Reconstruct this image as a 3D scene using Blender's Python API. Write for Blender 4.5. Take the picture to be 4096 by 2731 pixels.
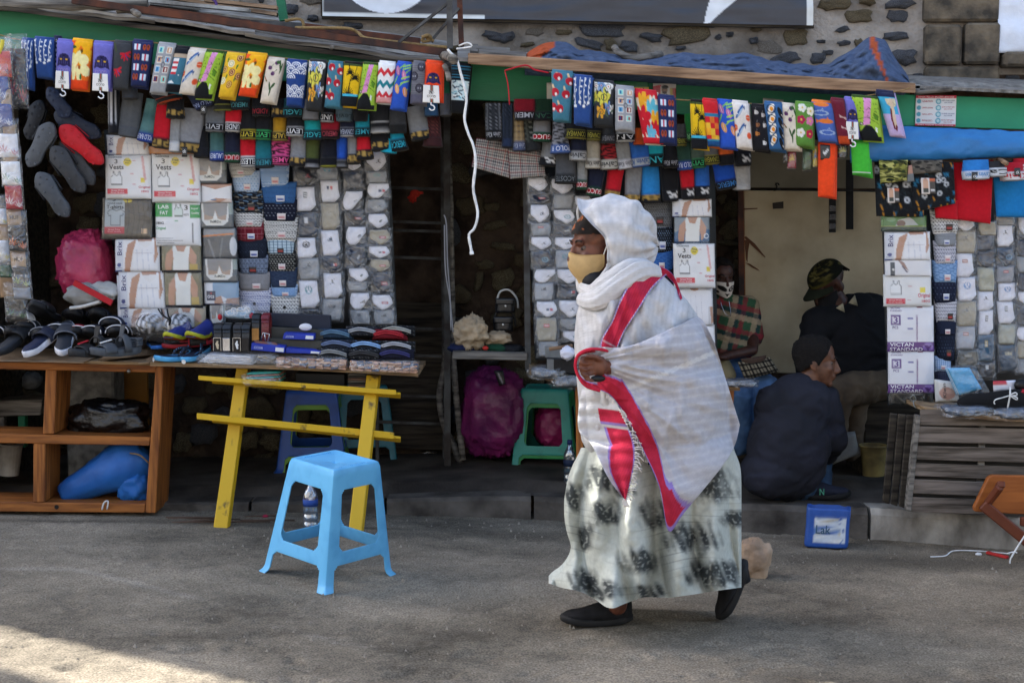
import bpy,bmesh,random
from math import*
import numpy as np
from mathutils import Vector,Matrix,noise as mnoise
mno=mnoise.noise
for o in list(bpy.data.objects):
 bpy.data.objects.remove(o)
scene=bpy.context.scene
COL=scene.collection
R=random.Random(7)
# camera
CAMZ=1.476
PITCH=atan((1365.5-900)/5689.0)
cam_d=bpy.data.cameras.new("camera")
cam_d.lens=50
cam_d.sensor_width=36
cam_d.clip_end=500
cam=bpy.data.objects.new("camera",cam_d)
COL.objects.link(cam)
cam.location=(0,0,CAMZ)
cam.rotation_euler=(radians(90)-PITCH,0,0)
scene.camera=cam
# sky, sun, exposure
SUN=Vector((0.80,-0.46,-0.62)).normalized()
world=bpy.data.worlds.new("World")
scene.world=world
world.use_nodes=True
wn=world.node_tree
sky=wn.nodes.new("ShaderNodeTexSky")
sky.sky_type='NISHITA'
sky.sun_disc=False
sky.sun_elevation=asin(-SUN.z)
sky.sun_rotation=atan2(-SUN.x,-SUN.y)
sky.air_density=1.0
sky.dust_density=3.0
sky.ozone_density=0.6
wn.links.new(sky.outputs[0],wn.nodes["Background"].inputs[0])
wn.nodes["Background"].inputs[1].default_value=0.12
sun_d=bpy.data.lights.new("sun",'SUN')
sun_d.energy=4.8
sun_d.angle=radians(0.5)
sun_d.color=(1.0,0.95,0.87)
sun=bpy.data.objects.new("sun",sun_d)
COL.objects.link(sun)
sun.rotation_euler=SUN.to_track_quat('-Z','Y').to_euler()
scene.view_settings.view_transform='Standard'
scene.view_settings.look='None'
scene.view_settings.exposure=2.2
scene.view_settings.gamma=1
scene.view_settings.use_curve_mapping=False
scene.cycles.transparent_max_bounces=24
scene.cycles.max_bounces=7
scene.cycles.caustics_reflective=False
scene.cycles.caustics_refractive=False
# pixels of the photograph to points at a distance
F=5689.0
_cp,_sp=cos(PITCH),sin(PITCH)
def P(px,py,Y):
 dx=(px-2048)/F
 dy=-(py-1365.5)/F
 d=Vector((dx,_cp+dy*_sp,-_sp+dy*_cp))
 return Vector((0,0,CAMZ))+d*(Y/d.y)
SLOPE=-0.02
def gz(x):
 return SLOPE*x
def G(px,py,lift=0.0):
 dx=(px-2048)/F
 dy=-(py-1365.5)/F
 d=Vector((dx,_cp+dy*_sp,-_sp+dy*_cp))
 t=(lift-CAMZ)/(d.z-SLOPE*d.x)
 return Vector((0,0,CAMZ))+d*t
 # colours and materials
def L(c):
 if isinstance(c,str):
  c=tuple(int(c[i:i+2],16)for i in(0,2,4))
 return tuple((v/255/12.92)if v/255<=0.04045 else((v/255+0.055)/1.055)**2.4 for v in c)
def Ln(a):
 a=np.asarray(a,float)/255.0
 return np.where(a<=0.04045,a/12.92,((a+0.055)/1.055)**2.4)
MATS={}
def mat(name,col,rough=0.8,var=0.25,scale=14.0,bump=0.25,metal=0.0,spec=0.3,col2=None,bscale=None,stretch=None,detail=8,trans=0.0,lo=0.35,hi=0.65,dist=0.004):
 if name in MATS:
  return MATS[name]
 m=bpy.data.materials.new(name)
 m.use_nodes=True
 nt=m.node_tree
 b=nt.nodes["Principled BSDF"]
 b.inputs["Roughness"].default_value=rough
 b.inputs["Metallic"].default_value=metal
 b.inputs["Specular IOR Level"].default_value=spec
 tc=nt.nodes.new("ShaderNodeTexCoord")
 mp=nt.nodes.new("ShaderNodeMapping")
 nt.links.new(tc.outputs["Object"],mp.inputs[0])
 if stretch:
  mp.inputs["Scale"].default_value=stretch
 n=nt.nodes.new("ShaderNodeTexNoise")
 n.inputs["Scale"].default_value=scale
 n.inputs["Detail"].default_value=detail
 nt.links.new(mp.outputs[0],n.inputs["Vector"])
 r=nt.nodes.new("ShaderNodeValToRGB")
 c1=L(col)
 c2=L(col2)if col2 else tuple(v*(1-var)for v in c1)
 if not col2:
  c1=tuple(min(1,v*(1+var*0.5))for v in c1)
 r.color_ramp.elements[0].position=lo
 r.color_ramp.elements[0].color=(*c2,1)
 r.color_ramp.elements[1].position=hi
 r.color_ramp.elements[1].color=(*c1,1)
 nt.links.new(n.outputs["Fac"],r.inputs[0])
 nt.links.new(r.outputs[0],b.inputs["Base Color"])
 if bump:
  bp=nt.nodes.new("ShaderNodeBump")
  bp.inputs["Strength"].default_value=bump
  bp.inputs["Distance"].default_value=dist
  n2=nt.nodes.new("ShaderNodeTexNoise")
  n2 .inputs["Scale"].default_value=bscale or scale*5
  n2 .inputs["Detail"].default_value=5
  nt.links.new(mp.outputs[0],n2 .inputs["Vector"])
  nt.links.new(n2 .outputs["Fac"],bp.inputs["Height"])
  nt.links.new(bp.outputs[0],b.inputs["Normal"])
 MATS[name]=m
 return m
def printed(name,rough=0.85,spec=0.2,bump=0.3,bscale=420.0,var=0.12,coat=0.0,sheen=0.0,trans=0.0,cs=0):
 """cloth or paper whose print sits in the colour attribute Col"""
 if name in MATS:
  return MATS[name]
 m=bpy.data.materials.new(name)
 m.use_nodes=True
 nt=m.node_tree
 b=nt.nodes["Principled BSDF"]
 b.inputs["Roughness"].default_value=rough
 b.inputs["Specular IOR Level"].default_value=spec
 b.inputs["Coat Weight"].default_value=coat
 b.inputs["Coat Roughness"].default_value=0.12
 b.inputs["Sheen Weight"].default_value=sheen
 at=nt.nodes.new("ShaderNodeAttribute")
 at.attribute_name="Col"
 tc=nt.nodes.new("ShaderNodeTexCoord")
 n=nt.nodes.new("ShaderNodeTexNoise")
 n.inputs["Scale"].default_value=cs or bscale*0.12
 nt.links.new(tc.outputs["Object"],n.inputs["Vector"])
 mr=nt.nodes.new("ShaderNodeMapRange")
 mr.inputs[1].default_value=0.3
 mr.inputs[2].default_value=0.7
 mr.inputs[3].default_value=1-var
 mr.inputs[4].default_value=1+var*0.3
 nt.links.new(n.outputs["Fac"],mr.inputs[0])
 vm=nt.nodes.new("ShaderNodeVectorMath")
 vm.operation='SCALE'
 nt.links.new(at.outputs["Color"],vm.inputs[0])
 nt.links.new(mr.outputs[0],vm.inputs["Scale"])
 nt.links.new(vm.outputs[0],b.inputs["Base Color"])
 if bump:
  bp=nt.nodes.new("ShaderNodeBump")
  bp.inputs["Strength"].default_value=bump
  bp.inputs["Distance"].default_value=0.002
  n2=nt.nodes.new("ShaderNodeTexNoise")
  n2 .inputs["Scale"].default_value=bscale
  n2 .inputs["Detail"].default_value=3
  nt.links.new(tc.outputs["Object"],n2 .inputs["Vector"])
  nt.links.new(n2 .outputs["Fac"],bp.inputs["Height"])
  nt.links.new(bp.outputs[0],b.inputs["Normal"])
 if trans:
  tr=nt.nodes.new("ShaderNodeBsdfTranslucent")
  nt.links.new(vm.outputs[0],tr.inputs["Color"])
  mx=nt.nodes.new("ShaderNodeMixShader")
  mx.inputs[0].default_value=trans
  nt.links.new(b.outputs[0],mx.inputs[1])
  nt.links.new(tr.outputs[0],mx.inputs[2])
  nt.links.new(mx.outputs[0],nt.nodes["Material Output"].inputs[0])
 MATS[name]=m
 return m
def film(name,clear=0.89,tint=(0.985,0.99,1.0),rough=0.09,scale=26.0,haze=0.025):
 """crumpled clear plastic: mostly see-through, a little milky, with sharp glints"""
 if name in MATS:
  return MATS[name]
 m=bpy.data.materials.new(name)
 m.use_nodes=True
 nt=m.node_tree
 nt.nodes.remove(nt.nodes["Principled BSDF"])
 out=nt.nodes["Material Output"]
 tc=nt.nodes.new("ShaderNodeTexCoord")
 n=nt.nodes.new("ShaderNodeTexNoise")
 n.inputs["Scale"].default_value=scale
 n.inputs["Detail"].default_value=3
 n.inputs["Distortion"].default_value=1.2
 nt.links.new(tc.outputs["Object"],n.inputs["Vector"])
 bp=nt.nodes.new("ShaderNodeBump")
 bp.inputs["Strength"].default_value=0.9
 bp.inputs["Distance"].default_value=0.02
 nt.links.new(n.outputs["Fac"],bp.inputs["Height"])
 gl=nt.nodes.new("ShaderNodeBsdfGlossy")
 gl.inputs["Roughness"].default_value=rough
 gl.inputs["Color"].default_value=(0.95,0.95,0.95,1)
 nt.links.new(bp.outputs[0],gl.inputs["Normal"])
 tr=nt.nodes.new("ShaderNodeBsdfTransparent")
 tr.inputs["Color"].default_value=(*tint,1)
 df=nt.nodes.new("ShaderNodeBsdfDiffuse")
 df.inputs["Color"].default_value=(0.62,0.64,0.68,1)
 nt.links.new(bp.outputs[0],df.inputs["Normal"])
 m1=nt.nodes.new("ShaderNodeMixShader")
 m1 .inputs[0].default_value=haze
 nt.links.new(tr.outputs[0],m1 .inputs[1])
 nt.links.new(df.outputs[0],m1 .inputs[2])
 m2=nt.nodes.new("ShaderNodeMixShader")
 m2 .inputs[0].default_value=1-clear
 nt.links.new(m1 .outputs[0],m2 .inputs[1])
 nt.links.new(gl.outputs[0],m2 .inputs[2])
 nt.links.new(m2 .outputs[0],out.inputs[0])
 MATS[name]=m
 return m
def ink(c,rough=0.6):
 key="ink_%s_%s"%(str(c),rough)
 return mat(key,c,rough=rough,var=0.06,bump=0.0)
 # objects
def tag(o,label=None,cat=None,group=None,kind=None):
 if label:
  o["label"]=label
 if cat:
  o["category"]=cat
 if group:
  o["group"]=group
 if kind:
  o["kind"]=kind
 return o
def thing(name,label,cat,loc,group=None):
 o=bpy.data.objects.new(name,None)
 o.empty_display_size=0.05
 COL.objects.link(o)
 o.location=Vector(loc)
 return tag(o,label,cat,group)
def wloc(o):
 v=Vector(o.location)
 while o.parent:
  o=o.parent
  v+=o.location
 return v
def mk(name,V,Fc,m,parent=None,cols=None,smooth=1,label=None,cat=None,group=None,kind=None,mats=None,fmat=None):
 """link one mesh; V are world points"""
 V=np.asarray([tuple(v)for v in V],float)if not isinstance(V,np.ndarray)else V
 if parent is not None:
  org=np.array(wloc(parent))
  loc=(0,0,0)
 else:
  org=np.array([(V[:,0].min()+V[:,0].max())/2,(V[:,1].min()+V[:,1].max())/2,V[:,2].min()])
  loc=tuple(org)
 me=bpy.data.meshes.new(name)
 me.from_pydata((V-org).tolist(),[],Fc)
 if cols is not None:
  a=me.color_attributes.new("Col",'FLOAT_COLOR','POINT')
  c4=np.ones((len(V),4),np.float32)
  c4[:,:3]=np.clip(cols,0,1)
  a.data.foreach_set("color",c4 .ravel())
 me.materials.append(m)
 for x in(mats or[]):
  me.materials.append(x)
 if fmat is not None:
  me.polygons.foreach_set("material_index",np.asarray(fmat,np.int32))
 if smooth:
  me.polygons.foreach_set("use_smooth",np.ones(len(me.polygons),bool))
 me.update()
 o=bpy.data.objects.new(name,me)
 COL.objects.link(o)
 o.location=loc
 if parent is not None:
  o.parent=parent
 return tag(o,label,cat,group,kind)
class MB:
 """collects simple shapes into one mesh"""
 def __init__(s):
  s.V=[];s.F=[]
 def add(s,V,Fc):
  k=len(s.V)
  s.V+=[Vector(v)for v in V]
  s.F+=[tuple(i+k for i in f)for f in Fc]
  return s
 def hexa(s,a,b):
  """a, b: two quads (4 points each) joined to a closed block"""
  return s.add(list(a)+list(b),[(0,1,2,3),(7,6,5,4),(0,4,5,1),(1,5,6,2),(2,6,7,3),(3,7,4,0)])
 def box(s,x0,x1,y0,y1,z0,z1):
  return s.hexa([(x0,y0,z0),(x1,y0,z0),(x1,y1,z0),(x0,y1,z0)],[(x0,y0,z1),(x1,y0,z1),(x1,y1,z1),(x0,y1,z1)])
 def bar(s,p,q,w,h,up=(0,0,1)):
  """rectangular bar from p to q, w across, h along up"""
  p,q=Vector(p),Vector(q)
  d=(q-p).normalized()
  up=Vector(up)
  x=d.cross(up)
  x=x.normalized()if x.length>1e-6 else Vector((1,0,0))
  u=x.cross(d).normalized()
  x,u=x*w/2,u*h/2
  return s.hexa([p-x-u,p+x-u,p+x+u,p-x+u],[q-x-u,q+x-u,q+x+u,q-x+u])
 def tube(s,pts,r,n=8,cap=True):
  pts=[Vector(p)for p in pts]
  rs=r if isinstance(r,(list,tuple))else[r]*len(pts)
  k=len(s.V)
  ref=Vector((0.31,0.17,0.93)).normalized()
  for i,p in enumerate(pts):
   d=(pts[min(i+1,len(pts)-1)]-pts[max(i-1,0)]).normalized()
   x=d.cross(ref)
   x=x.normalized()if x.length>1e-4 else Vector((1,0,0))
   y=d.cross(x).normalized()
   for j in range(n):
    a=2*pi*j/n
    s.V.append(p+(x*cos(a)+y*sin(a))*rs[i])
  for i in range(len(pts)-1):
   for j in range(n):
    s.F.append((k+i*n+j,k+i*n+(j+1)%n,k+(i+1)*n+(j+1)%n,k+(i+1)*n+j))
  if cap:
   s.F.append(tuple(k+j for j in range(n))[::-1])
   s.F.append(tuple(k+(len(pts)-1)*n+j for j in range(n)))
  return s
 def ball(s,c,r,nu=12,nv=8):
  r=(r,r,r)if isinstance(r,(int,float))else r
  k=len(s.V)
  for i in range(nv+1):
   t=pi*i/nv
   for j in range(nu):
    a=2*pi*j/nu
    s.V.append(Vector((c[0]+r[0]*sin(t)*cos(a),c[1]+r[1]*sin(t)*sin(a),c[2]+r[2]*cos(t))))
  for i in range(nv):
   for j in range(nu):
    s.F.append((k+i*nu+j,k+(i+1)*nu+j,k+(i+1)*nu+(j+1)%nu,k+i*nu+(j+1)%nu))
  return s
 def prism(s,pts,off):
  """closed prism: polygon pts pushed along off"""
  pts=[Vector(p)for p in pts]
  n=len(pts)
  off=Vector(off)
  k=len(s.V)
  s.V+=pts+[p+off for p in pts]
  s.F+=[tuple(k+i for i in range(n)),tuple(k+n+i for i in range(n))[::-1]]
  s.F+=[(k+i,k+n+i,k+n+(i+1)%n,k+(i+1)%n)for i in range(n)]
  return s
 def mk(s,name,m,parent=None,bevel=0.0,smooth=False,**kw):
  o=mk(name,s.V,s.F,m,parent,smooth=smooth,**kw)
  bm=bmesh.new()
  bm.from_mesh(o.data)
  bmesh.ops.recalc_face_normals(bm,faces=bm.faces)
  if bevel:
   bmesh.ops.bevel(bm,geom=list(bm.edges),offset=bevel,segments=1,affect='EDGES',clamp_overlap=True)
  bm.to_mesh(o.data)
  bm.free()
  return o
def spline(pts,n):
 """smooth curve through points"""
 pts=[Vector(p)for p in pts]
 out=[]
 m=len(pts)-1
 for i in range(n):
  t=i/(n-1)*m
  k=min(int(t),m-1)
  f=t-k
  p0,p1,p2,p3=pts[max(k-1,0)],pts[k],pts[k+1],pts[min(k+2,m)]
  out.append(0.5*((2*p1)+(p2-p0)*f+(2*p0-5*p1+4*p2-p3)*f*f+(3*p1-p0-3*p2+p3)*f**3))
 return out
 # printed patterns are drawn on small canvases
class Cv:
 def __init__(s,bg,w=64,h=96):
  s.w,s.h=w,h
  s.a=np.empty((h,w,3))
  s.a[:]=Ln(bg if not isinstance(bg,str)else[int(bg[i:i+2],16)for i in(0,2,4)])
  s.U,s.Vv=np.meshgrid((np.arange(w)+0.5)/w,(np.arange(h)+0.5)/h)
 def c(s,c):
  return Ln([int(c[i:i+2],16)for i in(0,2,4)]if isinstance(c,str)else c)
 def put(s,mask,c):
  s.a[mask]=s.c(c)
  return s
 def ell(s,cx,cy,rx,ry,c,rot=0):
  x,y=s.U-cx,s.Vv-cy
  ca,sa=cos(rot),sin(rot)
  return s.put(((x*ca+y*sa)/rx)**2+((-x*sa+y*ca)/ry)**2<1,c)
 def ring(s,cx,cy,rx,ry,t,c):
  d=np.sqrt(((s.U-cx)/rx)**2+((s.Vv-cy)/ry)**2)
  return s.put(np.abs(d-1)<t,c)
 def rect(s,x0,y0,x1,y1,c):
  return s.put((s.U>=x0)&(s.U<x1)&(s.Vv>=y0)&(s.Vv<y1),c)
 def poly(s,pts,c):
  m=np.zeros(s.U.shape,bool)
  n=len(pts)
  for i in range(n):
   (x0,y0),(x1,y1)=pts[i],pts[(i+1)%n]
   if y0==y1:
    continue
   k=((y0>s.Vv)!=(y1>s.Vv))&(s.U<(x1-x0)*(s.Vv-y0)/(y1-y0)+x0)
   m^=k
  return s.put(m,c)
 def line(s,pts,w,c,asp=None):
  asp=asp or(s.h/s.w)
  for(x0,y0),(x1,y1)in zip(pts,pts[1:]):
   dx,dy=x1-x0,(y1-y0)*asp
   l2=dx*dx+dy*dy or 1e-9
   t=np.clip(((s.U-x0)*dx+(s.Vv-y0)*asp*dy)/l2,0,1)
   d=np.hypot(s.U-x0-t*dx,(s.Vv-y0)*asp-t*dy)
   s.put(d<w/2,c)
  return s
 def blend(s,al,c):
  s.a=s.a*(1-al[...,None])+s.c(c)*al[...,None]
  return s
 def at(s,u,v):
  x=np.clip(np.asarray(u)*s.w-0.5,0,s.w-1.001)
  y=np.clip(np.asarray(v)*s.h-0.5,0,s.h-1.001)
  i,j=x.astype(int),y.astype(int)
  f,g=(x-i)[...,None],(y-j)[...,None]
  i1,j1=np.minimum(i+1,s.w-1),np.minimum(j+1,s.h-1)
  return(s.a[j,i]*(1-f)+s.a[j,i1]*f)*(1-g)+(s.a[j1,i]*(1-f)+s.a[j1,i1]*f)*g
  # lettering
_TXT={}
def text_geo(s):
 if s in _TXT:
  return _TXT[s]
 cu=bpy.data.curves.new("letters",'FONT')
 cu.body=s
 cu.resolution_u=2
 cu.offset=0.012
 o=bpy.data.objects.new("letters",cu)
 COL.objects.link(o)
 dg=bpy.context.evaluated_depsgraph_get()
 me=bpy.data.meshes.new_from_object(o.evaluated_get(dg))
 V=np.array([v.co[:]for v in me.vertices])if len(me.vertices)else np.zeros((0,3))
 Fc=[tuple(p.vertices)for p in me.polygons]
 bpy.data.objects.remove(o)
 bpy.data.curves.remove(cu)
 bpy.data.meshes.remove(me)
 if len(V):
  V[:,0]=(V[:,0]-V[:,0].min())/max(1e-6,V[:,0].max()-V[:,0].min())
  V[:,1]=(V[:,1]-V[:,1].min())/max(1e-6,V[:,1].max()-V[:,1].min())
 _TXT[s]=(V,Fc)
 return _TXT[s]
def letter(s,S,box,c,parent,flip=False,name="lettering",rot90=False):
 """letters s laid on surface S(u,v,lift) inside box (u0,v0,u1,v1), v runs down"""
 V,Fc=text_geo(s)
 if not len(V):
  return None
 u0,v0,u1,v1=box
 X,Y=V[:,0],V[:,1]
 if flip:
  X,Y=1-X,1-Y
 if rot90:
  X,Y=1-Y,X
 W=[S(u0+x*(u1-u0),v1-y*(v1-v0),0.0016)for x,y in zip(X,Y)]
 return mk(name,W,Fc,ink(c),parent,smooth=False)
 # soft slabs: socks, packets, folded cloth, bags
def slab(q,nu,nv,th,cv=None,base="808080",wr=0.002,seed=0,prof=2.5,shape=None,cols_fn=None,wf=18.0,sag=0.0):
 """closed pillow over quad q=(TL,TR,BR,BL); returns V, faces, colours, S"""
 TL,TR,BR,BL=[np.array(p)for p in q]
 nrm=np.cross(TR-TL,BL-TL)
 nrm=nrm/np.linalg.norm(nrm)
 if nrm[1]>0:
  nrm=-nrm
 rs=np.random.RandomState(seed+3)
 ph=rs.rand(8)*6.28
 fr=wf*(0.6+rs.rand(8)*0.9)
 an=rs.rand(8)*6.28
 wid=np.linalg.norm(TR-TL)
 hei=np.linalg.norm(BL-TL)
 def pos(u,v):
  u,v=np.asarray(u,float),np.asarray(v,float)
  if shape:
   l,r=shape(v)
   uu=l+(r-l)*u
  else:
   uu=u
  top=TL+(TR-TL)*uu[...,None]
  bot=BL+(BR-BL)*uu[...,None]
  p=top+(bot-top)*v[...,None]
  if sag:
   p=p+np.array([0,0,-1.0])*(sag*np.sin(uu*pi)*v)[...,None]
  return p,uu
 def bul(u,v):
  return(1-np.abs(2*u-1)**prof)**0.6*(1-np.abs(2*v-1)**(prof*2))**0.5
 def wrk(u,v):
  s=0
  for k in range(6):
   s=s+np.sin(fr[k]*(u*wid*4*cos(an[k])+v*hei*4*sin(an[k]))+ph[k])/6
  return s*wr*(0.3+0.7*bul(u,v))
 def S(u,v,lift=0.0):
  p,_=pos(np.array([u]),np.array([v]))
  return Vector(p[0]+nrm*(th*0.5*bul(u,v)+wrk(u,v)+lift))
 u,v=np.meshgrid(np.linspace(0,1,nu),np.linspace(0,1,nv))
 p,uu=pos(u,v)
 fr_=p+nrm*(th*0.5*bul(u,v)+wrk(u,v))[...,None]
 bk_=p-nrm*(th*0.5*bul(u,v)+0.0015)[...,None]
 V=np.concatenate([fr_.reshape(-1,3),bk_.reshape(-1,3)])
 n=nu*nv
 Fc=[]
 for j in range(nv-1):
  for i in range(nu-1):
   a=j*nu+i
   Fc.append((a,a+nu,a+nu+1,a+1))
   Fc.append((n+a,n+a+1,n+a+nu+1,n+a+nu))
 edge=[i for i in range(nu)]+[j*nu+nu-1 for j in range(1,nv)]+[(nv-1)*nu+i for i in range(nu-2,-1,-1)]+[j*nu for j in range(nv-2,0,-1)]
 for a,b in zip(edge,edge[1:]+edge[:1]):
  Fc.append((a,b,n+b,n+a))
 if cv is not None:
  c=cv.at(uu if shape else u,v).reshape(-1,3)
  cols=np.concatenate([c,c])
 else:
  cols=np.tile(np.array(L(base)),(2*n,1))
 return V,Fc,cols,S
def pq(x0,y0,x1,y1,Y,tilt=0.0):
 """upright quad from pixel rectangle; tilt in pixels shifts the bottom right"""
 return[P(x0,y0,Y),P(x1,y0,Y),P(x1+tilt,y1,Y),P(x0+tilt,y1,Y)]
def pq4(tl,tr,br,bl,Y):
 return[P(*tl,Y),P(*tr,Y),P(*br,Y),P(*bl,Y)]
KNIT=printed("knitted_cotton",rough=0.95,bump=0.5,bscale=500,sheen=0.1)
WOVEN=printed("woven_cotton",rough=0.9,bump=0.35,bscale=600)
PACK=printed("printed_packet",rough=0.4,spec=0.4,bump=0.15,bscale=60,coat=0.35)
FILM=film("clear_film")
FILM2=film("milky_film",clear=0.9,haze=0.05)
def blob(c,r,seed,nu=40,nv=28,amp=0.12,freq=2.2,sq=1.0,fine=0.03,flat=None):
 """lumpy closed body (bags, sacks, heaps)"""
 V,Fc=[],[]
 for i in range(nv+1):
  t=pi*i/nv
  for j in range(nu):
   a=2*pi*j/nu
   d=Vector((sin(t)*cos(a),sin(t)*sin(a),cos(t)))
   e=Vector((copysign(abs(d.x)**sq,d.x),copysign(abs(d.y)**sq,d.y),copysign(abs(d.z)**sq,d.z)))
   k=1+amp*mno(d*freq+Vector((seed,0,0)))+fine*(abs(mno(d*freq*3.7+Vector((0,seed,0))))*2-0.5)+fine*0.6*(abs(mno(d*freq*8.3+Vector((0,0,seed))))*2-0.5)
   p=Vector((c[0]+e.x*r[0]*k,c[1]+e.y*r[1]*k,c[2]+e.z*r[2]*k))
   if flat is not None and p.z<flat:
    p.z=flat+0.002*(i%2)
   V.append(p)
 for i in range(nv):
  for j in range(nu):
   Fc.append((i*nu+j,(i+1)*nu+j,(i+1)*nu+(j+1)%nu,i*nu+(j+1)%nu))
 return V,Fc
def remeshed(name,prims,voxel,m,parent=None,smooth_it=4,**kw):
 """one continuous surface out of tapered limbs and ellipsoids
    prims: ('c', p, q, rp, rq) or ('e', centre, (rx,ry,rz), rotation matrix or None)"""
 b=MB()
 for p in prims:
  if p[0]=='c':
   _,a,q,ra,rq=p
   a,q=Vector(a),Vector(q)
   n=5
   pts=[a.lerp(q,i/n)for i in range(n+1)]
   d=(q-a).normalized()if(q-a).length>1e-6 else Vector((0,0,1))
   pp,rr=[],[]
   for k in range(1,4):
    t=(k-4)/4*pi/2
    pp.append(a+d*ra*sin(t));rr.append(max(ra*cos(t),1e-4))
   for i,x in enumerate(pts):
    pp.append(x);rr.append(ra+(rq-ra)*i/n)
   for k in range(1,4):
    t=k/4*pi/2
    pp.append(q+d*rq*sin(t));rr.append(max(rq*cos(t),1e-4))
   b.tube(pp,rr,n=14)
  else:
   _,c,r,M=p
   k=len(b.V)
   b.ball((0,0,0),r,18,12)
   for i in range(k,len(b.V)):
    b.V[i]=Vector(c)+((M@b.V[i])if M is not None else b.V[i])
 o=mk(name,b.V,b.F,m,parent,smooth=1,**kw)
 bm=bmesh.new()
 bm.from_mesh(o.data)
 bmesh.ops.remove_doubles(bm,verts=bm.verts,dist=1e-5)
 bmesh.ops.recalc_face_normals(bm,faces=bm.faces)
 bm.to_mesh(o.data)
 bm.free()
 md=o.modifiers.new("r",'REMESH')
 md.mode='VOXEL'
 md.voxel_size=voxel
 md.use_smooth_shade=True
 if smooth_it:
  ms=o.modifiers.new("s",'SMOOTH')
  ms.iterations=smooth_it
  ms.factor=0.5
 dg=bpy.context.evaluated_depsgraph_get()
 me=bpy.data.meshes.new_from_object(o.evaluated_get(dg))
 o.modifiers.clear()
 old=o.data
 o.data=me
 me.name=name
 bpy.data.meshes.remove(old)
 me.polygons.foreach_set("use_smooth",np.ones(len(me.polygons),bool))
 if not me.materials:
  me.materials.append(m)
 return o
def crumple(o,amp,fq,seed=0):
 """cloth wrinkles pushed along the normals"""
 me=o.data
 for v in me.vertices:
  c=v.co*fq+Vector((seed,0,0))
  w_=mno(c*1.7)
  r_=1-2.4*abs(mno(Vector((c.x*1.1,c.y*1.1,c.z*2.0))+Vector((w_,w_,w_))*.7))
  v.co=v.co+v.normal*amp*(r_*.7+.5*mno(c*.6))
 me.update()
 return o
def paint(o,fn):
 """set the print of mesh o from fn(world x, y, z) -> linear rgb array"""
 me=o.data
 n=len(me.vertices)
 co=np.empty(n*3)
 me.vertices.foreach_get("co",co)
 co=co.reshape(-1,3)+np.array(wloc(o))
 c=fn(co[:,0],co[:,1],co[:,2])
 a=me.color_attributes.get("Col")or me.color_attributes.new("Col",'FLOAT_COLOR','POINT')
 c4=np.ones((n,4),np.float32)
 c4[:,:3]=c
 a.data.foreach_set("color",c4 .ravel())
 # materials of the place
M_MORTAR=mat("lime_mortar","a59b90",rough=0.95,scale=3.2,bump=0.9,bscale=34,col2="6b635a",detail=12,dist=0.02)
M_ROCK=mat("dark_basalt","66666a",rough=0.85,scale=16,bump=0.8,bscale=40,col2="38393c",dist=0.012)
M_ROCK2=mat("brown_basalt","76684f",rough=0.9,scale=14,bump=0.7,bscale=45,col2="453d30",dist=0.01)
M_ROCK3=mat("lichen_stone","8f8468",rough=0.95,scale=11,bump=0.8,bscale=38,col2="4a3f31",dist=0.012)
M_ROCK4=mat("mortar_toned_stone","8c8378",rough=0.95,scale=12,bump=0.8,bscale=40,col2="5e564d",dist=0.012)
M_QUOIN=mat("dressed_trachyte","776a58",rough=0.92,scale=9,bump=0.8,bscale=30,col2="3f3a33",dist=0.015)
M_ROADBASE=None
M_WOODG=mat("weathered_grey_wood","8b857c",rough=0.9,scale=5,stretch=(0.6,6,9),bump=0.6,bscale=14,col2="3e3a36")
M_WOODD=mat("dark_old_wood","4a4237",rough=0.9,scale=5,stretch=(0.7,6,9),bump=0.5,bscale=16,col2="1f1a16")
M_BEAM=mat("sawn_eucalyptus","a98a6d",rough=0.85,scale=6,stretch=(0.8,7,9),bump=0.4,bscale=18,col2="6e5541")
M_PINE=mat("varnished_pine","a5652c",rough=0.6,scale=7,stretch=(0.5,8,5),bump=0.3,bscale=22,col2="6d3c17",spec=0.35)
M_PINEV=mat("varnished_pine_upright","a5652c",rough=0.6,scale=7,stretch=(8,8,0.5),bump=0.3,bscale=22,col2="6d3c17",spec=0.35)
M_PLY=mat("raw_plywood","a78a66",rough=0.85,scale=10,stretch=(0.4,1,14),bump=0.4,bscale=14,col2="5f4a35")
M_RUST=mat("rusty_steel","6b4130",rough=0.85,scale=9,bump=0.4,bscale=60,col2="352d2c",metal=0.25)
M_STEEL=mat("grey_painted_steel","585a5a",rough=0.6,scale=12,bump=0.2,bscale=60,col2="3a3533",metal=0.5)
M_GREEN=mat("green_gloss_paint","1d7a52",rough=0.55,scale=3.0,stretch=(0.6,1,3),bump=0.25,bscale=30,col2="155c3e",spec=0.4,lo=0.3,hi=0.7)
M_YELLOW=mat("chipped_yellow_paint","d2a81c",rough=0.5,scale=13,bump=0.3,bscale=40,col2="6a5526",spec=0.4,lo=0.30,hi=0.37,stretch=(1,1,.7))
M_CARD=mat("brown_cardboard","a68a6c",rough=0.95,scale=8,bump=0.3,bscale=50,col2="80684f")
M_BLACK=mat("black_plastic","141416",rough=0.45,scale=8,bump=0.2)
M_CONC=mat("rough_concrete","85827c",rough=0.95,scale=20,bump=0.7,bscale=90,col2="5c5a56")
M_ROPE=mat("sisal_rope","8d744d",rough=0.95,scale=60,bump=0.8,bscale=120)
M_WHITESTR=mat("white_plastic_string","e4e4e2",rough=0.6,scale=30,bump=0.3)
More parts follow.
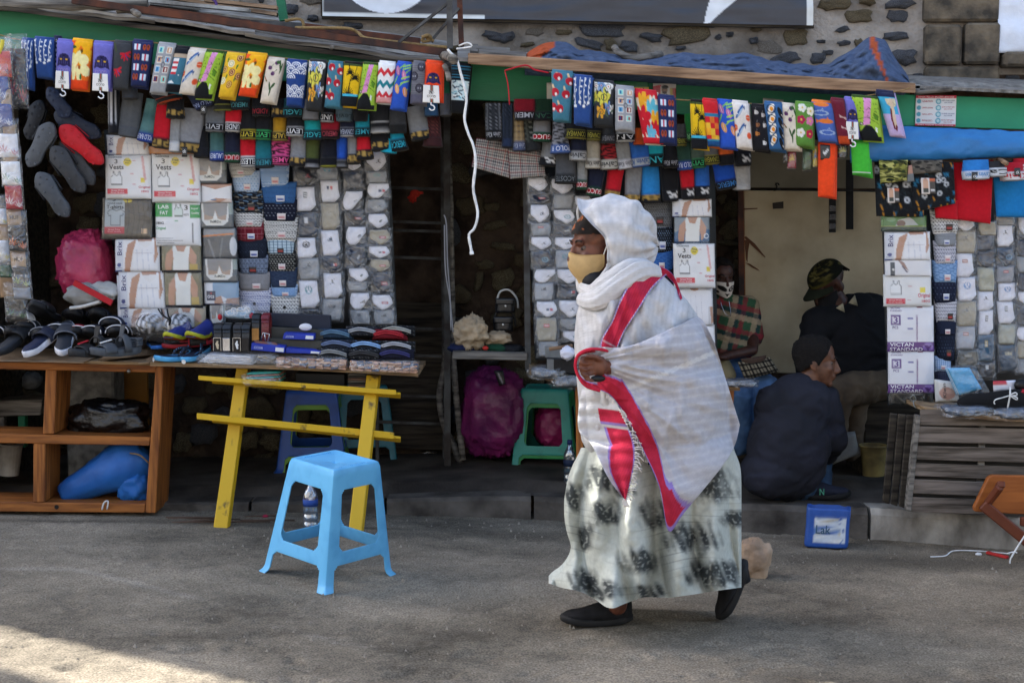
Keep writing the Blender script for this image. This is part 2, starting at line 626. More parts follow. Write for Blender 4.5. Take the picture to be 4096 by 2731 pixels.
# road, kerb, pavement
def kerb_y(x):
 xs=[-40,-1.8,0.0,1.75,2.4,40]
 ys=[7.09,7.09,7.12,6.77,6.58,6.4]
 return float(np.interp(x,xs,ys))
def kerb_h(x):
 return float(np.interp(x,[-2.0,-1.2,-0.2,1.75,3],[0.035,0.055,0.10,0.148,0.155]))
def road_mesh():
 xs=np.concatenate([np.linspace(-60,-2.4,14)[:-1],np.linspace(-2.4,2.4,260),np.linspace(2.4,60,14)[1:]])
 ys=np.concatenate([np.linspace(-60,4.2,16)[:-1],np.linspace(4.2,7.3,190)])
 V,C=[],[]
 for y in ys:
  for x in xs:
   p=Vector((x,y,0))
   fine=-2.4<=x<=2.4 and y>=4.2
   z=gz(x)+0.012*mno(p*0.9)
   c=1.0
   if fine:
    n1=mno(p*9+Vector((3,1,0)))
    n2=mno(p*26)
    n3=mno(p*60)
    z+=0.004*n1+0.0035*n2+0.002*n3
    pit=mno(p*Vector((5,8,0))+Vector((9,4,2)))+0.5*mno(p*17)
    near=max(0,min(1,(5.6-y)/0.9))
    if pit>0.34-0.06*near:
     z-=0.010*min(1,(pit-0.28)*5)*(0.35+near)
    c=0.9+0.5*mno(p*1.3+Vector((7,7,7)))+0.35*mno(p*Vector((2.5,5,1))+Vector((1,7,3)))+0.2*n1+0.2*n2+0.12*n3
   V.append((x,y,z))
   C.append(c)
 nx=len(xs)
 Fc=[(j*nx+i,j*nx+i+1,(j+1)*nx+i+1,(j+1)*nx+i)for j in range(len(ys)-1)for i in range(nx-1)]
 V=np.array(V)
 C=np.array(C)
 cols=C[:,None]*np.array(L("8a8172"))[None]
 brown=np.array(L("937f66"))
 pts=[G(-60,2270),G(300,2278),G(520,2330),G(800,2395),G(1000,2475),G(1290,2545),G(1560,2600),G(1700,2660),G(1800,2731)]
 d=np.full(len(V),9.0)
 for a,b in zip(pts,pts[1:]):
  ab=np.array([b.x-a.x,b.y-a.y]);ap=V[:,:2]-np.array([a.x,a.y])
  t=np.clip((ap@ab)/(ab@ab),0,1)
  d=np.minimum(d,np.hypot(*(ap-t[:,None]*ab).T))
 k=np.clip(1-d/0.035,0,1)*np.clip(0.6+(C-0.9)*2.4,0,1)*0.17
 cols=cols*(1-k[:,None])+np.array(L("d4d0c8"))[None]*k[:,None]
 w=np.clip((V[:,0]+0.2)/2.5,0,1)*0.5
 cols=cols*(1-w[:,None])+cols*(brown/np.array(L("8a8172")))[None]*w[:,None]
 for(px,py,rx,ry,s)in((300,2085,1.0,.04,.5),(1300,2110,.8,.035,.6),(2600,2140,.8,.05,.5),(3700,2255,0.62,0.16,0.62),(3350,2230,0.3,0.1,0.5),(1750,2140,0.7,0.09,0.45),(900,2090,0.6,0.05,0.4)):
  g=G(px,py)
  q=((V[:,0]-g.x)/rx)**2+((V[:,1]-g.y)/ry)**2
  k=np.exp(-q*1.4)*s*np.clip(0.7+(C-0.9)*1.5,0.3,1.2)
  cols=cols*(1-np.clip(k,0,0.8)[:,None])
 m=printed("worn_asphalt",rough=0.95,spec=0.15,bump=0.8,bscale=300,var=0.55,cs=130)
 bpn=[n for n in m.node_tree.nodes if n.type=='BUMP'][0]
 bpn.inputs["Distance"].default_value=0.004
 mk("road",V,Fc,m,cols=cols,kind="structure")
road_mesh()
pv,pf=[],[]
xs=np.concatenate([np.linspace(-60,-2.6,8)[:-1],np.linspace(-2.6,2.8,110),np.linspace(2.8,60,8)[1:]])
for j in range(24):
 for x in xs:
  y0=kerb_y(x)+0.06
  y=y0+(8.95-y0)*j/23
  z=gz(x)+kerb_h(x)-0.004+(.03 if y>7.36 else 0)+0.006*mno(Vector((x*4,y*4,1)))
  pv.append((x,y,z))
n=len(xs)
pf=[(j*n+i,j*n+i+1,(j+1)*n+i+1,(j+1)*n+i)for j in range(23)for i in range(n-1)]
M_PAVE=mat("trodden_cement","5f574f",rough=0.9,scale=4,bump=0.6,bscale=60,col2="37312c",dist=0.006)
mk("pavement",pv,pf,M_PAVE,kind="structure")
kerb=thing("kerb",None,None,(0,7.0,0))
kerb["kind"]="structure"
joints=[-8,-6.4,-5.2,-4.1,-3.1,-2.45,P(560,2040,7.09).x,P(1000,2040,7.1).x,P(1540,2040,7.1).x,P(2130,2040,7.1).x,P(2760,2040,6.9).x,P(3478,2100,6.77).x,P(4120,2100,6.6).x,3.4,4.6,6,8]
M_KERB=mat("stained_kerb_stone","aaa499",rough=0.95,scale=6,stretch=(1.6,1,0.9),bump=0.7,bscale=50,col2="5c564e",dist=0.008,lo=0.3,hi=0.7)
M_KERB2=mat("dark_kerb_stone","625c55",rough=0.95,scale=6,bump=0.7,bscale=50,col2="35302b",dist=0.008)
for a,b in zip(joints,joints[1:]):
 a+=0.008;b-=0.008
 m_=MB()
 nn=9
 for i in range(nn):
  for(u,h)in((0.0,-0.2),(0.0,0.8),(0.02,1.0),(0.16,1.0),(0.16,-0.2)):
   x=a+(b-a)*i/(nn-1)
   y=kerb_y(x)+u+0.006*mno(Vector((x*7,h*3,5)))
   z=gz(x)+kerb_h(x)*h+0.006*mno(Vector((x*9,u*9,2)))
   m_.V.append(Vector((x,y,z)))
 for i in range(nn-1):
  for k in range(5):
   m_.F.append((i*5+k,(i+1)*5+k,(i+1)*5+(k+1)%5,i*5+(k+1)%5))
 m_.F+=[tuple(range(5)),tuple((nn-1)*5+k for k in range(5))]
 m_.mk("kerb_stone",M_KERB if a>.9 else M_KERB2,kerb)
 # the rubble wall of the building behind the stalls
WY=8.40
bld=thing("stone_building","old rubble stone building rising behind the market stalls","building",(0,WY+0.2,0))
w=MB()
w.box(-7.74,-6.40,WY,WY+0.45,-0.5,7.2)
w.box(-6.40,-5.54,WY,WY+0.45,-0.5,5.05)
w.box(-6.40,-5.54,WY,WY+0.45,5.95,7.2)  # opening added above view to let a sun spot fall on the woman
w.box(-5.54,12.0,WY,WY+0.45,-0.5,7.2)
w.mk("wall",M_MORTAR,bld)
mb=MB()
mb.box(-2.9,3.6,WY-.006,WY+.01,-0.4,P(1000,300,WY).z)  # mortar sheet with the stall interior's shade put into its dark colour
mb.mk("shade_lining",mat("shade_dark_mortar","55463a",rough=0.95,scale=7,bump=0.9,bscale=40,col2="2c221b",dist=0.015),bld)
nb=MB()
nb.box(-22,-9.14,WY,WY+0.45,-0.5,7.0)  # unseen mass, added so the gap beside it shapes the sun streak
nb.mk("sun_gap_block",M_MORTAR,None,label="unseen stone block left of the stalls, added to shape the sun streak",cat="building")
nb=MB()
nb.box(-30,30,-16,-9,-0.6,8.5)  # unseen facade behind the camera, added to bounce sunlight into the stalls
for k in range(12):
 nb.box(-26.5+k*4.6,-25+k*4.6,-9.02,-8.94,1.0,2.5)
nb.mk("bounce_building",mat("grey_bounce_plaster","8f9194",rough=0.9,scale=2,bump=0.2),None,label="unseen grey plaster building across the street, added to bounce sunlight",cat="building")
def stone_mesh(seed,n=13):
 rr=random.Random(seed)
 rad=[1+rr.uniform(-0.32,0.2)for _ in range(n)]
 V,Fc=[],[]
 for ring,(k,y)in enumerate(((1.03,0.25),(0.98,-0.55),(0.82,-0.9),(0.42,-1.0))):
  for i in range(n):
   a=2*pi*i/n
   q=abs(cos(a))**0.75*copysign(1,cos(a)),abs(sin(a))**0.75*copysign(1,sin(a))
   V.append(Vector((q[0]*rad[i]*k,y+(rr.uniform(-0.25,0.25)if ring>1 else 0),q[1]*rad[i]*k)))
 V.append(Vector((0,-0.95,0)))
 for r_ in range(3):
  for i in range(n):
   Fc.append((r_*n+i,r_*n+(i+1)%n,(r_+1)*n+(i+1)%n,(r_+1)*n+i))
 Fc+=[(3*n+i,3*n+(i+1)%n,4*n)for i in range(n)]
 me=bpy.data.meshes.new("stone")
 me.from_pydata([tuple(v)for v in V],[],Fc)
 me.polygons.foreach_set("use_smooth",np.array([len(f)==3 or i>12 for i,f in enumerate(Fc)],bool))
 me.update()
 return me
STONES={}
for m_ in(M_ROCK,M_ROCK2,M_ROCK3,M_ROCK4):
 STONES[m_.name]=[]
 for i in range(7):
  me=stone_mesh(i*5+1)
  me.materials.append(m_)
  STONES[m_.name].append(me)
def stone(px0,py0,px1,py1,m_,depth=0.035,rot=None,name="stone"):
 a,b=P(px0,py0,WY),P(px1,py1,WY)
 o=bpy.data.objects.new(name,R.choice(STONES[m_.name]))
 COL.objects.link(o)
 o.parent=bld
 o.location=Vector(((a.x+b.x)/2,WY+0.003,(a.z+b.z)/2))-bld.location
 o.scale=(abs(b.x-a.x)/2*1.06,depth,abs(a.z-b.z)/2*1.06)
 o.rotation_euler=(0,R.uniform(-0.25,0.25)if rot is None else rot,R.uniform(-0.05,0.05))
 return o
top=[(3275,-6,3395,42,2),(3440,-14,3500,25,2),(3545,-10,3660,38,1),(3385,38,3490,98,2),(3550,38,3625,90,1),(3140,115,3232,190,2),(3340,106,3402,130,1),(2998,150,3032,180,1),(3268,160,3302,176,1),(3350,162,3398,184,1),(3418,155,3455,203,2),(3530,128,3632,166,1),(3076,210,3210,256,1),(3240,213,3302,258,1),(3558,198,3662,262,1),(3650,294,3690,312,1),(2328,92,2502,156,1),(2418,152,2466,202,2),(2562,134,2646,168,1),(2655,92,2826,176,2),(2302,158,2412,198,1),(2478,164,2552,212,1),(1998,132,2062,172,1),(2858,138,2888,160,1),(2815,92,2878,112,1),(1138,18,1194,62,1),(1368,92,1454,122,1),(1928,128,2030,168,1),(1034,-8,1056,12,1),(2905,128,2932,150,1),(2700,186,2745,204,1),(3000,108,3050,128,2),(3110,265,3170,290,1),(3400,280,3470,305,1),(3200,60,3250,90,2),(3290,200,3330,222,1),(3480,230,3530,258,1),(2220,120,2290,142,2),(2080,170,2140,190,2),(1480,130,1540,150,1),(1230,60,1275,90,1),(930,5,985,40,2),(4020,300,4070,335,1),(3700,-60,3760,-20,1)]
for(a,b,c,d,k)in top:
 stone(a,b,c,d,M_ROCK if k==1 else M_ROCK2,depth=R.uniform(0.02,0.05))
for k in range(70):
 x,y=R.uniform(900,3670),R.uniform(-10,320)
 rx,ry=R.uniform(18,60),R.uniform(12,32)
 if any(a-30<x<c+30 and b-20<y<d+20 for(a,b,c,d,_)in top)or(y<110 and 1280<x<3260):continue
 top.append((x-rx,y-ry,x+rx,y+ry,2))
 stone(x-rx,y-ry,x+rx,y+ry,R.choice([M_ROCK2,M_ROCK4,M_ROCK4]),depth=R.uniform(.012,.022))
inner=[(95,905,162,1006),(106,1064,170,1137),(190,1094,248,1152),(184,718,232,772),(150,778,232,872),(308,866,402,938),(1933,808,1994,844),(1928,884,2026,922),(1958,968,2062,1004),(1905,1038,1972,1076),(1963,1078,2062,1160),(1896,1086,1932,1168),(2868,774,2902,816),(2898,798,2962,870),(2832,866,2878,910),(2878,876,2964,962),(2852,962,2962,984),(2928,996,2966,1030),(2930,1038,2970,1078)]
for(a,b,c,d)in inner:
 stone(a,b,c,d,M_ROCK3,depth=0.05)
for j,y in enumerate(range(460,1900,118)):
 for x in list(range(20,1480,128))+list(range(1830,2980,128)):
  if 620<x<1480 and y<1400:
   continue
  if 2100<x<2840 and y<1500:
   continue
  cx,cy=x+R.uniform(-30,30)+55*(j%2),y+R.uniform(-24,24)
  if any(a-40<cx<c+40 and b-40<cy<d+40 for(a,b,c,d)in inner):
   continue
  rx,ry=R.uniform(38,62),R.uniform(30,50)
  stone(cx-rx,cy-ry,cx+rx,cy+ry,R.choice([M_ROCK,M_ROCK2,M_ROCK2,M_ROCK3]),depth=R.uniform(0.04,0.09))
def block(px0,py0,px1,py1,m_,name,y0=0.05,bev=0.015):
 b=MB()
 a,c=P(px0,py1,WY),P(px1,py0,WY)
 b.box(a.x,c.x,WY-y0,WY+0.1,a.z,c.z)
 return b.mk(name,m_,bld,bevel=bev)
for q in((3688,-80,3990,92),(3690,104,3836,262),(3846,98,3988,262),(3692,270,3988,345)):
 block(*q,M_QUOIN,"quoin_block",y0=0.06+R.uniform(0,0.02))
block(3994,216,4300,275,M_QUOIN,"window_sill",y0=0.12)
V,Fc,cols,S=slab([P(3990,-60,8.36),P(4300,-60,8.36),P(4300,214,8.33),P(3994,212,8.33)],30,30,0.05,base="e8ecf4",wr=0.016,seed=5,wf=9)
mk("plastic_sheet",V,Fc,mat("white_crumpled_plastic","dfe4ee",rough=0.35,var=0.1,scale=8,bump=0.5,bscale=14,spec=0.5,dist=0.02),label="crumpled white plastic sheet covering the opening at the top right corner",cat="plastic sheet")
# banner on the wall
ban=thing("banner","dark charcoal banner with white disc and pointed white shape on stone wall","banner",P(2260,80,8.33))
BY=8.335
bl,br=(1291,66),(3251,104)
def bpt(u,v):
 x=bl[0]+(br[0]-bl[0])*u
 yb=bl[1]+(br[1]-bl[1])*u
 return x,yb-(1-v)*420
nu,nv=420,110
V,cols=[],[]
cv=Cv("33363f",1400,300)
W_,H_=1960.0,420.0
def buv(px,py):
 u=(px-bl[0])/W_
 return u,1-(bl[1]+(br[1]-bl[1])*u-py)/H_
cu,cvv=buv(1545,-151)
cv.ell(cu,cvv,206/W_,206/H_,"e6eaf0")
cv.poly([buv(*p)for p in((2815,96),(2824,50),(2838,0),(2870,-90),(2990,-60),(2946,0),(2898,40),(2868,66),(2838,95))],"e8eaec")
cv.rect(0,0,4/W_,1,"dfe0dc")
cv.rect(0,1-15/H_,0.33,1,"dfe0dc")
cv.rect(1-26/W_,0,1,1,"dcdcd6")
u,v=np.meshgrid(np.linspace(0,1,nu),np.linspace(0,1,nv))
for j in range(nv):
 for i in range(nu):
  x,y=bpt(u[j,i],v[j,i])
  p=P(x,y,BY)
  p.y-=0.012+0.008*mno(Vector((x*0.0022,y*0.012,3)))+0.004*mno(Vector((x*0.006,y*0.03,8)))
  V.append(p)
cols=cv.at(u,v).reshape(-1,3)
Fc=[(j*nu+i,(j+1)*nu+i,(j+1)*nu+i+1,j*nu+i+1)for j in range(nv-1)for i in range(nu-1)]
mk("printed_sheet",V,Fc,printed("vinyl_banner",rough=0.32,spec=0.5,bump=0.1,bscale=80),ban,cols=cols)
b=MB()
b.bar(P(1288,70,BY+0.02),P(3254,108,BY+0.02),0.03,0.02)
b.bar(P(1291,66,BY+0.02),P(1291,-350,BY+0.02),0.03,0.02,up=(1,0,0))
b.mk("wooden_frame",M_WOODD,ban)
# the stalls
def roofL(px,t,lift=0.0):
 a=P(px,22+0.137*px,6.96)
 c=P(px,-74+0.137*px,8.37)
 p=a.lerp(c,t)
 p.z+=lift
 return p
stA=thing("market_stall","left market stall with green fascia under a cluttered plank roof","market stall",P(900,2000,7.4),group="stalls along the stone wall")
def prism_px(name,pts,Y,th,m_,parent,bevel=0.003,**kw):
 b=MB()
 b.prism([P(x,y,Y)for x,y in pts],(0,th,0))
 return b.mk(name,m_,parent,bevel=bevel,**kw)
prism_px("fascia_board",[(-260,4),(0,38),(520,104),(1000,166),(1400,216),(1792,262),(1800,380),(1400,352),(1000,310),(500,245),(0,190),(-260,158)],7.05,0.02,M_GREEN,stA)
b=MB()
b.hexa([roofL(-500,0,-0.02),roofL(1800,0,-0.02),roofL(1800,1,-0.02),roofL(-500,1,-0.02)],[roofL(-500,0),roofL(1800,0),roofL(1800,1),roofL(-500,1)])
b.mk("roof_sheet",M_WOODD,stA)
boards=[(-80,620,.02,.14,0),(180,1020,.03,.16,1),(560,830,.08,.2,0),(980,1780,.01,.12,0),(-80,420,.2,.34,0),(300,900,.22,.36,1),(820,1500,.2,.33,0),(1480,1790,.16,.4,1),(-80,600,.42,.6,1),(560,1300,.4,.56,0),(1250,1790,.45,.65,0),(-80,800,.66,.86,0),(760,1790,.7,.92,1)]
M_TIN=mat("whitened_roof_tin","b3b1ac",rough=0.5,scale=9,bump=0.3,bscale=30,col2="6f6a64",metal=0.2)
for i,(xa,xb,t0,t1,k)in enumerate(boards):
 b=MB()
 nn=10
 ks=len(b.V)
 l0=0.004+0.014*(i%3)
 for q in range(nn):
  x=xa+(xb-xa)*q/(nn-1)
  wob=0.018*mno(Vector((x*0.006,i*3.1,0)))
  for(t,dz)in((t0,0),(t0,.016),(t1,.016),(t1,0)):
   b.V.append(roofL(x,t+0.012*mno(Vector((x*.01,i,t*9))),l0+dz+wob))
 for q in range(nn-1):
  for s in range(4):
   b.F.append((q*4+s,(q+1)*4+s,(q+1)*4+(s+1)%4,q*4+(s+1)%4))
 b.F+=[(0,1,2,3),tuple((nn-1)*4+s for s in(3,2,1,0))]
 b.mk("roof_board",[M_WOODG,M_TIN][k],stA)
for p,q,y in(((60,350),(45,1480),7.6),((1788,250),(1790,1865),7.95)):
 b=MB()
 b.bar(P(*p,y),P(*q,y),0.036 if p[0]>999 else 0.05,0.035,up=(0,1,0))
 b.mk("post",M_STEEL if p[0]>999 else M_WOODD,stA)
b=MB()
b.hexa([(-2.75,7.1,0),(-2.72,7.1,0),(-2.72,8.38,0),(-2.75,8.38,0)],[(-2.75,7.1,2.55),(-2.72,7.1,2.55),(-2.72,8.38,2.7),(-2.75,8.38,2.7)])
b.mk("side_wall",M_WOODD,stA)
log=MB().tube(spline([P(-120,14,6.98),P(120,18,7.0),P(330,22,7.02),P(590,14,7.04)],12),[0.03,.034,.035,.036,.035,.034,.033,.033,.03,.03,.028,.026],n=10)
log.mk("log",M_WOODG,None,smooth=1,label="grey weathered log lying on the roof at the top left",cat="log")
stick=MB().tube(spline([P(470,45,6.98),P(520,42,6.95),P(555,60,6.9)],6),[.014,.015,.016,.016,.017,.016],n=8)
stick.mk("stick_end",M_WOODG,None,smooth=1,label="sawn stick end poking out above the green fascia on the left",cat="stick")
MB().tube([P(1325,192,6.99),P(1330,190,6.9)],[.011,.01],n=9).mk("pole_end",M_WOODG,None,smooth=1,label="round pole end poking out under the rusty bar",cat="stick")
fr=thing("steel_frame","rusty angle iron frame lying on the left stall roof with two uprights","steel frame",P(1500,150,7.1))
for(p,q,y0,y1,w_,h_,m_)in(((290,2),(1786,212),6.94,6.94,.03,.032,M_RUST),((1212,106),(1680,166),7.3,7.25,.03,.03,M_RUST),((560,30),(1000,92),7.2,7.2,.03,.026,M_RUST),((980,92),(1212,106),7.28,7.28,.03,.03,M_STEEL),((1797,-60),(1800,196),6.97,6.97,.028,.028,M_STEEL),((1836,-60),(1846,186),7.22,7.22,.026,.026,M_RUST),((1594,172),(1786,18),6.98,6.98,.03,.012,M_STEEL),((1728,160),(1836,34),7.2,7.2,.026,.012,M_STEEL)):
 b=MB()
 d=(P(*q,y1)-P(*p,y0)).normalized()
 b.bar(P(*p,y0),P(*q,y1),w_,h_,up=(0,0,1)if abs(d.z)<0.8 else(0,1,0))
 b.mk("steel_bar",m_,fr)
g=MB().bar(P(1114,-60,7.9),P(1136,84,7.9),.045,.045,up=(0,1,0))
g.mk("green_post",M_GREEN,None,label="short green post standing behind the left roof",cat="post")
for k,(p,q,y)in enumerate((((600,6),(1000,44),7.6),((820,2),(1110,34),7.75),((680,-8),(1110,60),7.9))):
 MB().bar(P(*p,y),P(*q,y),.05,.018).mk("lath",M_BEAM if k else M_TIN,None,label=["pale tin strip lying on the left roof","thin brown lath under the purple tie","long brown lath lying furthest back on the left roof"][k],cat="lath")
MB().tube(spline([P(845,-6,7.7),P(862,8,7.68),P(866,30,7.66),P(852,32,7.66)],8),.008,n=7).mk("purple_tie",ink("4a2a66"),None,smooth=1,label="purple cloth tie knotted round the laths on the roof",cat="tie")
rope=MB().tube(spline([P(1140,84,7.2),P(1200,78,7.2),P(1215,108,7.2),P(1190,112,7.2),P(1380,114,7.1),P(1430,130,7.1),P(1460,152,7.05),P(1560,166,7.02),P(1700,182,7.0),P(1790,190,6.96)],60),.008,n=7)
rope.tube(spline([P(1690,150,7.15),P(1715,142,7.13),P(1722,160,7.15),P(1690,166,7.15),P(1700,148,7.15),P(1735,166,7.15)],20),.009,n=7)
rope.mk("rope",M_ROPE,None,smooth=1,label="brown sisal rope looped along the rusty bar",cat="rope")
# middle stall
stB=thing("market_stall","middle market stall behind the walking woman with a rough wooden beam","market stall",P(2700,2000,7.4),group="stalls along the stone wall")
prism_px("fascia_board",[(1836,240),(3640,352),(3640,512),(2760,462),(2400,424),(1836,398)],7.06,0.02,M_GREEN,stB)
bm_=MB()
pts_t=[(1872,212),(2200,234),(2600,262),(3000,290),(3300,311),(3662,333)]
nn=len(pts_t)
for i,(x,y)in enumerate(pts_t):
 h=44+4*sin(i*2.1)
 for(yy,Y)in((y,6.80),(y+h,6.80),(y+h,6.90),(y,6.90)):
  bm_.V.append(P(x,yy,Y))
for i in range(nn-1):
 for s in range(4):
  bm_.F.append((i*4+s,(i+1)*4+s,(i+1)*4+(s+1)%4,i*4+(s+1)%4))
bm_.F+=[(3,2,1,0),tuple((nn-1)*4+s for s in range(4))]
bm_.mk("beam",M_BEAM,stB,bevel=0.004)
b=MB()
def roofB(px,t,lift=0.0):
 a=P(px,232+0.062*(px-1890),6.9)
 c=P(px,196+0.062*(px-1890),8.37)
 p=a.lerp(c,t)
 p.z+=lift
 return p
b.hexa([roofB(1830,0,-.02),roofB(3680,0,-.02),roofB(3680,1,-.02),roofB(1830,1,-.02)],[roofB(1830,0),roofB(3680,0),roofB(3680,1),roofB(1830,1)])
b.mk("roof_sheet",M_TIN,stB)
for(xa,xb,t0,t1)in((1880,1912,.1,.95),(1916,2105,.02,.3),(1905,2040,.4,.7)):
 b=MB()
 b.hexa([roofB(xa,t0,.002),roofB(xb,t0,.002),roofB(xb,t1,.002),roofB(xa,t1,.002)],[roofB(xa,t0,.03),roofB(xb,t0,.026),roofB(xb,t1,.03),roofB(xa,t1,.03)])
 b.mk("roof_board",M_WOODG,stB)
for p,q,y,m_ in(((2100,420),(2112,1480),7.3,M_STEEL),((2960,640),(2968,1500),7.95,M_RUST)):
 MB().bar(P(*p,y),P(*q,y),.03,.03,up=(0,1,0)).mk("post",m_,stB)
 # right stall
stC=thing("market_stall","right market stall with pale green fascia and blue tarpaulin awning","market stall",P(3850,2000,7.3),group="stalls along the stone wall")
prism_px("fascia_board",[(3560,376),(4330,402),(4330,526),(3480,500)],6.99,0.02,mat("pale_green_paint","2f9a74",rough=0.55,scale=3,bump=0.2,bscale=30,col2="258262"),stC)
b=MB()
b.hexa([P(3600,352,6.9),P(4400,390,6.9),P(4400,345,8.38),P(3600,316,8.38)],[P(3600,340,6.9),P(4400,376,6.9),P(4400,330,8.38),P(3600,300,8.38)])
b.mk("roof_sheet",mat("grey_fibre_sheet","8c8882",rough=0.95,scale=30,bump=0.9,bscale=90,col2="5c5852",dist=0.01),stC)
bm_=MB()
for i in range(40):
 x=3610+i*19
 for(dy,Y)in((0,7.1),(30,6.98),(34,7.3),(2,7.3)):
  n_=9*mno(Vector((x*.03,dy*.1,4)))
  bm_.V.append(P(x,318+(x-3610)*.047+dy+n_,Y))
for i in range(39):
 for s in range(4):
  bm_.F.append((i*4+s,(i+1)*4+s,(i+1)*4+(s+1)%4,i*4+(s+1)%4))
bm_.F+=[(3,2,1,0),tuple(39*4+s for s in range(4))]
bm_.mk("cement_ridge",M_CONC,stC)
nu,nv=70,22
V=[]
for j in range(nv):
 t=j/(nv-1)
 for i in range(nu):
  u=i/(nu-1)
  x=3400+800*u
  yt,yb=496+34*u,652-26*u
  a=t*pi*1.25-0.12
  y=yt+(yb-yt)*(0.5-0.5*cos(min(a,pi)))
  Y=6.83-0.075*sin(max(0,a))*(0.35+0.65*t)+(0.05 if a>pi else 0)
  p=P(x,y-(14 if a>pi else 0),Y)
  p.y+=0.008*mno(Vector((u*9,t*14,1)))+0.006*mno(Vector((u*30+t*12,t*5,4)))
  p.z+=0.006*mno(Vector((u*13,t*5,7)))
  V.append(p)
Fc=[(j*nu+i,(j+1)*nu+i,(j+1)*nu+i+1,j*nu+i+1)for j in range(nv-1)for i in range(nu-1)]
M_TARP=mat("blue_tarpaulin","2f7ab8",rough=0.5,scale=5,bump=0.35,bscale=70,col2="2567a2",spec=0.4)
mk("awning",V,Fc,M_TARP,stC)
pan=thing("partition_panel","beige board partition with scratched brown edge behind the seated people","partition",P(3260,1490,8.1))
prism_px("board",[(2976,762),(3575,768),(3575,1496),(2984,1490)],8.1,0.02,mat("stained_beige_board","c8b99a",rough=0.8,scale=4,bump=0.25,bscale=40,col2="ac9a7c"),pan)
prism_px("upper_board",[(2960,560),(3580,560),(3580,756),(2966,750)],8.12,0.02,mat("grey_beige_board","8a8474",rough=0.8,scale=4,bump=0.25,bscale=40,col2="767060"),pan)
prism_px("edge_strip",[(2956,700),(2974,700),(2988,1500),(2966,1500)],8.07,0.03,mat("brown_edge","7c4a26",rough=0.8,scale=14,bump=0.3),pan)
for k,pts in enumerate(([(2975,840),(3030,836),(3030,832),(2975,834)],[(2976,950),(3010,985),(3060,1030),(3062,1028),(3020,975),(2984,945)],[(2980,1050),(3010,1070),(3040,1085),(3030,1075),(3000,1055)],[(2978,960),(2985,1040),(2990,1050),(2992,1010),(3000,960)],[(3090,812),(3134,806),(3134,834),(3092,836)])):
 b=MB()
 b.prism([P(x,y,8.096)for x,y in pts],(0,0.003,0))
 b.mk("scratch"if k<4 else "dark_patch",ink("5a3216"if k<4 else "2c241c"),pan)
prism_px("plank_screen",[(1480,1205),(1800,1215),(1800,1800),(1480,1790)],8.3,0.03,M_WOODD,None,label="dark plank screen at the back of the rack",cat="screen")
rk=thing("metal_rack","dark perforated steel rack standing in the gloom between the stalls","rack",P(1660,1800,7.95))
for y in(752,888,922,1030,1312,1420,1582,1690):
 MB().bar(P(1500,y-4,8.15),P(1772,y+5,8.15),.012,.016).mk("rack_rail",M_STEEL,rk)
for x in(1500,1768):
 MB().bar(P(x,500,8.17),P(x+10,1850,8.17),.02,.02,up=(0,1,0)).mk("rack_post",M_STEEL,rk)
for k,pts in enumerate(([(1790,540),(1800,800),(1806,1100),(1812,1400),(1826,1600),(1852,1838)],[(1792,1300),(1780,1460),(1758,1580),(1776,1700),(1815,1780),(1842,1862)])):
 MB().tube(spline([P(x,y,7.98+.05*k)for x,y in pts],24),[.019+.004*mno(Vector((i*.7,k,0)))for i in range(24)],n=8).mk("branch_pole",M_WOODG,None,smooth=1,label=["straight bark stripped pole leaning beside the grey steel post","bowed thin pole bulging left of the grey steel post"][k],cat="pole")
for k,pts in enumerate(([(1776,860),(1786,900),(1790,1050),(1800,1180),(1804,1320)],[(1778,900),(1782,1080),(1800,1200),(1812,1330)])):
 MB().tube(spline([P(x,y,7.05)for x,y in pts],20),.0035,n=6).mk("cable",ink("77777a"),None,smooth=1,label=["grey cable hanging along the left side of the steel post","second grey cable hanging between the steel post and the pole"][k],cat="cable")
pts=[(1790,198),(1806,216),(1828,242),(1842,290),(1858,350),(1866,400),(1858,475),(1874,536),(1893,582),(1903,650),(1893,755),(1911,850),(1898,912),(1876,939),(1884,993),(1888,1018)]
MB().tube(spline([P(x,y,6.72)for x,y in pts],60),[.006+.003*abs(mno(Vector((i*.33,2,0))))+(.004 if i>56 else 0)for i in range(60)],n=7).mk("white_strip",M_WHITESTR,None,smooth=1,label="long white plastic strip hanging from the pole end between the stalls",cat="strip")
MB().tube(spline([P(1772,222,6.98),P(1800,228,6.78),P(1815,240,6.7)],6),.022,n=10).tube(spline([P(1778,262,6.8),P(1790,290,6.78),P(1796,322,6.76)],6),.013,n=8).mk("pole_stub",M_WOODG,None,smooth=1,label="round wooden pole stub that the white strip is tied to",cat="pole")
MB().tube(spline([P(1836,184,6.8),P(1870,172,6.78),P(1888,186,6.78),P(1860,192,6.78),P(1826,196,6.8)],14),.004,n=6).mk("string_knot",M_WHITESTR,None,smooth=1,label="white string knot at the end of the wooden beam",cat="string")
MB().tube(spline([P(2018,284,6.76),P(2100,262,6.76),P(2140,280,6.76),P(2196,292,6.76)],16),.004,n=6).tube(spline([P(2020,288,6.76),P(2032,340,6.76),P(2038,420,6.76)],10),.003,n=6).mk("red_string",ink("b01828"),None,smooth=1,label="red cord tied under the wooden beam",cat="cord")
prof=[(2100,222),(2122,205),(2150,185),(2200,168),(2262,166),(2320,200),(2400,206),(2480,226),(2580,236),(2700,214),(2760,212),(2850,222),(2960,214),(3010,218),(3100,246),(3260,262),(3320,252),(3420,192),(3470,152),(3492,145),(3542,162),(3568,212),(3600,262),(3632,300),(3640,322)]
nu,nv=150,20
V,cols=[],[]
xs_=np.linspace(2100,3640,nu)
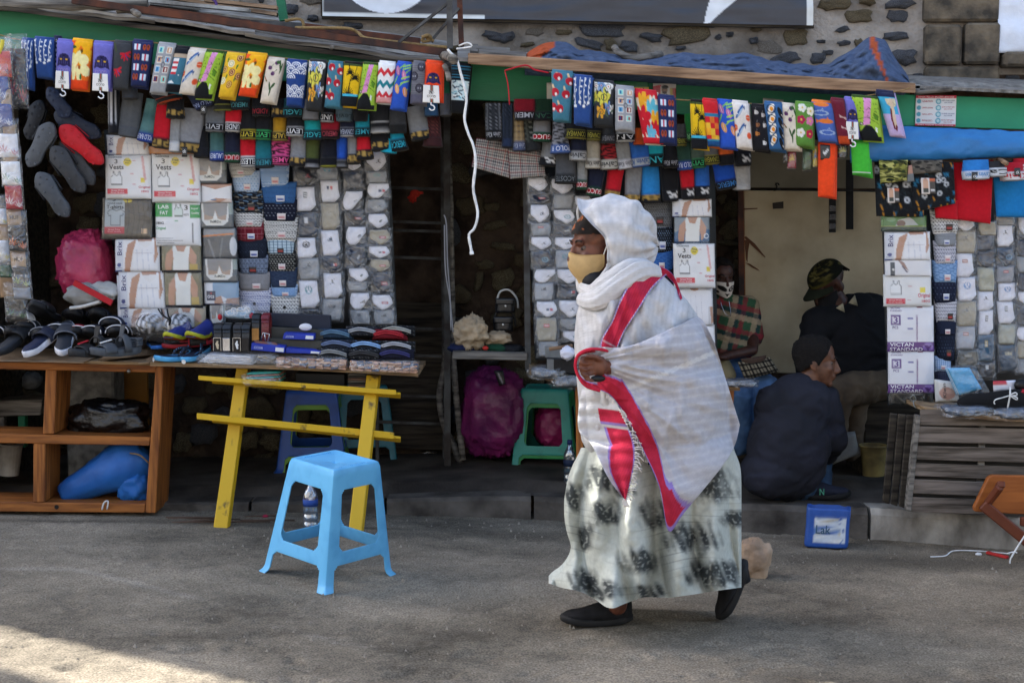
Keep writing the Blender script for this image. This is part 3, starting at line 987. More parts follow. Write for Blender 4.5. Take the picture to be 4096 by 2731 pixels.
for j in range(nv):
 t=j/(nv-1)
 for i,x in enumerate(xs_):
  yt=float(np.interp(x,[p[0]for p in prof],[p[1]for p in prof]))
  yb=236+0.063*(x-1890)+12
  y=yb+(yt+9*mno(Vector((x*.021,4,1)))-yb)*t
  Y=6.88+0.35*t*t-0.05*sin(t*3.1)
  n1=mno(Vector((x*.006+t*1.5,t*3,2)))
  n2=abs(mno(Vector((x*.013-t*2,t*4,9))))
  if 0<j:
   kk=min(1,max(0,(t-.25)*3))
   Y+=kk*(0.07*n1-0.11*n2)+.03+.05*abs(mno(Vector((x*.03+t*3,t*7,2))))
  p=P(x,y,Y)
  V.append(p)
  c=np.array(L("4a5a76"))*(1+.25*mno(Vector((x*.05,t*20,0))))
  if(x<2215 and t>.25 and(x-2100)/115<1.3*t)or(3478<x<3500+60*(1-t)and x>3466+90*(1-t)and t>.1):
   c=np.array(L("b5532e"))
  cols.append(c)
nb_=len(V)
for k in range(nb_):
 q=V[k].copy();q.y+=0.25;q.z-=0.04
 V.append(q);cols.append(cols[k])
Fc=[]
for j in range(nv-1):
 for i in range(nu-1):
  a=j*nu+i
  Fc+=[(a,a+1,a+nu+1,a+nu),(nb_+a,nb_+a+nu,nb_+a+nu+1,nb_+a+1)]
for i in range(nu-1):
 a=(nv-1)*nu+i
 Fc+=[(a,a+1,nb_+a+1,nb_+a),(nb_+i,nb_+i+1,i+1,i)]
for j in range(nv-1):
 a,c=j*nu,j*nu+nu-1
 Fc+=[(a,a+nu,nb_+a+nu,nb_+a),(c,nb_+c,nb_+c+nu,c+nu)]
mk("folded_tarp",V,Fc,printed("denim_tarp",rough=0.85,bump=0.5,bscale=300,var=0.3),cols=np.array(cols),label="blue denim tarp with orange lining folded on the beam",cat="tarp")
MB().tube(spline([P(2458,190,7.2),P(2475,212,7.16),P(2530,234,7.15),P(2590,226,7.15),P(2645,218,7.2)],14),.017,n=9).mk("curved_branch",M_WOODG,None,smooth=1,label="curved grey branch lying on the blue denim tarp",cat="branch")
MB().tube(spline([P(3660,372,6.85),P(3720,366,6.85),P(3810,358,6.82)],8),.011,n=8).mk("stick",M_WOODG,None,smooth=1,label="short bare stick jutting past the right end of the beam",cat="stick")
# posters on the fascia boards
nt_=thing("notice_poster","white health notice with red header and blue icons on pale green fascia","poster",P(3744,506,6.96))
cv=Cv("dfe6ee",120,90)
cv.rect(0,0,1,.1,"cf2b4c").rect(0,.93,1,1,"cf2b4c")
for k in range(4):
 y=.2+k*.21
 cv.ell(.08,y,.055,.075,"3fa0bd").ell(.56,y,.055,.075,"b8dbe4").ring(.56,y,.055,.075,.25,"3fa0bd")
V,Fc,cols,S=slab(pq4((3664,382),(3826,382),(3822,507),(3660,503),6.982),60,48,0.004,cv,wr=0.0005,seed=2)
mk("sheet",V,Fc,PACK,nt_,cols=cols)
letter("ከኮሮና ቫይረስ ወረርሽኝ መከላከያ",S,(.06,.02,.94,.085),"f4e9ec",nt_)
letter("ራስዎን ከበሽታው ይጠብቁ ይከላከሉ",S,(.06,.945,.94,.985),"f4e9ec",nt_)
for k,(s1,s2)in enumerate((("አይጨባበጡ","እጅዎን በሳሙና ይታጠቡ"),("ርቀትዎን ይጠብቁ","አይንዎን አፍንጫዎን አይንኩ"),("ሲያስሉ ይሸፍኑ","ከታመሙ ቤት ይቆዩ"),("ጭምብል ያድርጉ","ወደ ጤና ተቋም ይደውሉ"))):
 y=.2+k*.21
 letter(s1,S,(.16,y-.03,.42,y+.03),"b13a55",nt_)
 letter(s2,S,(.64,y-.05,.96,y-.005),"3a4f86"if k%2==0 else "b13a55",nt_)
 letter("አደራ በጥብቅ",S,(.7,y+.015,.9,y+.055),"3a4f86"if k%2==0 else "b13a55",nt_)
et=thing("flag_poster","green yellow red poster lettered ETHIOPIA behind the hanging socks","poster",P(2520,400,7.04))
cv=Cv("d6b53a",60,40)
cv.rect(0,0,1,.36,"1d6b3c").rect(0,.74,1,1,"b52a26")
V,Fc,cols,S=slab(pq4((2445,326),(2594,320),(2596,402),(2447,402),7.05),26,22,0.004,cv,wr=0.0005,seed=3)
mk("sheet",V,Fc,PACK,et,cols=cols)
letter("ETHIOPIA",S,(.08,.4,.93,.7),"1c1a12",et)
pp=thing("portrait_poster","small poster of a bearded man in dark suit beside the yellow poster","poster",P(2658,390,7.04))
cv=Cv("c9c4bd",48,40)
cv.poly([(0,.2),(.35,.1),(.3,1),(0,1)],"b83440").poly([(.72,.3),(1,.3),(1,1),(.8,1)],"a8443a").poly([(.72,.3),(.84,.3),(.88,1),(.76,1)],"b9a54a")
cv.ell(.5,.42,.13,.24,"7a5642").ell(.52,.24,.15,.14,"1d1816").ell(.5,.62,.1,.1,"2c211c").poly([(.3,1),(.42,.72),(.5,.8),(.6,.7),(.78,1)],"22242b").poly([(.46,.72),(.5,1),(.56,.72)],"dcd9d2")
V,Fc,cols,S=slab(pq4((2612,334),(2704,336),(2704,396),(2612,392),7.05),30,24,0.003,cv,wr=0.0004,seed=4)
mk("sheet",V,Fc,PACK,pp,cols=cols)
V,Fc,cols,S=slab(pq4((2187,332),(2300,326),(2300,400),(2187,402),7.05),8,8,0.003,base="cfc9bb",wr=0.0005)
mk("paper_sheet",V,Fc,PACK,cols=cols,label="torn pale paper pasted behind the bat print sock",cat="paper")
V,Fc,cols,S=slab(pq4((3052,392),(3134,400),(3134,440),(3050,430),7.0),8,8,0.003,base="8f9288",wr=0.0005)
mk("paper_card",V,Fc,PACK,cols=cols,label="small grey card pinned on the fascia above the egg print sock",cat="card")
# prints of the hanging socks
def pr_blossom(c):
 rr=random.Random(3)
 for k,x in enumerate((.12,.36,.6,.84)):
  c.line([(x,0),(x-.06,.3),(x-.02,.62-.08*(k%2))],.03,"d8dce0")
  for q in range(5):
   y=.06+q*.12+.03*(k%2)
   c.ell(x+rr.uniform(-.09,.07),y,.055,.02,"e6e8ea",rr.uniform(-1,1))
  c.ell(x-.03,.62-.08*(k%2),.08,.035,"e6e8ea")
def pr_dots(c):
 for j in range(9):
  for i in range(3):
   c.ell(.2+.32*i+.1*(j%2),.08+j*.1,.07,.03,"dfe2e6")
def pr_cat(c,dark="2a2650"):
 c.ell(.5,.42,.34,.14,dark)
 c.poly([(.16,.42),(.1,.58),(.34,.52)],dark).poly([(.84,.42),(.92,.58),(.66,.52)],dark)
 for k in range(5):
  c.line([(.24+.13*k,.32),(.27+.115*k,.5)],.018,"4d4a86")
 c.ell(.34,.41,.07,.02,"c49b2b").ell(.66,.41,.07,.02,"c49b2b").ell(.5,.33,.05,.02,"15142b")
def pr_flower(c):
 c.poly([(0,0),(1,0),(1,.12),(0,.2)],"e8541c")
 def fl(x,y,s,col,mid):
  for k in range(5):
   a=k*1.257+.3
   c.ell(x+s*cos(a)*.9,y+s*.62*sin(a)*.9,s*.75,s*.34,col,a*.6)
  c.ell(x,y,s*.2,s*.12,mid)
 c.rect(0,.1,1,.8,"e9701f")
 fl(.55,.22,.36,"f2b01c","6a4a18")
 fl(.5,.55,.34,"f3e7a6","a05a1e")
 fl(.02,.42,.2,"f3e7a6","a05a1e")
 c.ell(.14,.14,.14,.03,"2f5a2c").ell(.6,.74,.06,.06,"2f6a33")
 c.rect(0,.8,1,1,"e8481c")
def pr_lily(c):
 for(x,y)in((.72,.25),(.3,.6)):
  for k in range(6):
   a=k*.7-.4
   c.line([(x,y),(x+.24*cos(a),y+.13*sin(a))],.08,"c01f30")
  c.line([(x,y),(x+.15,y+.1)],.04,"5a3a7a")
 c.line([(.1,.05),(.2,.2)],.08,"3f4a2c")
def pr_shoes(c):
 k=0
 for j in range(4):
  for i in range(2):
   x,y=.3+.45*i,.13+.22*j
   if(i+j)%2==0:
    c.rect(x-.16,y-.07,x+.16,y+.07,"cfdff0").rect(x-.03,y-.07,x+.04,y+.07,"c43a4e")
   else:
    c.ell(x-.08,y,.08,.07,"a5482a").ell(x+.09,y,.08,.07,"a5482a").ell(x-.08,y-.02,.03,.03,"3a2018").ell(x+.09,y-.02,.03,.03,"3a2018")
def pr_stamps(c):
 k=0
 for j in range(4):
  for i in range(2):
   x,y=.28+.46*i,.12+.2*j
   col=["8fd6cc","7d1f2c","6aa4cf","c79a7a"][(k*3+j)%4]
   c.rect(x-.15,y-.07,x+.15,y+.07,"e2ded4").rect(x-.12,y-.055,x+.12,y+.055,col)
   c.rect(x-.04,y-.04,x+.05,y+.04,["2f6f9f","e6dcd0","31507c","a03a34"][k%4])
   k+=1
 for q in range(3):
  c.line([(.05,.27+.015*q),(.45,.26+.015*q)],.012,"5b5b60")
 c.ring(.55,.42,.09,.05,.2,"5b5b60")
def pr_light(c):
 c.rect(0,0,1,.2,"15181f").rect(0,.14,1,.22,"b7a48e")
 for k in range(6):
  c.rect(.12,.25+k*.06,.5,.31+k*.06,"c2303a"if k%2 else "e6e4e2")
 c.poly([(0,.8),(.3,.74),(.5,.8)],"dfe6ea").ell(.7,.62,.04,.015,"e6eaea").rect(0,.83,1,1,"14161c")
def pr_fish(c):
 for(x,y)in((.38,.2),(.34,.6)):
  c.ell(x,y,.3,.055,"2f5d9b",-.5).ell(x+.02,y+.015,.2,.022,"a8bfd6",-.5)
  c.poly([(x+.22,y-.1),(x+.36,y-.13),(x+.3,y-.03)],"2c4a7c").ell(x-.16,y+.05,.03,.012,"f0f0f0")
 for(x,y)in((.86,.33),(.84,.72),(.02,.55)):
  c.ell(x,y,.16,.075,"e07a52").ell(x,y,.12,.052,"d9502f").line([(x-.1,y),(x+.1,y)],.015,"f0c0a0")
def pr_trout(c):
 rr=random.Random(1)
 c.poly([(.42,0),(.72,0),(.58,.34),(.5,.62),(.16,.66),(.3,.4)],"d98fc0")
 for k in range(50):
  c.ell(rr.random(),rr.random()*.6,.022,.011,"33501c")
 c.poly([(.7,.36),(.92,.42),(.85,.52),(.72,.5)],"5c8a26").line([(.7,.36),(.92,.42),(.85,.52)],.02,"22380f")
 c.line([(0,.52),(.4,.46),(.9,.6)],.018,"22380f").ring(.12,.62,.06,.03,.3,"402050").ell(.12,.62,.03,.015,"f0d0e0")
 c.poly([(0,.8),(.3,.64),(.55,.66),(.72,.78),(.86,.96),(.86,1),(0,1)],"16181a").poly([(.72,.68),(.82,.7),(.8,.82),(.72,.78)],"e4e8e0")
 c.rect(0,.9,1,1,"16181a")
def pr_citrus(c):
 for k,(x,y)in enumerate(((.78,.07),(.4,.22),(.1,.36),(.55,.42),(.12,.62),(.56,.7),(.95,.5))):
  col=["7d2440","e8e2c0","a0653a"][k%3]
  c.ell(x,y,.17,.085,col).ring(x,y,.11,.055,.16,"e9c66a"if k%3!=1 else "b9b07a").ell(x,y,.03,.015,"e9c66a")
 for x,y in((.2,.14),(.75,.28),(.3,.52),(.8,.57)):
  c.ell(x,y,.04,.06,"4d7a35",.4)
def pr_violet(c):
 for x,y in((.62,.08),(.28,.2),(.5,.33)):
  c.ell(x,y,.12,.05,"5b2a5e").ell(x+.04,y-.02,.05,.02,"8a5a8e").line([(x,y),(x+.2,y-.1)],.025,"3c5a34")
 for x,y in((.45,.62),(.65,.6),(.55,.72),(.7,.06),(.82,.12),(.9,.2)):
  c.ell(x,y,.13,.045,"35562f",x*9)
 c.ell(.14,.46,.14,.02,"8a4a2a",.5).ell(.2,.5,.05,.02,"6a6a3a")
def pr_wave(c):
 for(y0,rows)in((.06,4),(.58,3)):
  for j in range(rows):
   for i in range(-1,4):
    x,y=(i+.5*(j%2))*.5,y0+.09*j+.05
    if j==rows-1 and y0<.5 and i%2:
     continue
    for q,col in((.24,"e4e6ea"),(.19,"23407e"),(.14,"e4e6ea"),(.09,"23407e"),(.05,"e4e6ea")):
     m=(((c.U-x)/q)**2+((c.Vv-y)/(q*.42))**2<1)&(c.Vv<y)
     c.put(m,col)
def pr_floral(c):
 rr=random.Random(5)
 for x,y,s,col in((.1,.1,.2,"e2e0d8"),(.7,.1,.24,"e6e4dc"),(.35,.09,.2,"7f9fc6"),(.5,.35,.3,"d8cf52"),(.1,.36,.18,"d8cf52"),(.72,.58,.2,"7590c0"),(.35,.68,.24,"dfa032"),(.92,.6,.14,"e2e0d8")):
  for k in range(5):
   a=k*1.26+x*7
   c.ell(x+s*.5*cos(a),y+s*.26*sin(a),s*.55,s*.28,col,a)
  c.ring(x,y,s*.5,s*.24,.12,"2c2c28")
  c.ell(x,y,s*.14,s*.08,"c9602f")
 for k in range(7):
  c.ell(rr.random(),.2+rr.random()*.6,.1,.03,"4c5c48",rr.random()*3)
 c.rect(0,.82,1,1,"2e2f30")
def pr_bats(c):
 for(x,y)in((.3,.1),(.86,.18),(.14,.42),(.7,.45),(.4,.75),(.02,.72)):
  c.line([(x-.02,y-.05),(x-.1,y-.14)],.09,"d8bd96")
  c.ell(x,y,.21,.085,"b01f2f").ell(x+.05,y+.04,.065,.03,"ece6e2")
def pr_palm(c):
 def palm(x,y,s):
  for k in range(13):
   a=pi*(.86+1.28*k/12)
   x1,y1=x+s*cos(a),y+s*.55*sin(a)
   c.poly([(x-.03,y),(x1,y1),(x+.03,y+.02)],"14140e").line([(x,y),(x1,y1)],.035,"14140e")
 c.rect(0,0,1,.06,"3a4a1c")
 palm(.38,.74,.34);c.line([(.38,.74),(.46,.4)],.05,"14140e")
 palm(.7,.36,.26);palm(.4,.24,.2)
 c.line([(.4,.24),(.3,.02)],.05,"14140e").line([(.7,.36),(.72,.05)],.03,"14140e")
 c.rect(0,.72,1,.78,"46b8d6").rect(0,.78,1,1,"17181c")
def pr_zig(c):
 for k,(y,col)in enumerate(((.12,"c8313c"),(.42,"1f7a86"),(.7,"c8313c"))):
  m=np.abs(((c.U*2.5)%1)-.5)*.22
  c.put((c.Vv>y+m)&(c.Vv<y+m+.12),col)
 c.rect(0,.86,1,1,"dc9c9c")
def pr_tulip(c):
 for(x,y,col)in((.2,.17,"a86a96"),(.62,.26,"c27aa4"),(.3,.56,"d8a05c"),(.85,.62,"d8955c")):
  c.ell(x,y,.17,.085,col,.4).line([(x-.05,y-.06),(x+.04,y+.07)],.03,"e6c0d0").line([(x+.1,y-.05),(x+.4,y-.16)],.045,"8fc23c")
 for y in(.04,.1,.3,.4):
  c.line([(.5,y+.04),(.8,y),(1,y-.03)],.05,"9fd44a")
 c.line([(0,.5),(.2,.3)],.06,"7ab23a")
def pr_mask(c):
 for k in range(14):
  c.line([(0,.06+k*.05),(1,.06+k*.05)],.02,"7b7a82")
 for x,y in((.7,.1),(.2,.34),(.6,.62)):
  c.ell(x,y,.25,.1,"4a4955").ring(x,y,.25,.1,.12,"2c2b34").ell(x-.08,y,.04,.02,"a8a8b0").ell(x+.08,y,.04,.02,"a8a8b0")
 c.rect(0,.78,1,1,"5a596a")
def pr_seawave(c):
 for k in range(7):
  c.rect(0,.03+.06*k,1,.045+.06*k,"3a88a8")
 rr=random.Random(8)
 c.rect(0,.34,1,.74,"cfe6ea")
 for k in range(26):
  x,y=rr.random(),.36+rr.random()*.34
  c.line([(x,y),(x+.16,y+rr.uniform(-.05,.05))],.045,rr.choice(["1c4a66","123044","62b6cc","e8f0f0"]))
 c.rect(0,.74,1,1,"15171b")
def pr_hawaii(c):
 c.rect(0,0,1,.14,"c9202e")
 rr=random.Random(4)
 for x,y,s,col in((.4,.22,.34,"e9a52a"),(.75,.2,.2,"e8dcc6"),(.7,.36,.34,"5fb6c6"),(.2,.5,.34,"c9202e"),(.78,.55,.3,"e9a52a"),(.2,.72,.28,"c9202e"),(.7,.72,.26,"c9202e"),(.45,.8,.24,"6ab4cf")):
  for k in range(5):
   a=k*1.257+x*5
   c.ell(x+s*.6*cos(a),y+s*.3*sin(a),s*.5,s*.26,col,a*.5)
 c.rect(0,.88,1,1,"c9202e")
def pr_check(c):
 cols=["c8242c","e8a62a","d9722a","e6b83a","c8242c"]
 c.rect(0,0,1,.28,"c8242c").rect(0,.28,1,.36,"2c7a9c")
 for j in range(4):
  for i in range(3):
   c.rect(i/3,.36+j*.13,(i+1)/3,.49+j*.13,cols[(i*2+j*3)%5])
 c.rect(0,.84,1,.88,"2f86a2").rect(0,.88,1,1,"1f4f84")
def pr_coffee(c):
 for k,(x,y,col)in enumerate(((.25,.15,"c9c2bb"),(.7,.2,"b9b0aa"),(.3,.42,"8a5a3a"),(.75,.42,"c9c2bb"),(.25,.62,"b8763a"),(.7,.82,"d8d4d0"))):
  c.rect(x-.08,y-.04,x+.08,y+.05,col).ring(x+.11,y,.05,.025,.4,col).line([(x,y-.06),(x+.03,y-.1)],.02,"8a8480")
def pr_eggs(c):
 for k in range(4):
  y=.12+.22*k
  c.ell(.32,y,.22,.085,"e8e2d6",-.5).ring(.32,y,.22,.085,.1,"1c1a18").ell(.34,y,.1,.05,"e08f2c")
  c.ell(.82,y+.08,.19,.09,"17181a",.6)
  for q in range(3):
   c.ell(.9+.04*q,y+.12+.015*q,.03,.012,"e0d8d0")
def pr_gflower(c):
 for k,(x,y,col)in enumerate(((.35,.1,"e4e2d6"),(.8,.17,"e8e0c8"),(.3,.38,"a8204c"),(.78,.4,"d87aa4"),(.3,.68,"e6e0d8"),(.8,.7,"b02040"))):
  for q in range(5):
   a=q*1.257
   c.ell(x+.13*cos(a),y+.06*sin(a),.1,.05,col)
  c.ell(x,y,.05,.025,"d9b84a")
def pr_shark(c):
 for(x,y,col)in((.4,.06,"e07a34"),(.3,.28,"9fb2cc"),(.5,.48,"e07a34"),(.5,.76,"9fb2cc")):
  if col[0]=='e':
   c.ell(x,y,.36,.06,col).poly([(x,y),(x+.1,y-.12),(x+.18,y)],col).poly([(x-.45,y-.05),(x-.3,y),(x-.45,y+.06)],col)
  else:
   c.ring(x,y,.34,.055,.18,col).line([(x,y-.05),(x+.12,y-.12),(x+.16,y-.04)],.025,col)
def pr_hands(c):
 for y in(.35,.6):
  for q in range(3):
   c.line([(.4,y+.02*q),(.95,y+.1-.03*q)],.03,"c9a8a0")
 c.rect(0,.82,1,1,"c04a22")
def pr_venus(c):
 c.rect(0,0,1,.12,"1d2444").rect(0,.12,1,.5,"3fa6cf").rect(0,.5,1,1,"c3add6")
 c.poly([(.3,.16),(.95,.14),(.9,.3),(.6,.36),(.35,.28)],"d9caa8")
 for k in range(5):
  c.line([(.62,.2),(.36+.13*k,.3)],.015,"7a6440")
 c.line([(.62,.2),(.6,.45),(.55,.7)],.2,"d6bfa6").ell(.55,.74,.1,.05,"d6bfa6")
 c.line([(.5,.4),(.4,.62),(.44,.82)],.1,"6a2226").line([(.6,.78),(.55,.84)],.12,"6a2226")
def pr_plain(c):
 pass
def pr_hem(c):
 c.rect(0,.9,1,.93,"cfd4cf")
def sock(label,pts,pr,base,cuff=None,card=False,Y=6.84,name="sock",logo=None,group="socks pegged along the line",seed=None):
 tl,tr,bl,br_,yt,yb=pts
 c=Cv(base,68,112)
 pr(c)
 if cuff:
  c.rect(0,.86,1,1,cuff)
 seed=seed if seed is not None else int(tl*7+yt)
 rr=random.Random(seed)
 tilt=(tr-tl)*0.09
 q=pq4((tl,yt),(tr,yt+tilt),(br_,yb+tilt*.5),(bl,yb),Y)
 V,Fc,cols,S=slab(q,34,56,0.040,c,wr=0.006,seed=seed,prof=3.0,wf=11)
 q2=pq4((tl+4,yt+2),(tr+5,yt+tilt),(br_+9,yb+tilt+rr.randint(2,9)),(bl+6,yb+rr.randint(1,7)),Y+0.026)
 V2,F2,c2,_=slab(q2,8,12,0.03,None,base="%02x%02x%02x"%tuple(int(x*.96)for x in([int(base[i:i+2],16)for i in(0,2,4)])),wr=0.003,seed=seed+1,prof=3.0)
 n=len(V)
 tb=MB().tube([Vector(q[0])+Vector((0.004,.012,-.004)),Vector(q[1])+Vector((-.004,.012,-.004))],.016,n=10)
 n2=n+len(V2)
 Vall=np.concatenate([V,V2,np.array([tuple(v)for v in tb.V])])
 Fall=Fc+[tuple(i+n for i in f)for f in F2]+[tuple(i+n2 for i in f)for f in tb.F]
 call=np.concatenate([cols,c2,np.tile(c.a[1,20],(len(tb.V),1))])
 o=mk(name,Vall,Fall,KNIT,cols=call,label=label,cat="sock",group=group)
 if pr is pr_cat:
  letter("GUCCI",S,(.2,.6,.8,.68),"9a8cc0"if base[0]<"a"else "5a1f10",o,flip=True)
 if card:
  w=br_-bl
  cx,cyt,cyb=(bl+br_)/2-w*.06,yb-62,yb+8
  cc=Cv("e8e6e2",40,40).rect(.43,0,.5,1,"2a5a3a").rect(.5,0,.57,1,"b02a30").rect(.57,0,.63,1,"2a5a3a").rect(.2,.3,.82,.74,"e8e6e2")
  cc.ring(.45,.42,.08,.08,.3,"3c3a38").ring(.56,.42,.08,.08,.3,"3c3a38")
  k=(tr-tl)*.05
  Vc,Fc_,colc,Sc=slab(pq4((cx-w*.42,cyt),(cx+w*.42,cyt+k),(cx+w*.42+3,cyb+k),(cx-w*.42-3,cyb),Y-.024),16,16,.003,cc,wr=.0005,seed=seed)
  cd=mk("card",Vc,Fc_,PACK,o,cols=colc)
  letter("GUCCI",Sc,(.26,.56,.78,.7),"55504c",cd,flip=True)
  MB().tube(spline([P(cx,cyb,Y-.024),P(cx,cyb+10,Y-.024),P(cx+10,cyb+14,Y-.024),P(cx+14,cyb+26,Y-.024),P(cx+2,cyb+32,Y-.024),P(cx-8,cyb+24,Y-.024)],14),.0035,n=6).mk("hook",ink("e8e8ea"),cd,smooth=1)
 return o
LS=[("navy blossom print sock at the far left of the line",(85,138,90,131,158,355),pr_blossom,"2b4a86",None,0),("dark navy white dotted sock hanging behind the wide blossom sock",(212,246,212,236,150,335),pr_dots,"1b2240",None,0),("wide navy blossom print sock second along the left line",(135,217,148,212,153,312),pr_blossom,"2b4a86",None,0),("purple cat print sock with card left of the first orange flower sock",(228,304,222,282,162,345),pr_cat,"6f6cba",None,1),("orange and yellow flower sock between the two purple cat socks",(288,372,282,350,160,358),pr_flower,"e9701f",None,0),("purple cat print sock with card right of the first orange flower sock",(373,456,370,440,170,355),pr_cat,"6f6cba",None,1),("charcoal sock with red lilies",(455,530,452,512,168,356),pr_lily,"3a3c40",None,0),("navy sock printed with shirts and brown shoes on the left line",(530,612,523,585,164,346),pr_shoes,"232c56",None,0),("grey postage stamp print sock on the left line",(632,705,598,660,176,372),pr_stamps,"9a9ca0",None,0),("teal lighthouse sock with red and white stripes",(702,762,662,718,190,368),pr_light,"3f7288",None,0),("cream sock with blue fish on the left line",(752,828,715,778,198,376),pr_fish,"d9cfc0",None,0),("green trout sock beside the yellow citrus sock",(820,896,776,846,206,394),pr_trout,"9cbf3e",None,0),("yellow citrus slice print sock",(905,985,873,932,216,390),pr_citrus,"e6b72c",None,0),("orange and yellow flower sock right of the citrus sock",(988,1070,953,1020,215,384),pr_flower,"e9701f",None,0),("cream sock with purple violets on the left line",(1070,1140,1040,1098,236,412),pr_violet,"d9cdbb",None,0),("blue sock with white wave arcs",(1146,1230,1146,1208,243,424),pr_wave,"23407e",None,0),("black sock with yellow roses on the left line",(1236,1308,1223,1284,243,440),pr_floral,"2e2f30",None,0),("teal sock with red table tennis bats on the left line",(1312,1374,1297,1360,250,430),pr_bats,"42788c",None,0),("yellow palm tree sock on the left line",(1376,1452,1365,1424,252,424),pr_palm,"e3b91c",None,0),("green trout sock between the palm sock and the zigzag sock",(1452,1514,1426,1496,255,438),pr_trout,"9cbf3e",None,0),("white sock with red and teal zigzags",(1514,1584,1503,1567,250,412),pr_zig,"e6e6e6",None,0),("royal blue tulip print sock on the left line",(1586,1648,1560,1618,252,438),pr_tulip,"2c55b8",None,0),("grey sock with dark masks",(1650,1702,1640,1700,250,416),pr_mask,"66666e",None,0),("orange cat print sock with card",(1702,1772,1692,1766,247,402),pr_cat,"e8471f",None,1),("black and sea blue wave sock behind the white strip",(1806,1886,1804,1862,256,452),pr_seawave,"15171b",None,0),]
for lab,pts,pr,base,cuff,card in LS:
 sock(lab,pts,pr,base,cuff,bool(card),Y=6.90 if "behind the w"in lab else(6.88 if "hanging behind"in lab else 6.84))
RS=[("teal sock with red table tennis bats below the wooden beam",(2205,2294,2212,2276,286,484),pr_bats,"42788c",None,0),("navy blossom print sock below the wooden beam",(2293,2372,2296,2360,305,497),pr_blossom,"2b4a86",None,0),("black sock with roses below the wooden beam",(2376,2458,2376,2450,326,504),pr_floral,"34363a",None,0),("grey postage stamp print sock below the wooden beam",(2460,2538,2461,2531,348,522),pr_stamps,"9a9ca0",None,0),("red and cream hawaiian flower sock",(2536,2628,2576,2654,362,574),pr_hawaii,"e4d8c2",None,0),("navy sock printed with shirts and brown shoes below the beam",(2630,2700,2636,2700,385,574),pr_shoes,"232c56",None,0),("yellow palm tree sock under the beam",(2760,2820,2767,2830,404,596),pr_palm,"e3b91c",None,0),("red sock with orange checks",(2808,2870,2832,2880,400,586),pr_check,"d9722a",None,0),("royal blue tulip print sock beside the checked sock",(2866,2938,2880,2944,403,594),pr_tulip,"2c55b8",None,0),("white sock with blue fish beside the coffee sock",(2926,2994,2948,3010,408,594),pr_fish,"e0d8d0",None,0),("black coffee cup print sock",(3004,3064,3012,3074,422,604),pr_coffee,"1c1b1f",None,0),("blue sock with eggs and mussels",(3056,3130,3078,3137,412,600),pr_eggs,"35608e",None,0),("cream sock with purple violets below the beam",(3120,3184,3138,3200,418,600),pr_violet,"ddd2c0",None,0),("green sock with white and pink flowers",(3180,3256,3178,3250,412,586),pr_gflower,"5c8a3a",None,0),("blue sock with orange sharks",(3246,3332,3274,3352,406,568),pr_shark,"4a66ac",None,0),("burgundy sock with pale hands and orange cuff",(3322,3378,3356,3400,398,576),pr_hands,"6a1f30",None,0),("purple cat print sock with card below the beam",(3376,3430,3384,3440,394,548),pr_cat,"6f6cba",None,1),("green trout sock at the right end of the beam line",(3406,3512,3448,3528,386,562),pr_trout,"9cbf3e",None,0),("lilac and blue sock with painted bather at the end of the line",(3504,3576,3560,3616,366,546),pr_venus,"c3add6",None,0),("long orange sport sock with black label",(3272,3345,3272,3338,576,788),pr_plain,"ee4a1e",None,0),("bright green folded sport sock",(3403,3476,3410,3484,566,700),pr_hem,"46b83a",None,0),]
for i,(lab,pts,pr,base,cuff,card)in enumerate(RS):
 o=sock(lab,pts,pr,base,cuff,bool(card),Y=6.74+(0.03 if i>=19 else 0)-0.008*(i%2))
 if "label"in lab:
  q=pq4((3280,578),(3320,581),(3322,640),(3282,640),6.742)
  V,Fc,cols,S=slab(q,10,10,.004,Cv("17171a",30,30).line([(.3,.5),(.42,.62),(.8,.3)],.12,"e8e8e8",1),wr=.0003)
  mk("card",V,Fc,PACK,o,cols=cols)
  b=MB();b.prism([P(x,y,6.748)for x,y in((3284,766),(3292,756),(3308,744),(3306,757),(3298,763))],(0,.004,0))
  b.mk("emblem",ink("ecd8d0"),o)
for k,(pts,Y)in enumerate((([(0,140),(85,160),(300,164),(560,168),(700,182),(1000,216),(1240,244),(1500,252),(1775,250)],6.86),([(2196,288),(2300,308),(2540,366),(2700,398),(2850,404),(3100,420),(3300,410),(3420,390),(3590,366),(3640,352)],6.76))):
 MB().tube(spline([P(x,y,Y)for x,y in pts],60),.003,n=6).mk("hanging_line",M_ROPE,None,smooth=1,label=["thin line the left row of printed socks hangs from","thin line the right row of printed socks hangs from under the beam"][k],cat="line")
for lab,x0,y0,x1,y1,c1,c2 in(("small bagged red sock under the green flower sock",3147,600,3188,682,"8c1f2c","c9a83a"),("small bagged dark green sock hanging under the flower sock",3208,588,3252,688,"2a4a2a","3a6a2a"),("small bagged yellow sock with blue leaf beside the orange sock",3248,584,3274,676,"d8bd2a","3a78b8"),("small bagged black sock with yellow leaf",3346,576,3394,640,"1c1e20","a8a83a"),("small bagged plaid sock left of the red one",3132,606,3150,654,"2c3038","6a6a78")):
 o=thing("bagged_sock",lab,"sock",P((x0+x1)/2,y1,6.8),"small bagged socks under the right line")
 c=Cv(c1,30,40)
 for k in range(6):
  a=k*.6+.2
  c.line([(.5,.55),(.5+.4*cos(a),.55-.3*sin(a))],.08,c2)
 V,Fc,cols,S=slab(pq(x0+3,y0,x1-3,y1-8,6.8),12,16,.02,c,wr=.003,seed=x0)
 mk("sock_pair",V,Fc,KNIT,o,cols=cols)
 V,Fc,cols,S=slab(pq(x0,y0-4,x1,y1,6.8),10,12,.034,wr=.006,seed=x0+1)
 mk("clear_bag",V,Fc,FILM,o)
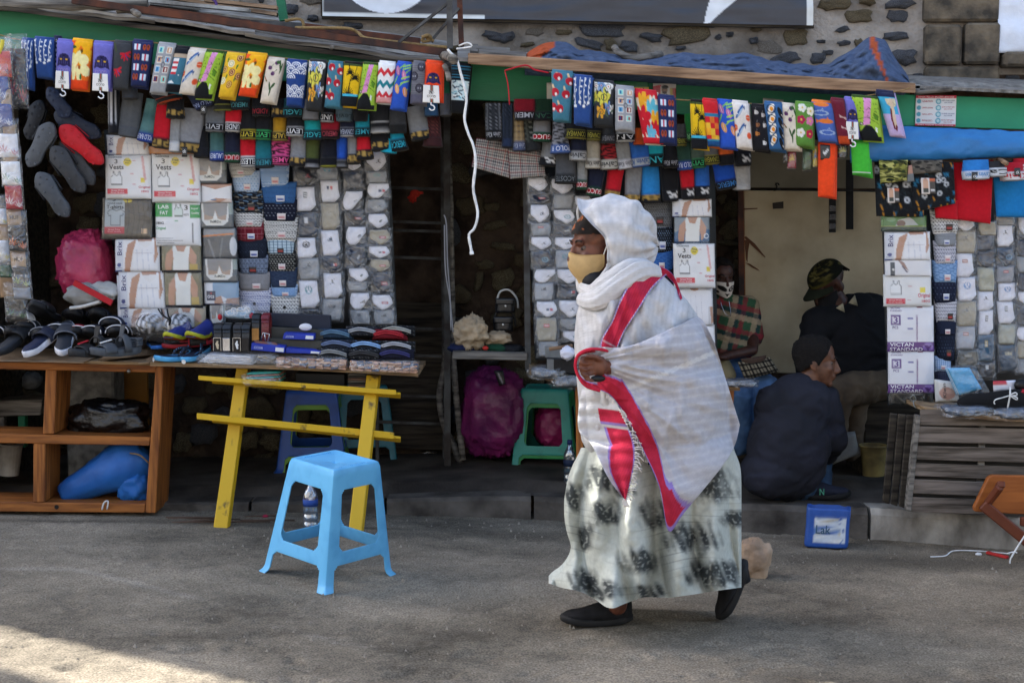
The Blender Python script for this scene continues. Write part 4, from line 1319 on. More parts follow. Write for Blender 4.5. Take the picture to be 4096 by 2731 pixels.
 # rolled boxer shorts
GOLD="a98a4a"
def bundle(label,xt0,xt1,xb0,xb1,yt,yb,body,band,text=None,tc="d8d8d8",pat=None,Y=7.0,trim=None,greek=False,flipw=True,bh=36,bandpat=None,flare=1.0):
 cvb=Cv(body,48,80)
 if pat:
  pat(cvb)
 bv=1-bh/(yb-yt)
 cvb.rect(0,bv,1,1,band)
 if greek:
  hh=1-bv
  y0,y1=bv+hh*.12,bv+hh*.72
  ym=(y0+y1)/2
  t=.05
  xm=.5
  for x0 in(.02,.55):
   cvb.line([(x0,y1),(x0,y0),(x0+.3,y0),(x0+.3,ym),(x0+.15,ym),(x0+.15,y1),(x0+.44,y1),(x0+.44,y0)],t,GOLD)
  if greek==2:
   cvb.ell(.5,ym,.15,hh*.36,band).ring(.5,ym,.13,hh*.3,.25,GOLD).ring(.5,ym,.06,hh*.15,.4,GOLD)
 if bandpat:
  bandpat(cvb,bv)
 if trim:
  cvb.rect(0,bv,1,bv+.015,trim).rect(0,.985,1,1,trim)
 nth,nv=26,22
 V,cols=[],[]
 c0=P((xt0+xt1)/2,yt,Y);c1=P((xb0+xb1)/2,yb,Y)
 s=Y/F
 rt,rb=(xt1-xt0)/2*s,(xb1-xb0)/2*s
 ph=R.random()*6
 ax=(P(xt1,yt,Y)-P(xt0,yt,Y)).normalized()
 d=(c1-c0).normalized()
 side=Vector((-d.z,0,d.x))
 if side.x<0:
  side=-side
 def ring(v,k=1.0):
  c=c0 .lerp(c1,v)
  r=(rt+(rb-rt)*v)*(1-.05*sin(v*5+ph))
  dep=(.026+.024*v)*flare
  if v>bv:
   r*=1.03;dep*=1.08
  return c,r*k,dep*k
 def pt(u,v,k=1.0,lift=0.0):
  c,r,dep=ring(v,k)
  a=pi*(1-u)
  fold=(0.0022*sin(u*21+ph+v*2)+.003*sin(u*9+ph*2))*(1 if v<bv else.3)*(1.0 if k==1 else 0)
  sg=sin(a)
  return c+side*(r*cos(a))+Vector((0,-1,0))*((dep+lift)*copysign(abs(sg)**.7,sg)+fold*(1 if sg>0 else-1))
 vs=[bv*i/(nv-7)for i in range(nv-6)]+[bv+1e-4]+[bv+(1-bv)*i/5 for i in range(1,6)]
 nv=len(vs)
 us=[i/(nth//2)for i in range(nth)]
 for v in vs:
  for u in us:
   V.append(pt(u,v))
   uu=u if u<=1 else 2-u
   cols.append(cvb.at(np.array(uu),np.array(min(v,.999))))
 Fc=[(j*nth+i,(j+1)*nth+i,(j+1)*nth+(i+1)%nth,j*nth+(i+1)%nth)for j in range(nv-1)for i in range(nth)]
 last=(nv-1)*nth
 bc,tcn=np.array(L(band)),np.array(L(trim or band))*(1.0 if trim else.7)
 for q,(k,dz)in enumerate(((.86,.006),(.78,-.003),(.58,.008),(.5,-.002),(.28,.008),(.05,.004))):
  cur=len(V)
  for u in us:
   p=pt(u,1.0,k)
   p.z+=dz
   V.append(p)
   cols.append(tcn if q%2 else bc*.8)
  for i in range(nth):
   Fc.append((last+i,cur+i,cur+(i+1)%nth,last+(i+1)%nth))
  last=cur
 Fc.append(tuple(last+i for i in range(nth)))
 o=mk("boxer_shorts",V,Fc,KNIT,cols=np.array(cols),label=label,cat="boxer shorts",group="rolled boxer shorts hanging in rows")
 if text:
  S=lambda u,v,lift=0.0:pt(u,v,1.0,lift+.0015)
  letter(text,S,(.14,bv+(1-bv)*.2,.86,bv+(1-bv)*.78),tc,o,flip=flipw)
 return o
def pt_stripes(c):
 for x in(.12,.38,.64):c.rect(x,0,x+.1,1,"b8bac0")
def pt_hstripe(col):
 def f(c):
  for k in range(40):c.rect(0,k/40,1,k/40+.009,col)
 return f
def pt_zebra(c1):
 def f(c):
  for k in range(16):
   m=np.abs(c.Vv*16-k-.35*np.sin(c.U*9+k*2))<.24
   c.put(m,c1)
 return f
def pt_check(c1,c2,nx=5,ny=9):
 def f(c):
  a=(np.abs((c.U*nx)%1-.5)<.16);b=(np.abs((c.Vv*ny)%1-.5)<.16)
  c.put(a,c1).put(b,c1).put(a&b,c2)
  c.put(np.abs((c.U*nx+.5)%1-.5)<.05,c2)
 return f
def pt_marl(c):
 rr=np.random.RandomState(4)
 c.a*=(0.9+.2*rr.rand(*c.a.shape[:2]))[...,None]
def pt_camo(c,seed=2):
 cols=["2c3a1e","8d8c44","b8b46a","4a4a26","1c2414"]
 for k in range(60):
  rr=random.Random(k*7+seed)
  c.ell(rr.random(),rr.random(),rr.uniform(.06,.18),rr.uniform(.03,.07),rr.choice(cols),rr.uniform(-.6,.6))
def bp_gucci(c,bv):
 h=1-bv
 c.rect(0,bv,1,bv+h*.28,"1c4a34").rect(0,bv+h*.28,1,bv+h*.7,"b01f2c").rect(0,bv+h*.7,1,1,"1c4a34")
def bp_lines(col):
 def f(c,bv):
  h=1-bv
  for k in(.12,.3,.6,.8):c.rect(0,bv+h*k,1,bv+h*(k+.07),col)
 return f
def bp_ua(c,bv):
 h=1-bv
 c.line([(.42,bv+h*.2),(.6,bv+h*.45),(.42,bv+h*.68)],.07,"dcdcdc",1.4).line([(.78,bv+h*.2),(.6,bv+h*.45),(.78,bv+h*.68)],.07,"dcdcdc",1.4).line([(.5,bv+h*.45),(.7,bv+h*.45)],.05,"dcdcdc",1.4)
 c.rect(0,bv+h*.86,1,bv+h*.95,"e4e4e4")
BK,NV,GR,TL_,RD="1a1b20","1d2236","83858a","1c7480","bf1c2b"
BX=[("black track shorts with three pale stripes",430,478,440,482,340,536,BK,BK,None,None,dict(pat=pt_stripes)),("grey checked pyjama shorts bundled at the top left",490,548,492,548,345,396,"4a5058","3c4048",None,None,dict(pat=pt_check("2e343c","70787f"))),("faded grey jersey shorts rolled without lettering",492,575,473,552,384,548,"55585c","505358",None,None,dict()),("green striped boxer with blue POLO RALPH waistband",588,634,552,612,412,568,"3c5f60","2a3f8a","POLO RALPH","c4cbe0",dict(pat=pt_hstripe("5a8080"))),("red boxer with gold key waistband left of the pale grey one",626,690,609,682,434,592,RD,BK,None,None,dict(greek=1)),("pale grey boxer with white waistband",688,728,678,728,458,608,"8d8f92","c6c6c6",None,None,dict(pat=pt_marl)),("grey boxer with gold key waistband above the vest packets",728,824,718,806,450,610,GR,BK,None,None,dict(greek=1,pat=pt_marl)),("black boxer with orange hem under the stamp print sock",600,735,634,728,372,408,"202228","1a1a1c",None,None,dict(trim="d2541e",bh=20)),("navy boxer lettered POLO under the fish sock",738,850,790,854,372,434,"2a3350","20284a","POLO RAL","8a96c0",dict(bh=30)),("black boxer with olive hem under the trout sock",858,925,858,930,380,444,BK,"26271c",None,None,dict(trim="8a8a3a",bh=24)),("dark teal boxer lettered AMERICA",920,1000,926,1000,376,440,"1f4a4c",BK,"AMERICA","3f8088",dict(bh=34)),("black boxer with gold key waistband under the grey row",668,738,670,735,408,474,BK,"17171a",None,None,dict(greek=1)),("plain black boxer with small ck card",775,830,780,836,520,630,BK,BK,None,None,dict()),("grey boxer with black waistband and large pale letters LEVIS",825,905,824,900,432,528,"62656a","17181c","LEVI'S","a9abb0",dict(trim="8a8c90",pat=pt_marl)),("red and black boxer lettered UN",905,968,902,964,438,528,RD,BK,"UNDER","d0d0d4",dict(trim="d8d8d8")),("green striped boxer with blue LAUREN waistband",840,895,842,900,520,644,"3c5f60","2a3f8a","LAUREN","c4cbe0",dict(pat=pt_hstripe("5a8080"))),("navy boxer with red GUCCI band above the cream folded boxers",900,962,902,962,520,650,NV,"1c4a34","GUCCI","d8b0b0",dict(bandpat=bp_gucci)),("red boxer with white lettered black band ELLESSE",960,1022,964,1028,552,668,RD,"15151a","ELLESSE","d8d8d8",dict(trim="d8d8d8",bh=40)),("black boxer with yellow letters LEVIS",966,1024,964,1030,444,558,BK,"17181c","LEVI'S","b7a52c",dict(trim="a3952c")),("black boxer with green letters LEVIS",1030,1088,1024,1088,452,560,BK,"17181c","LEVI'S","3aa860",dict(trim="2f9a56")),("mustard boxer lettered RALPH",1092,1144,1092,1150,450,564,"a97f1e","1d1d1c","RALPH","b89a3a",dict(trim="a88a3a")),("black boxer with white letters LEVIS beside the mustard one",1152,1212,1148,1216,440,546,"1e2026","17181c","LEVI'S","d4d4d8",dict(trim="d0d0d4")),("black boxer with dark red waistband print",1010,1078,1010,1080,410,466,BK,"151518","ADIDAS","8a1f2a",dict()),("black boxer with gold key band under the violet sock",1088,1140,1088,1142,410,470,BK,"16161a",None,None,dict(greek=1)),("teal boxer lettered EAGLE upper row",1130,1212,1134,1210,408,470,"1d4d58","15252c","EAGLE","3a9aa4",dict()),("grey marl roll under the rose sock",1210,1280,1212,1276,412,482,"808286","76787c",None,None,dict(trim="55575c",pat=pt_marl)),("black boxer lettered UNDER beneath the bat print sock",1284,1338,1284,1334,420,490,BK,"141418","UND","c4c4c8",dict(trim="b8b8bc")),("slate boxer lettered LEVIS beneath the palm sock",1344,1412,1346,1410,416,488,"566872","4c5e68","Levi's","26343c",dict()),("black boxer with dark red key band",1414,1472,1416,1470,424,486,BK,"17171a",None,None,dict()),("bright teal boxer lettered EAGLE second row",1216,1284,1216,1290,458,560,"1a9298","16303a","EAGLE","2f9ea6",dict()),("dark red boxer lettered AMERICA",1284,1362,1286,1358,472,556,"8a1a2a","1a1216","AMERICA","94323e",dict()),("navy boxer lettered CONWEAR in white",1360,1420,1362,1420,470,548,NV,"191e34","CONWEAR","a8aec0",dict(trim="c0c4cc")),("teal and black boxer lettered AM",1418,1478,1420,1484,472,548,"1f8ba0","12181c","AMER","2a8a98",dict()),("black boxer with white mosaic waistband",1478,1556,1484,1562,436,534,"24262a","18191c",None,None,dict(trim="c8c8c8",bandpat=bp_lines("8a8a8a"),bh=46)),("grey and black boxer with olive edge",1556,1620,1560,1626,446,534,"3a3c40","1e1f20",None,None,dict()),("tilted grey boxer with gold key waistband at the right end",1620,1700,1648,1722,440,560,"77797c",BK,None,None,dict(greek=1,pat=pt_marl)),("teal boxer lettered AMERIC in the lowest row",1022,1082,1022,1096,550,670,"1e6a78","24343c","AMERIC","2f7f8c",dict()),("pink and black zigzag boxer lettered AMER",1086,1164,1090,1160,548,660,"d2508c","1a1216","AMER","cf4d86",dict(pat=pt_zebra("1c1418"),trim="d2508c")),("grey boxer with gold key waistband beside the pink one",1164,1228,1160,1224,544,664,GR,BK,None,None,dict(greek=1,pat=pt_marl)),("olive boxer with white lined black waistband",1226,1280,1220,1278,548,674,"49532c","15151a",None,None,dict(bandpat=bp_lines("c8c8cc"))),("black boxer with yellow edged hem in the lowest row",1280,1350,1284,1352,548,668,"181a24","15161c",None,None,dict(trim="a8a83a")),("royal blue boxer with black waistband",1346,1392,1346,1392,548,672,"2450b0","15151a",None,None,dict(bandpat=bp_lines("b8bac0"))),("narrow grey boxer with gold medallion band",1390,1430,1390,1440,548,656,"808286",BK,None,None,dict(greek=2)),("red boxer with gold key waistband above the white bagged sock",1426,1480,1428,1494,544,638,RD,BK,None,None,dict(greek=1)),("black gold key band boxer tilted beside the teal one",1480,1550,1486,1566,520,602,"17181c",BK,None,None,dict(greek=1)),("teal trimmed black boxer lettered ICAN",1556,1604,1562,1634,510,604,"1c8fae","14181c","AMERICAN","2aa0b4",dict(bh=46)),("turquoise boxer hem showing under the ICAN band",1520,1600,1524,1584,570,612,"1aa0b8","1aa0b8",None,None,dict(bh=14)),("small blue roll beside the orange cat sock",1700,1752,1700,1754,420,466,"2f5478","2a4a6c",None,None,dict(bh=16)),("grey ribbed roll beneath the post stub",1758,1804,1760,1806,390,464,"55575c","4c4e54",None,None,dict(bh=20)),("red plaid shorts hanging in shade beside the post",1712,1756,1690,1772,462,588,"4a2226","3a1e20",None,None,dict(pat=pt_check("2c1a1c","6a3a36"))),("dark tartan boxer with grey CK band left of the navy one",1940,2004,1944,2008,428,560,"33363c","17181a","Calvin Klein","a0a0a4",dict(pat=pt_check("22252a","7c7f86",4,9))),("dark navy checked boxer beside the beige tartan",2008,2052,2006,2052,428,590,"262e3c","24304a",None,None,dict(pat=pt_check("1c222c","3c4656",4,9))),("beige tartan boxer with blue grey band",2052,2094,2052,2102,466,604,"a08c6a","4a5474","Calvin Klein","9aa0b4",dict(pat=pt_check("8a7450","5c5048",3,7))),("black tartan boxer right of the beige one",2090,2140,2104,2166,476,604,"2e322e","26282a",None,None,dict(pat=pt_check("1c201e","6c706a",3,7))),("black and red boxer lettered AMERI in grey",2056,2140,2058,2138,412,482,"7a1522",BK,"AMERI","a4a4aa",dict()),("black boxer lettered ICAN in dark green",2140,2212,2140,2212,412,484,"17301f",BK,"ICAN","224a34",dict()),("grey boxer with red GUCCI band above the armour one",2134,2206,2130,2202,478,568,"78797c","1c4a34","GUCCI","e0c4c4",dict(bandpat=bp_gucci,pat=pt_marl)),("grey and black zebra boxer with blue POLO band",2212,2262,2204,2280,486,614,"8b8d94","4a64a0","POLO R","c8d0e4",dict(pat=pt_zebra("1c1c20"))),("grey boxer with black armour logo band beside the gingham shorts",2172,2232,2156,2226,560,664,"888a8c",BK,None,None,dict(bandpat=bp_ua,pat=pt_marl)),("black boxer lettered CONWEAR in yellow under the blossom sock",2266,2348,2262,2342,490,556,BK,"15161e","CONWEAR","a09a3a",dict(trim="8a8434")),("black boxer lettered CONWEAR in yellow under the rose sock",2346,2408,2344,2402,494,562,BK,"15161e","CONWEAR","a09a3a",dict(trim="8a8434")),("charcoal boxer lettered CONWEAR in grey",2406,2460,2402,2462,504,574,"3c3e42","2c2e34","CONWEAR","8a8c94",dict()),("black boxer with white rolled edges under the stamp sock",2458,2538,2464,2536,504,568,"9a9a9a","1a1a1c","AN","d4d4d4",dict(trim="d8d8d8")),("orange boxer peeping beside the hawaiian sock",2538,2578,2534,2582,528,580,"d0561e","b84a1c",None,None,dict(bh=24)),("charcoal boxer lettered CONWEAR left of the second palm sock",2702,2746,2702,2744,512,584,"55504a","1c1c1c","CONWEAR","a09a3a",dict(trim="8a8434")),("bright green leaf boxer behind the palm sock",2738,2770,2744,2768,470,566,"2a7a34","2a5a34","CR","7ab87a",dict()),("navy boxer with grey Calvin band upper right row",2284,2346,2278,2344,550,642,NV,"a4a6a8","Calvin","44464c",dict(trim="c4c4c4")),("beige boxer with pale Calvin Klein band",2346,2400,2340,2404,560,674,"a09a8c","b4b0a6","Calvin Klein","55504a",dict(trim="c8c4ba",pat=pt_marl)),("red and black zebra boxer with cream Calvin band",2396,2464,2402,2472,564,678,"a02830","b2b0a8","Calvin","3c3c3c",dict(pat=pt_zebra("1a1416"))),("grey boxer with white Calvin Klein band",2456,2512,2472,2532,564,676,"858789","c4c4ca","Calvin Klein","6a6a70",dict(pat=pt_marl)),("blue boxer with grey Calvin band",2510,2592,2526,2602,566,666,"2c5fae","a0a6ac","Calvin K","3a5a94",dict(trim="3a64b0")),("teal and black striped boxer lettered AN",2592,2650,2594,2656,572,664,"1c9aa6","10181a","AN","2a9aa4",dict(pat=pt_stripes if False else None,bh=46)),("black boxer with small white Calvin Klein band",2652,2706,2650,2712,574,672,BK,"17171a","Calvin Klein","9a9aa0",dict()),("dark green boxer with blue POLO band",2700,2762,2710,2770,580,680,"2c4a40","2c4690","POLO RA","b8c0dc",dict(trim="3a56a4")),("green marl boxer with green letters LEVIS",2756,2812,2762,2824,570,672,"4c5c50","151a18","LEVI'S","3aa86a",dict(trim="2f8a56")),("grey boxer lettered CONWEAR in yellow right of the green one",2808,2870,2814,2876,584,658,"6a6a68","1c1c1c","CONWEAR","a09a3a",dict(trim="8a8434")),("orange speckled boxer with black waistband",2868,2930,2878,2934,584,660,"d8622c",BK,None,None,dict(bh=40)),("black boxer with white armour logo below the fish sock",2938,3000,2944,3004,590,664,"1a1c24",BK,None,None,dict(bandpat=bp_ua,bh=48)),("dark grey boxer lettered LACOSTE",2226,2300,2218,2308,610,734,"4c4e52","26282a","LACOSTE","62666a",dict()),("pale grey boxer with red GUCCI band",2306,2352,2306,2346,640,758,"8a8c8c","1c4a34","GUCCI","e0c4c4",dict(bandpat=bp_gucci,pat=pt_marl)),("navy boxer with red GUCCI band above the woman's hood",2362,2430,2342,2404,640,784,NV,"1c4a34","GUCCI","e0c4c4",dict(bandpat=bp_gucci)),("red boxer with gold medallion band above the woman's hood",2432,2504,2416,2474,660,798,RD,BK,None,None,dict(greek=2)),("grey boxer with gold medallion band right of the red one",2504,2570,2496,2560,660,812,GR,BK,None,None,dict(greek=2,pat=pt_marl)),("sky blue boxer with gold medallion band",2562,2636,2566,2640,660,812,"2c84cc",BK,None,None,dict(greek=2)),("black boxer with white armour logo and white rolled edge",2640,2708,2650,2714,660,806,"17181c",BK,None,None,dict(bandpat=bp_ua,bh=44)),("red boxer with black armour logo band",2716,2772,2726,2780,668,796,RD,BK,None,None,dict(bandpat=bp_ua,bh=44)),("blue boxer with black armour logo band",2774,2838,2780,2836,660,788,"2c62b4",BK,None,None,dict(bandpat=bp_ua,bh=40)),("blue and black boxer tilted with AMERIC band",2842,2932,2872,2948,650,756,"1d4cb0","1b1d22","AMERIC","2a66a0",dict()),("long pale grey boxer leg at the end of the right row",2930,3002,2934,2998,640,760,"9c9c9c","a4a4a4",None,None,dict(bh=16,pat=pt_marl)),]
for e in BX:
 lab,xt0,xt1,xb0,xb1,yt,yb,body,band,tx,tc,kw=e
 Yb=6.93+(yb-380)/400*.16
 if xb0>2200:
  Yb=6.90+(yb-480)/330*.16
 bundle(lab,xt0,xt1,xb0,xb1,yt-14,yb,body,band,tx,tc or "d8d8d8",Y=Yb,**kw)
for k,(x,y,Y)in enumerate(((738,608,7.0),(814,440,6.92))):
 V,Fc,cols,S=slab(pq(x-11,y-20,x+11,y+20,Y-.05),6,6,.003,base="15161a",wr=.0004)
 o=mk("card",V,Fc,PACK,cols=cols,label=["small black ck card hanging below the grey key band boxer","small black ck card between the navy and grey boxers"][k],cat="card")
 letter("ck",S,(.2,.25,.8,.6),"d8d8d8",o)
c=Cv("b8b4ae",120,90)
a=((c.U*19)%1)<.42;b_=((c.Vv*11)%1)<.42
c.put(a&b_,"33353c").put(a^b_,"77777a")
c.put((((c.U*19/3)%1)<.06)|(((c.Vv*11/3)%1)<.08),"8e3a3c")
def shp(v):
 return np.interp(v,[0,1],[.1,0]),np.interp(v,[0,1],[.9,1])
for part,q,sd in(("left",pq4((1905,552),(2060,570),(2036,712),(1886,668),7.08),2),("right",pq4((2030,568),(2170,600),(2182,704),(2040,716),7.07),9)):
 V,Fc,cols,S=slab(q,60,40,.03,c,wr=.01,seed=sd,prof=4,wf=7)
 if sd==2:
  gs=mk("gingham_shorts",V,Fc,WOVEN,cols=cols,label="spread gingham boxer shorts hanging between the two stalls",cat="boxer shorts",group="spread shorts")
 else:
  mk("leg",V,Fc,WOVEN,gs,cols=cols)
def pr_dark(c):
 rr=random.Random(6)
 for k in range(34):
  x,y=rr.random(),rr.random()
  t=k%3
  if t==0:c.line([(x,y),(x+.05,y+.07)],.03,"2a6a8c").line([(x+.05,y),(x,y+.06)],.025,"2a6a8c")
  elif t==1:c.line([(x,y),(x+.035,y+.08)],.03,"b07a2a")
  else:c.ring(x,y,.045,.04,.4,"c4c8cc")
  c.line([(rr.random(),rr.random()),(rr.random(),rr.random())],.006,"2a3438")
def spread(lab,q,pr,base,Y,sd,cardat=None,group="spread shorts",band=None):
 c=Cv(base,90,70)
 pr(c)
 if band:c.rect(0,.0,1,.1,band)
 V,Fc,cols,S=slab(pq4(*q,Y),46,36,.03,c,wr=.009,seed=sd,prof=4,wf=8)
 o=mk("spread_shorts",V,Fc,KNIT,cols=cols,label=lab,cat="boxer shorts",group=group)
 for(x0,y0,x1,y1)in cardat or():
  cc=Cv("d8d0ca",30,40).rect(.6,0,1,1,"34302e").rect(.6,.05,1,.2,"c05a2a").ell(.3,.12,.16,.12,"b58a72").rect(.1,.18,.5,.62,"c49a80").rect(.12,.62,.5,.9,"2c3430").rect(.66,.7,.94,.8,"d8d8d8")
  V,Fc,cols,S2=slab(pq(x0,y0,x1,y1,Y-.03,3),14,16,.004,cc,wr=.0006,seed=x0)
  mk("card",V,Fc,PACK,o,cols=cols)
 return o
spread("black patterned shorts with blue and gold letters and photo card, left",((3497,640),(3700,650),(3695,868),(3505,865)),pr_dark,"17191c",6.84,3,[(3549,752,3596,812)])
spread("black patterned shorts overlapping on the right with photo card",((3640,644),(3814,648),(3822,815),(3650,850)),pr_dark,"17191c",6.82,5,[(3684,712,3740,777)])
spread("camouflage boxer shorts folded under the blue awning",((3515,640),(3632,640),(3628,722),(3522,738)),lambda c:pt_camo(c,3),"6a6a34",6.795,7,None,band=None)
spread("grey marbled boxer shorts under the blue awning",((3642,640),(3770,640),(3766,690),(3648,698)),lambda c:[c.ell(random.Random(k).random(),random.Random(k+99).random(),.08,.1,["2c2a28","6a645c","4a4640"][k%3],k)for k in range(40)],"5c5850",6.795,8)
V,Fc,cols,S=slab(pq4((3634,662),(3650,660),(3658,726),(3628,732),6.79),10,12,.004,Cv("b09a8a",20,30).rect(0,0,1,.5,"a87a66").rect(0,.5,1,1,"5c6468"),wr=.001)
mk("photo_card",V,Fc,PACK,cols=cols,label="narrow photo card hanging between the camouflage and marbled shorts",cat="card")
spread("red boxer shorts hanging open beside the black patterned ones",((3812,650),(3975,640),(3962,896),(3822,878)),pr_plain,"c01626",6.87,11)
spread("short red leg hem showing under the black patterned shorts",((3735,800),(3830,800),(3830,880),(3742,872)),pr_plain,"c01626",6.86,12)
spread("turquoise blue boxer shorts at the right edge",((3968,650),(4140,640),(4140,872),(3986,868)),pr_plain,"1f7cc0",6.88,13)
for(lab,x0,x1,yt,yb,body,band,tx,tc,Y)in(("blue boxer folded over with white Calvin Klein waistband and ck card",3850,3955,640,718,"2c78c0","c8ccd4","Calvin Klein","5a8ab8",6.80),("white waistband lettered ca beside the stick",3945,4030,645,706,"2c2c30","c4c6c8","Ca","26262a",6.805),("red boxer folded over with white Klein waistband at the right edge",4002,4100,650,722,"a81c2c","ccc8c6","Klein","b02a36",6.80),("red rolled boxer behind it at the right edge",4050,4130,634,692,"b01c2a","c8c2c0","in Kle","b02a36",6.82)):
 bundle(lab,x0,x1,x0+4,x1-2,yt,yb,body,band,tx,tc,Y=Y,bh=34,trim="b8bcc4")
for k,(x,y)in enumerate(((3899,706),(4070,690))):
 V,Fc,cols,S=slab(pq(x-12,y-18,x+12,y+18,6.75),6,6,.003,base="1a1b1e",wr=.0004)
 o=mk("card",V,Fc,PACK,cols=cols,label=["black ck card on the blue waistband at the right stall","black ck card on the red waistband at the right edge"][k],cat="card")
 letter("ck",S,(.2,.3,.8,.65),"d8d8d8",o)
MB().tube([P(3995,636,6.82),P(4026,655,6.72)],.011,n=9).mk("stick",M_BEAM,None,smooth=1,label="short stick end poking out above the ca waistband",cat="stick")
# flat packets hung in columns
SKIN1,SKIN2="b98a70","8a5f4a"
def vest_icon(c,x0,y0,x1,y1,col="3a3a3c",fill="e6e6e4",lw=.014):
 w,h=x1-x0,y1-y0
 pts=[(x0+.2*w,y0),(x0+.28*w,y0),(x0+.36*w,y0+.24*h),(x0+.5*w,y0+.32*h),(x0+.64*w,y0+.24*h),(x0+.72*w,y0),(x0+.8*w,y0),(x0+.82*w,y0+.25*h),(x1,y0+.42*h),(x1,y1),(x0,y1),(x0,y0+.42*h),(x0+.18*w,y0+.25*h)]
 c.poly(pts,fill).line(pts+[pts[0]],lw,col).line([(x0,y1-.07*h),(x1,y1-.07*h)],lw*.7,col)
def pk_vests(c):
 c.rect(0,0,.36,1,"dedcd8")
 vest_icon(c,.14,.38,.38,.68)
 c.rect(.05,.76,.5,.89,"d0243c")
 c.ell(.5,.16,.09,.09,"e6cf2c").rect(.78,.52,.88,.62,"e0c83a")
 c.line([(.82,.05),(.88,.55)],.05,"d8a8a8")
 for x,y in((.6,.12),(.56,.42),(.6,.66)):c.rect(x,y,x+.08,y+.02,"c88a92")
def tx_vests(S,o):
 letter("MEN'S",S,(.08,.0,.2,.03),"55524e",o)
 letter("UNDERWEAR",S,(.08,.04,.38,.075),"55524e",o)
 letter("3",S,(.22,.1,.29,.2),"26262a",o)
 letter("Vests",S,(.1,.22,.42,.33),"26262a",o)
 letter("Free",S,(.44,.1,.57,.15),"4a4a1c",o)
 letter("Pen",S,(.46,.17,.54,.2),"4a4a1c",o)
 letter("Great Price",S,(.14,.785,.42,.82),"f0d8da",o)
 letter("Great Quality",S,(.13,.835,.43,.87),"f0d8da",o)
 letter("Original",S,(.74,.7,.98,.77),"c8344a",o)
 letter("180G",S,(.8,.8,.95,.85),"c8344a",o)
def pk_tshirt(c):
 c.rect(.06,0,.46,.86,"a9b2b6")
 c.rect(.06,.7,.46,.86,"b5293a")
 pts=[(.14,.32),(.22,.28),(.3,.32),(.38,.28),(.45,.34),(.42,.44),(.38,.42),(.38,.66),(.19,.66),(.19,.42),(.15,.44),(.12,.36)]
 c.line(pts+[pts[0]],.014,"3c4246")
 c.ell(.52,.05,.09,.08,"d8c22c").rect(.8,.74,.91,.86,"c9a27a").rect(.46,.02,1,.98,"4c463e")
 c.ell(.52,.05,.09,.08,"d8c22c").rect(.8,.74,.91,.86,"d8b48a")
 for k in range(5):c.line([(.5+.1*k,0),(.56+.1*k,.5),(.5+.1*k,1)],.02,"3a352f")
def tx_tshirt(S,o):
 letter("3",S,(.22,.0,.28,.09),"2c2e30",o);letter("round neck",S,(.12,.11,.42,.16),"3c4042",o);letter("T-shirts",S,(.1,.18,.44,.27),"26282a",o)
 letter("Great Price",S,(.14,.74,.38,.78),"e0a0a4",o);letter("Great Quality",S,(.13,.795,.4,.83),"e0a0a4",o)
def pk_lab(c):
 c.rect(0,.06,.4,.36,"2f9a4a").rect(.78,.1,1,.4,"2f9a4a")
 vest_icon(c,.44,.1,.62,.36,"5a6a5e","d8e4dc")
 c.rect(.82,.5,.85,.94,"a8a8a8").rect(.44,.44,.52,.47,"6aa87a")
def tx_lab(S,o):
 letter("LAB",S,(.08,.11,.32,.19),"e8f0e8",o);letter("FAT",S,(.12,.24,.3,.32),"e8f0e8",o)
 letter("3",S,(.66,.12,.74,.22),"26282a",o);letter("VESTS",S,(.64,.3,.76,.345),"26282a",o)
 letter("Super",S,(.81,.16,.97,.22),"dcecdc",o);letter("Quality",S,(.81,.26,.98,.32),"dcecdc",o)
 letter("180G",S,(.02,.47,.2,.53),"2c2c2e",o);letter("Original",S,(.02,.58,.24,.66),"3f9a5a",o)
 letter("A Registered Trademark of",S,(.02,.82,.4,.845),"55555a",o);letter("VICTAN INTERNATIONAL GROUP CO LTD",S,(.02,.87,.62,.895),"55555a",o);letter("WEBSITE WWW.VICTAN.CN",S,(.02,.92,.42,.945),"55555a",o)
 letter("VICTAN STANDARD",S,(.825,.5,.85,.92),"77777c",o,rot90=True)
def pk_brix(c):
 c.rect(0,0,.2,1,"d2d6de").rect(.2,0,1,1,"e3e2e2")
 c.poly([(.3,.2),(.55,0),(.92,0),(.97,.5),(.9,.75),(.84,.6),(.86,.1),(.5,.12),(.42,.4),(.34,1),(.22,1),(.24,.6)],SKIN1)
 c.poly([(.5,.0),(.56,.2),(.7,.3),(.82,.2),(.86,0),(.9,.1),(.88,.95),(.4,1),(.44,.4)],"e8e8ea")
 c.ell(.1,.8,.05,.06,"3c4a86").rect(.03,.88,.17,.9,"8a94b4").rect(0,.95,.16,1,"5a6aa4")
 for k in range(3):c.line([(.5+.12*k,.35),(.52+.13*k,.95)],.014,"c8ccd8")
def tx_brix(S,o):
 letter("Brix",S,(.06,.12,.17,.52),"4a4a78",o,rot90=True)
 letter("ATHLETIC UNDERSHIRT",S,(.46,.44,.86,.465),"b0a8b0",o)
def pk_model(c,bg="7a7358"):
 c.poly([(.14,.35),(.36,.05),(.72,.05),(.9,.4),(.88,.7),(.76,.9),(.72,.5),(.68,1),(.3,1),(.3,.5),(.26,.95),(.12,1),(.1,.7)],SKIN1)
 c.poly([(.36,.02),(.42,.25),(.58,.28),(.66,.02),(.74,.05),(.7,.5),(.7,.92),(.3,.92),(.32,.5),(.3,.1)],"e2e2dc")
 c.rect(0,.92,1,1,"24262a")
 c.rect(.72,.7,.92,.9,"b89a4a")if bg=="7a7358"else None
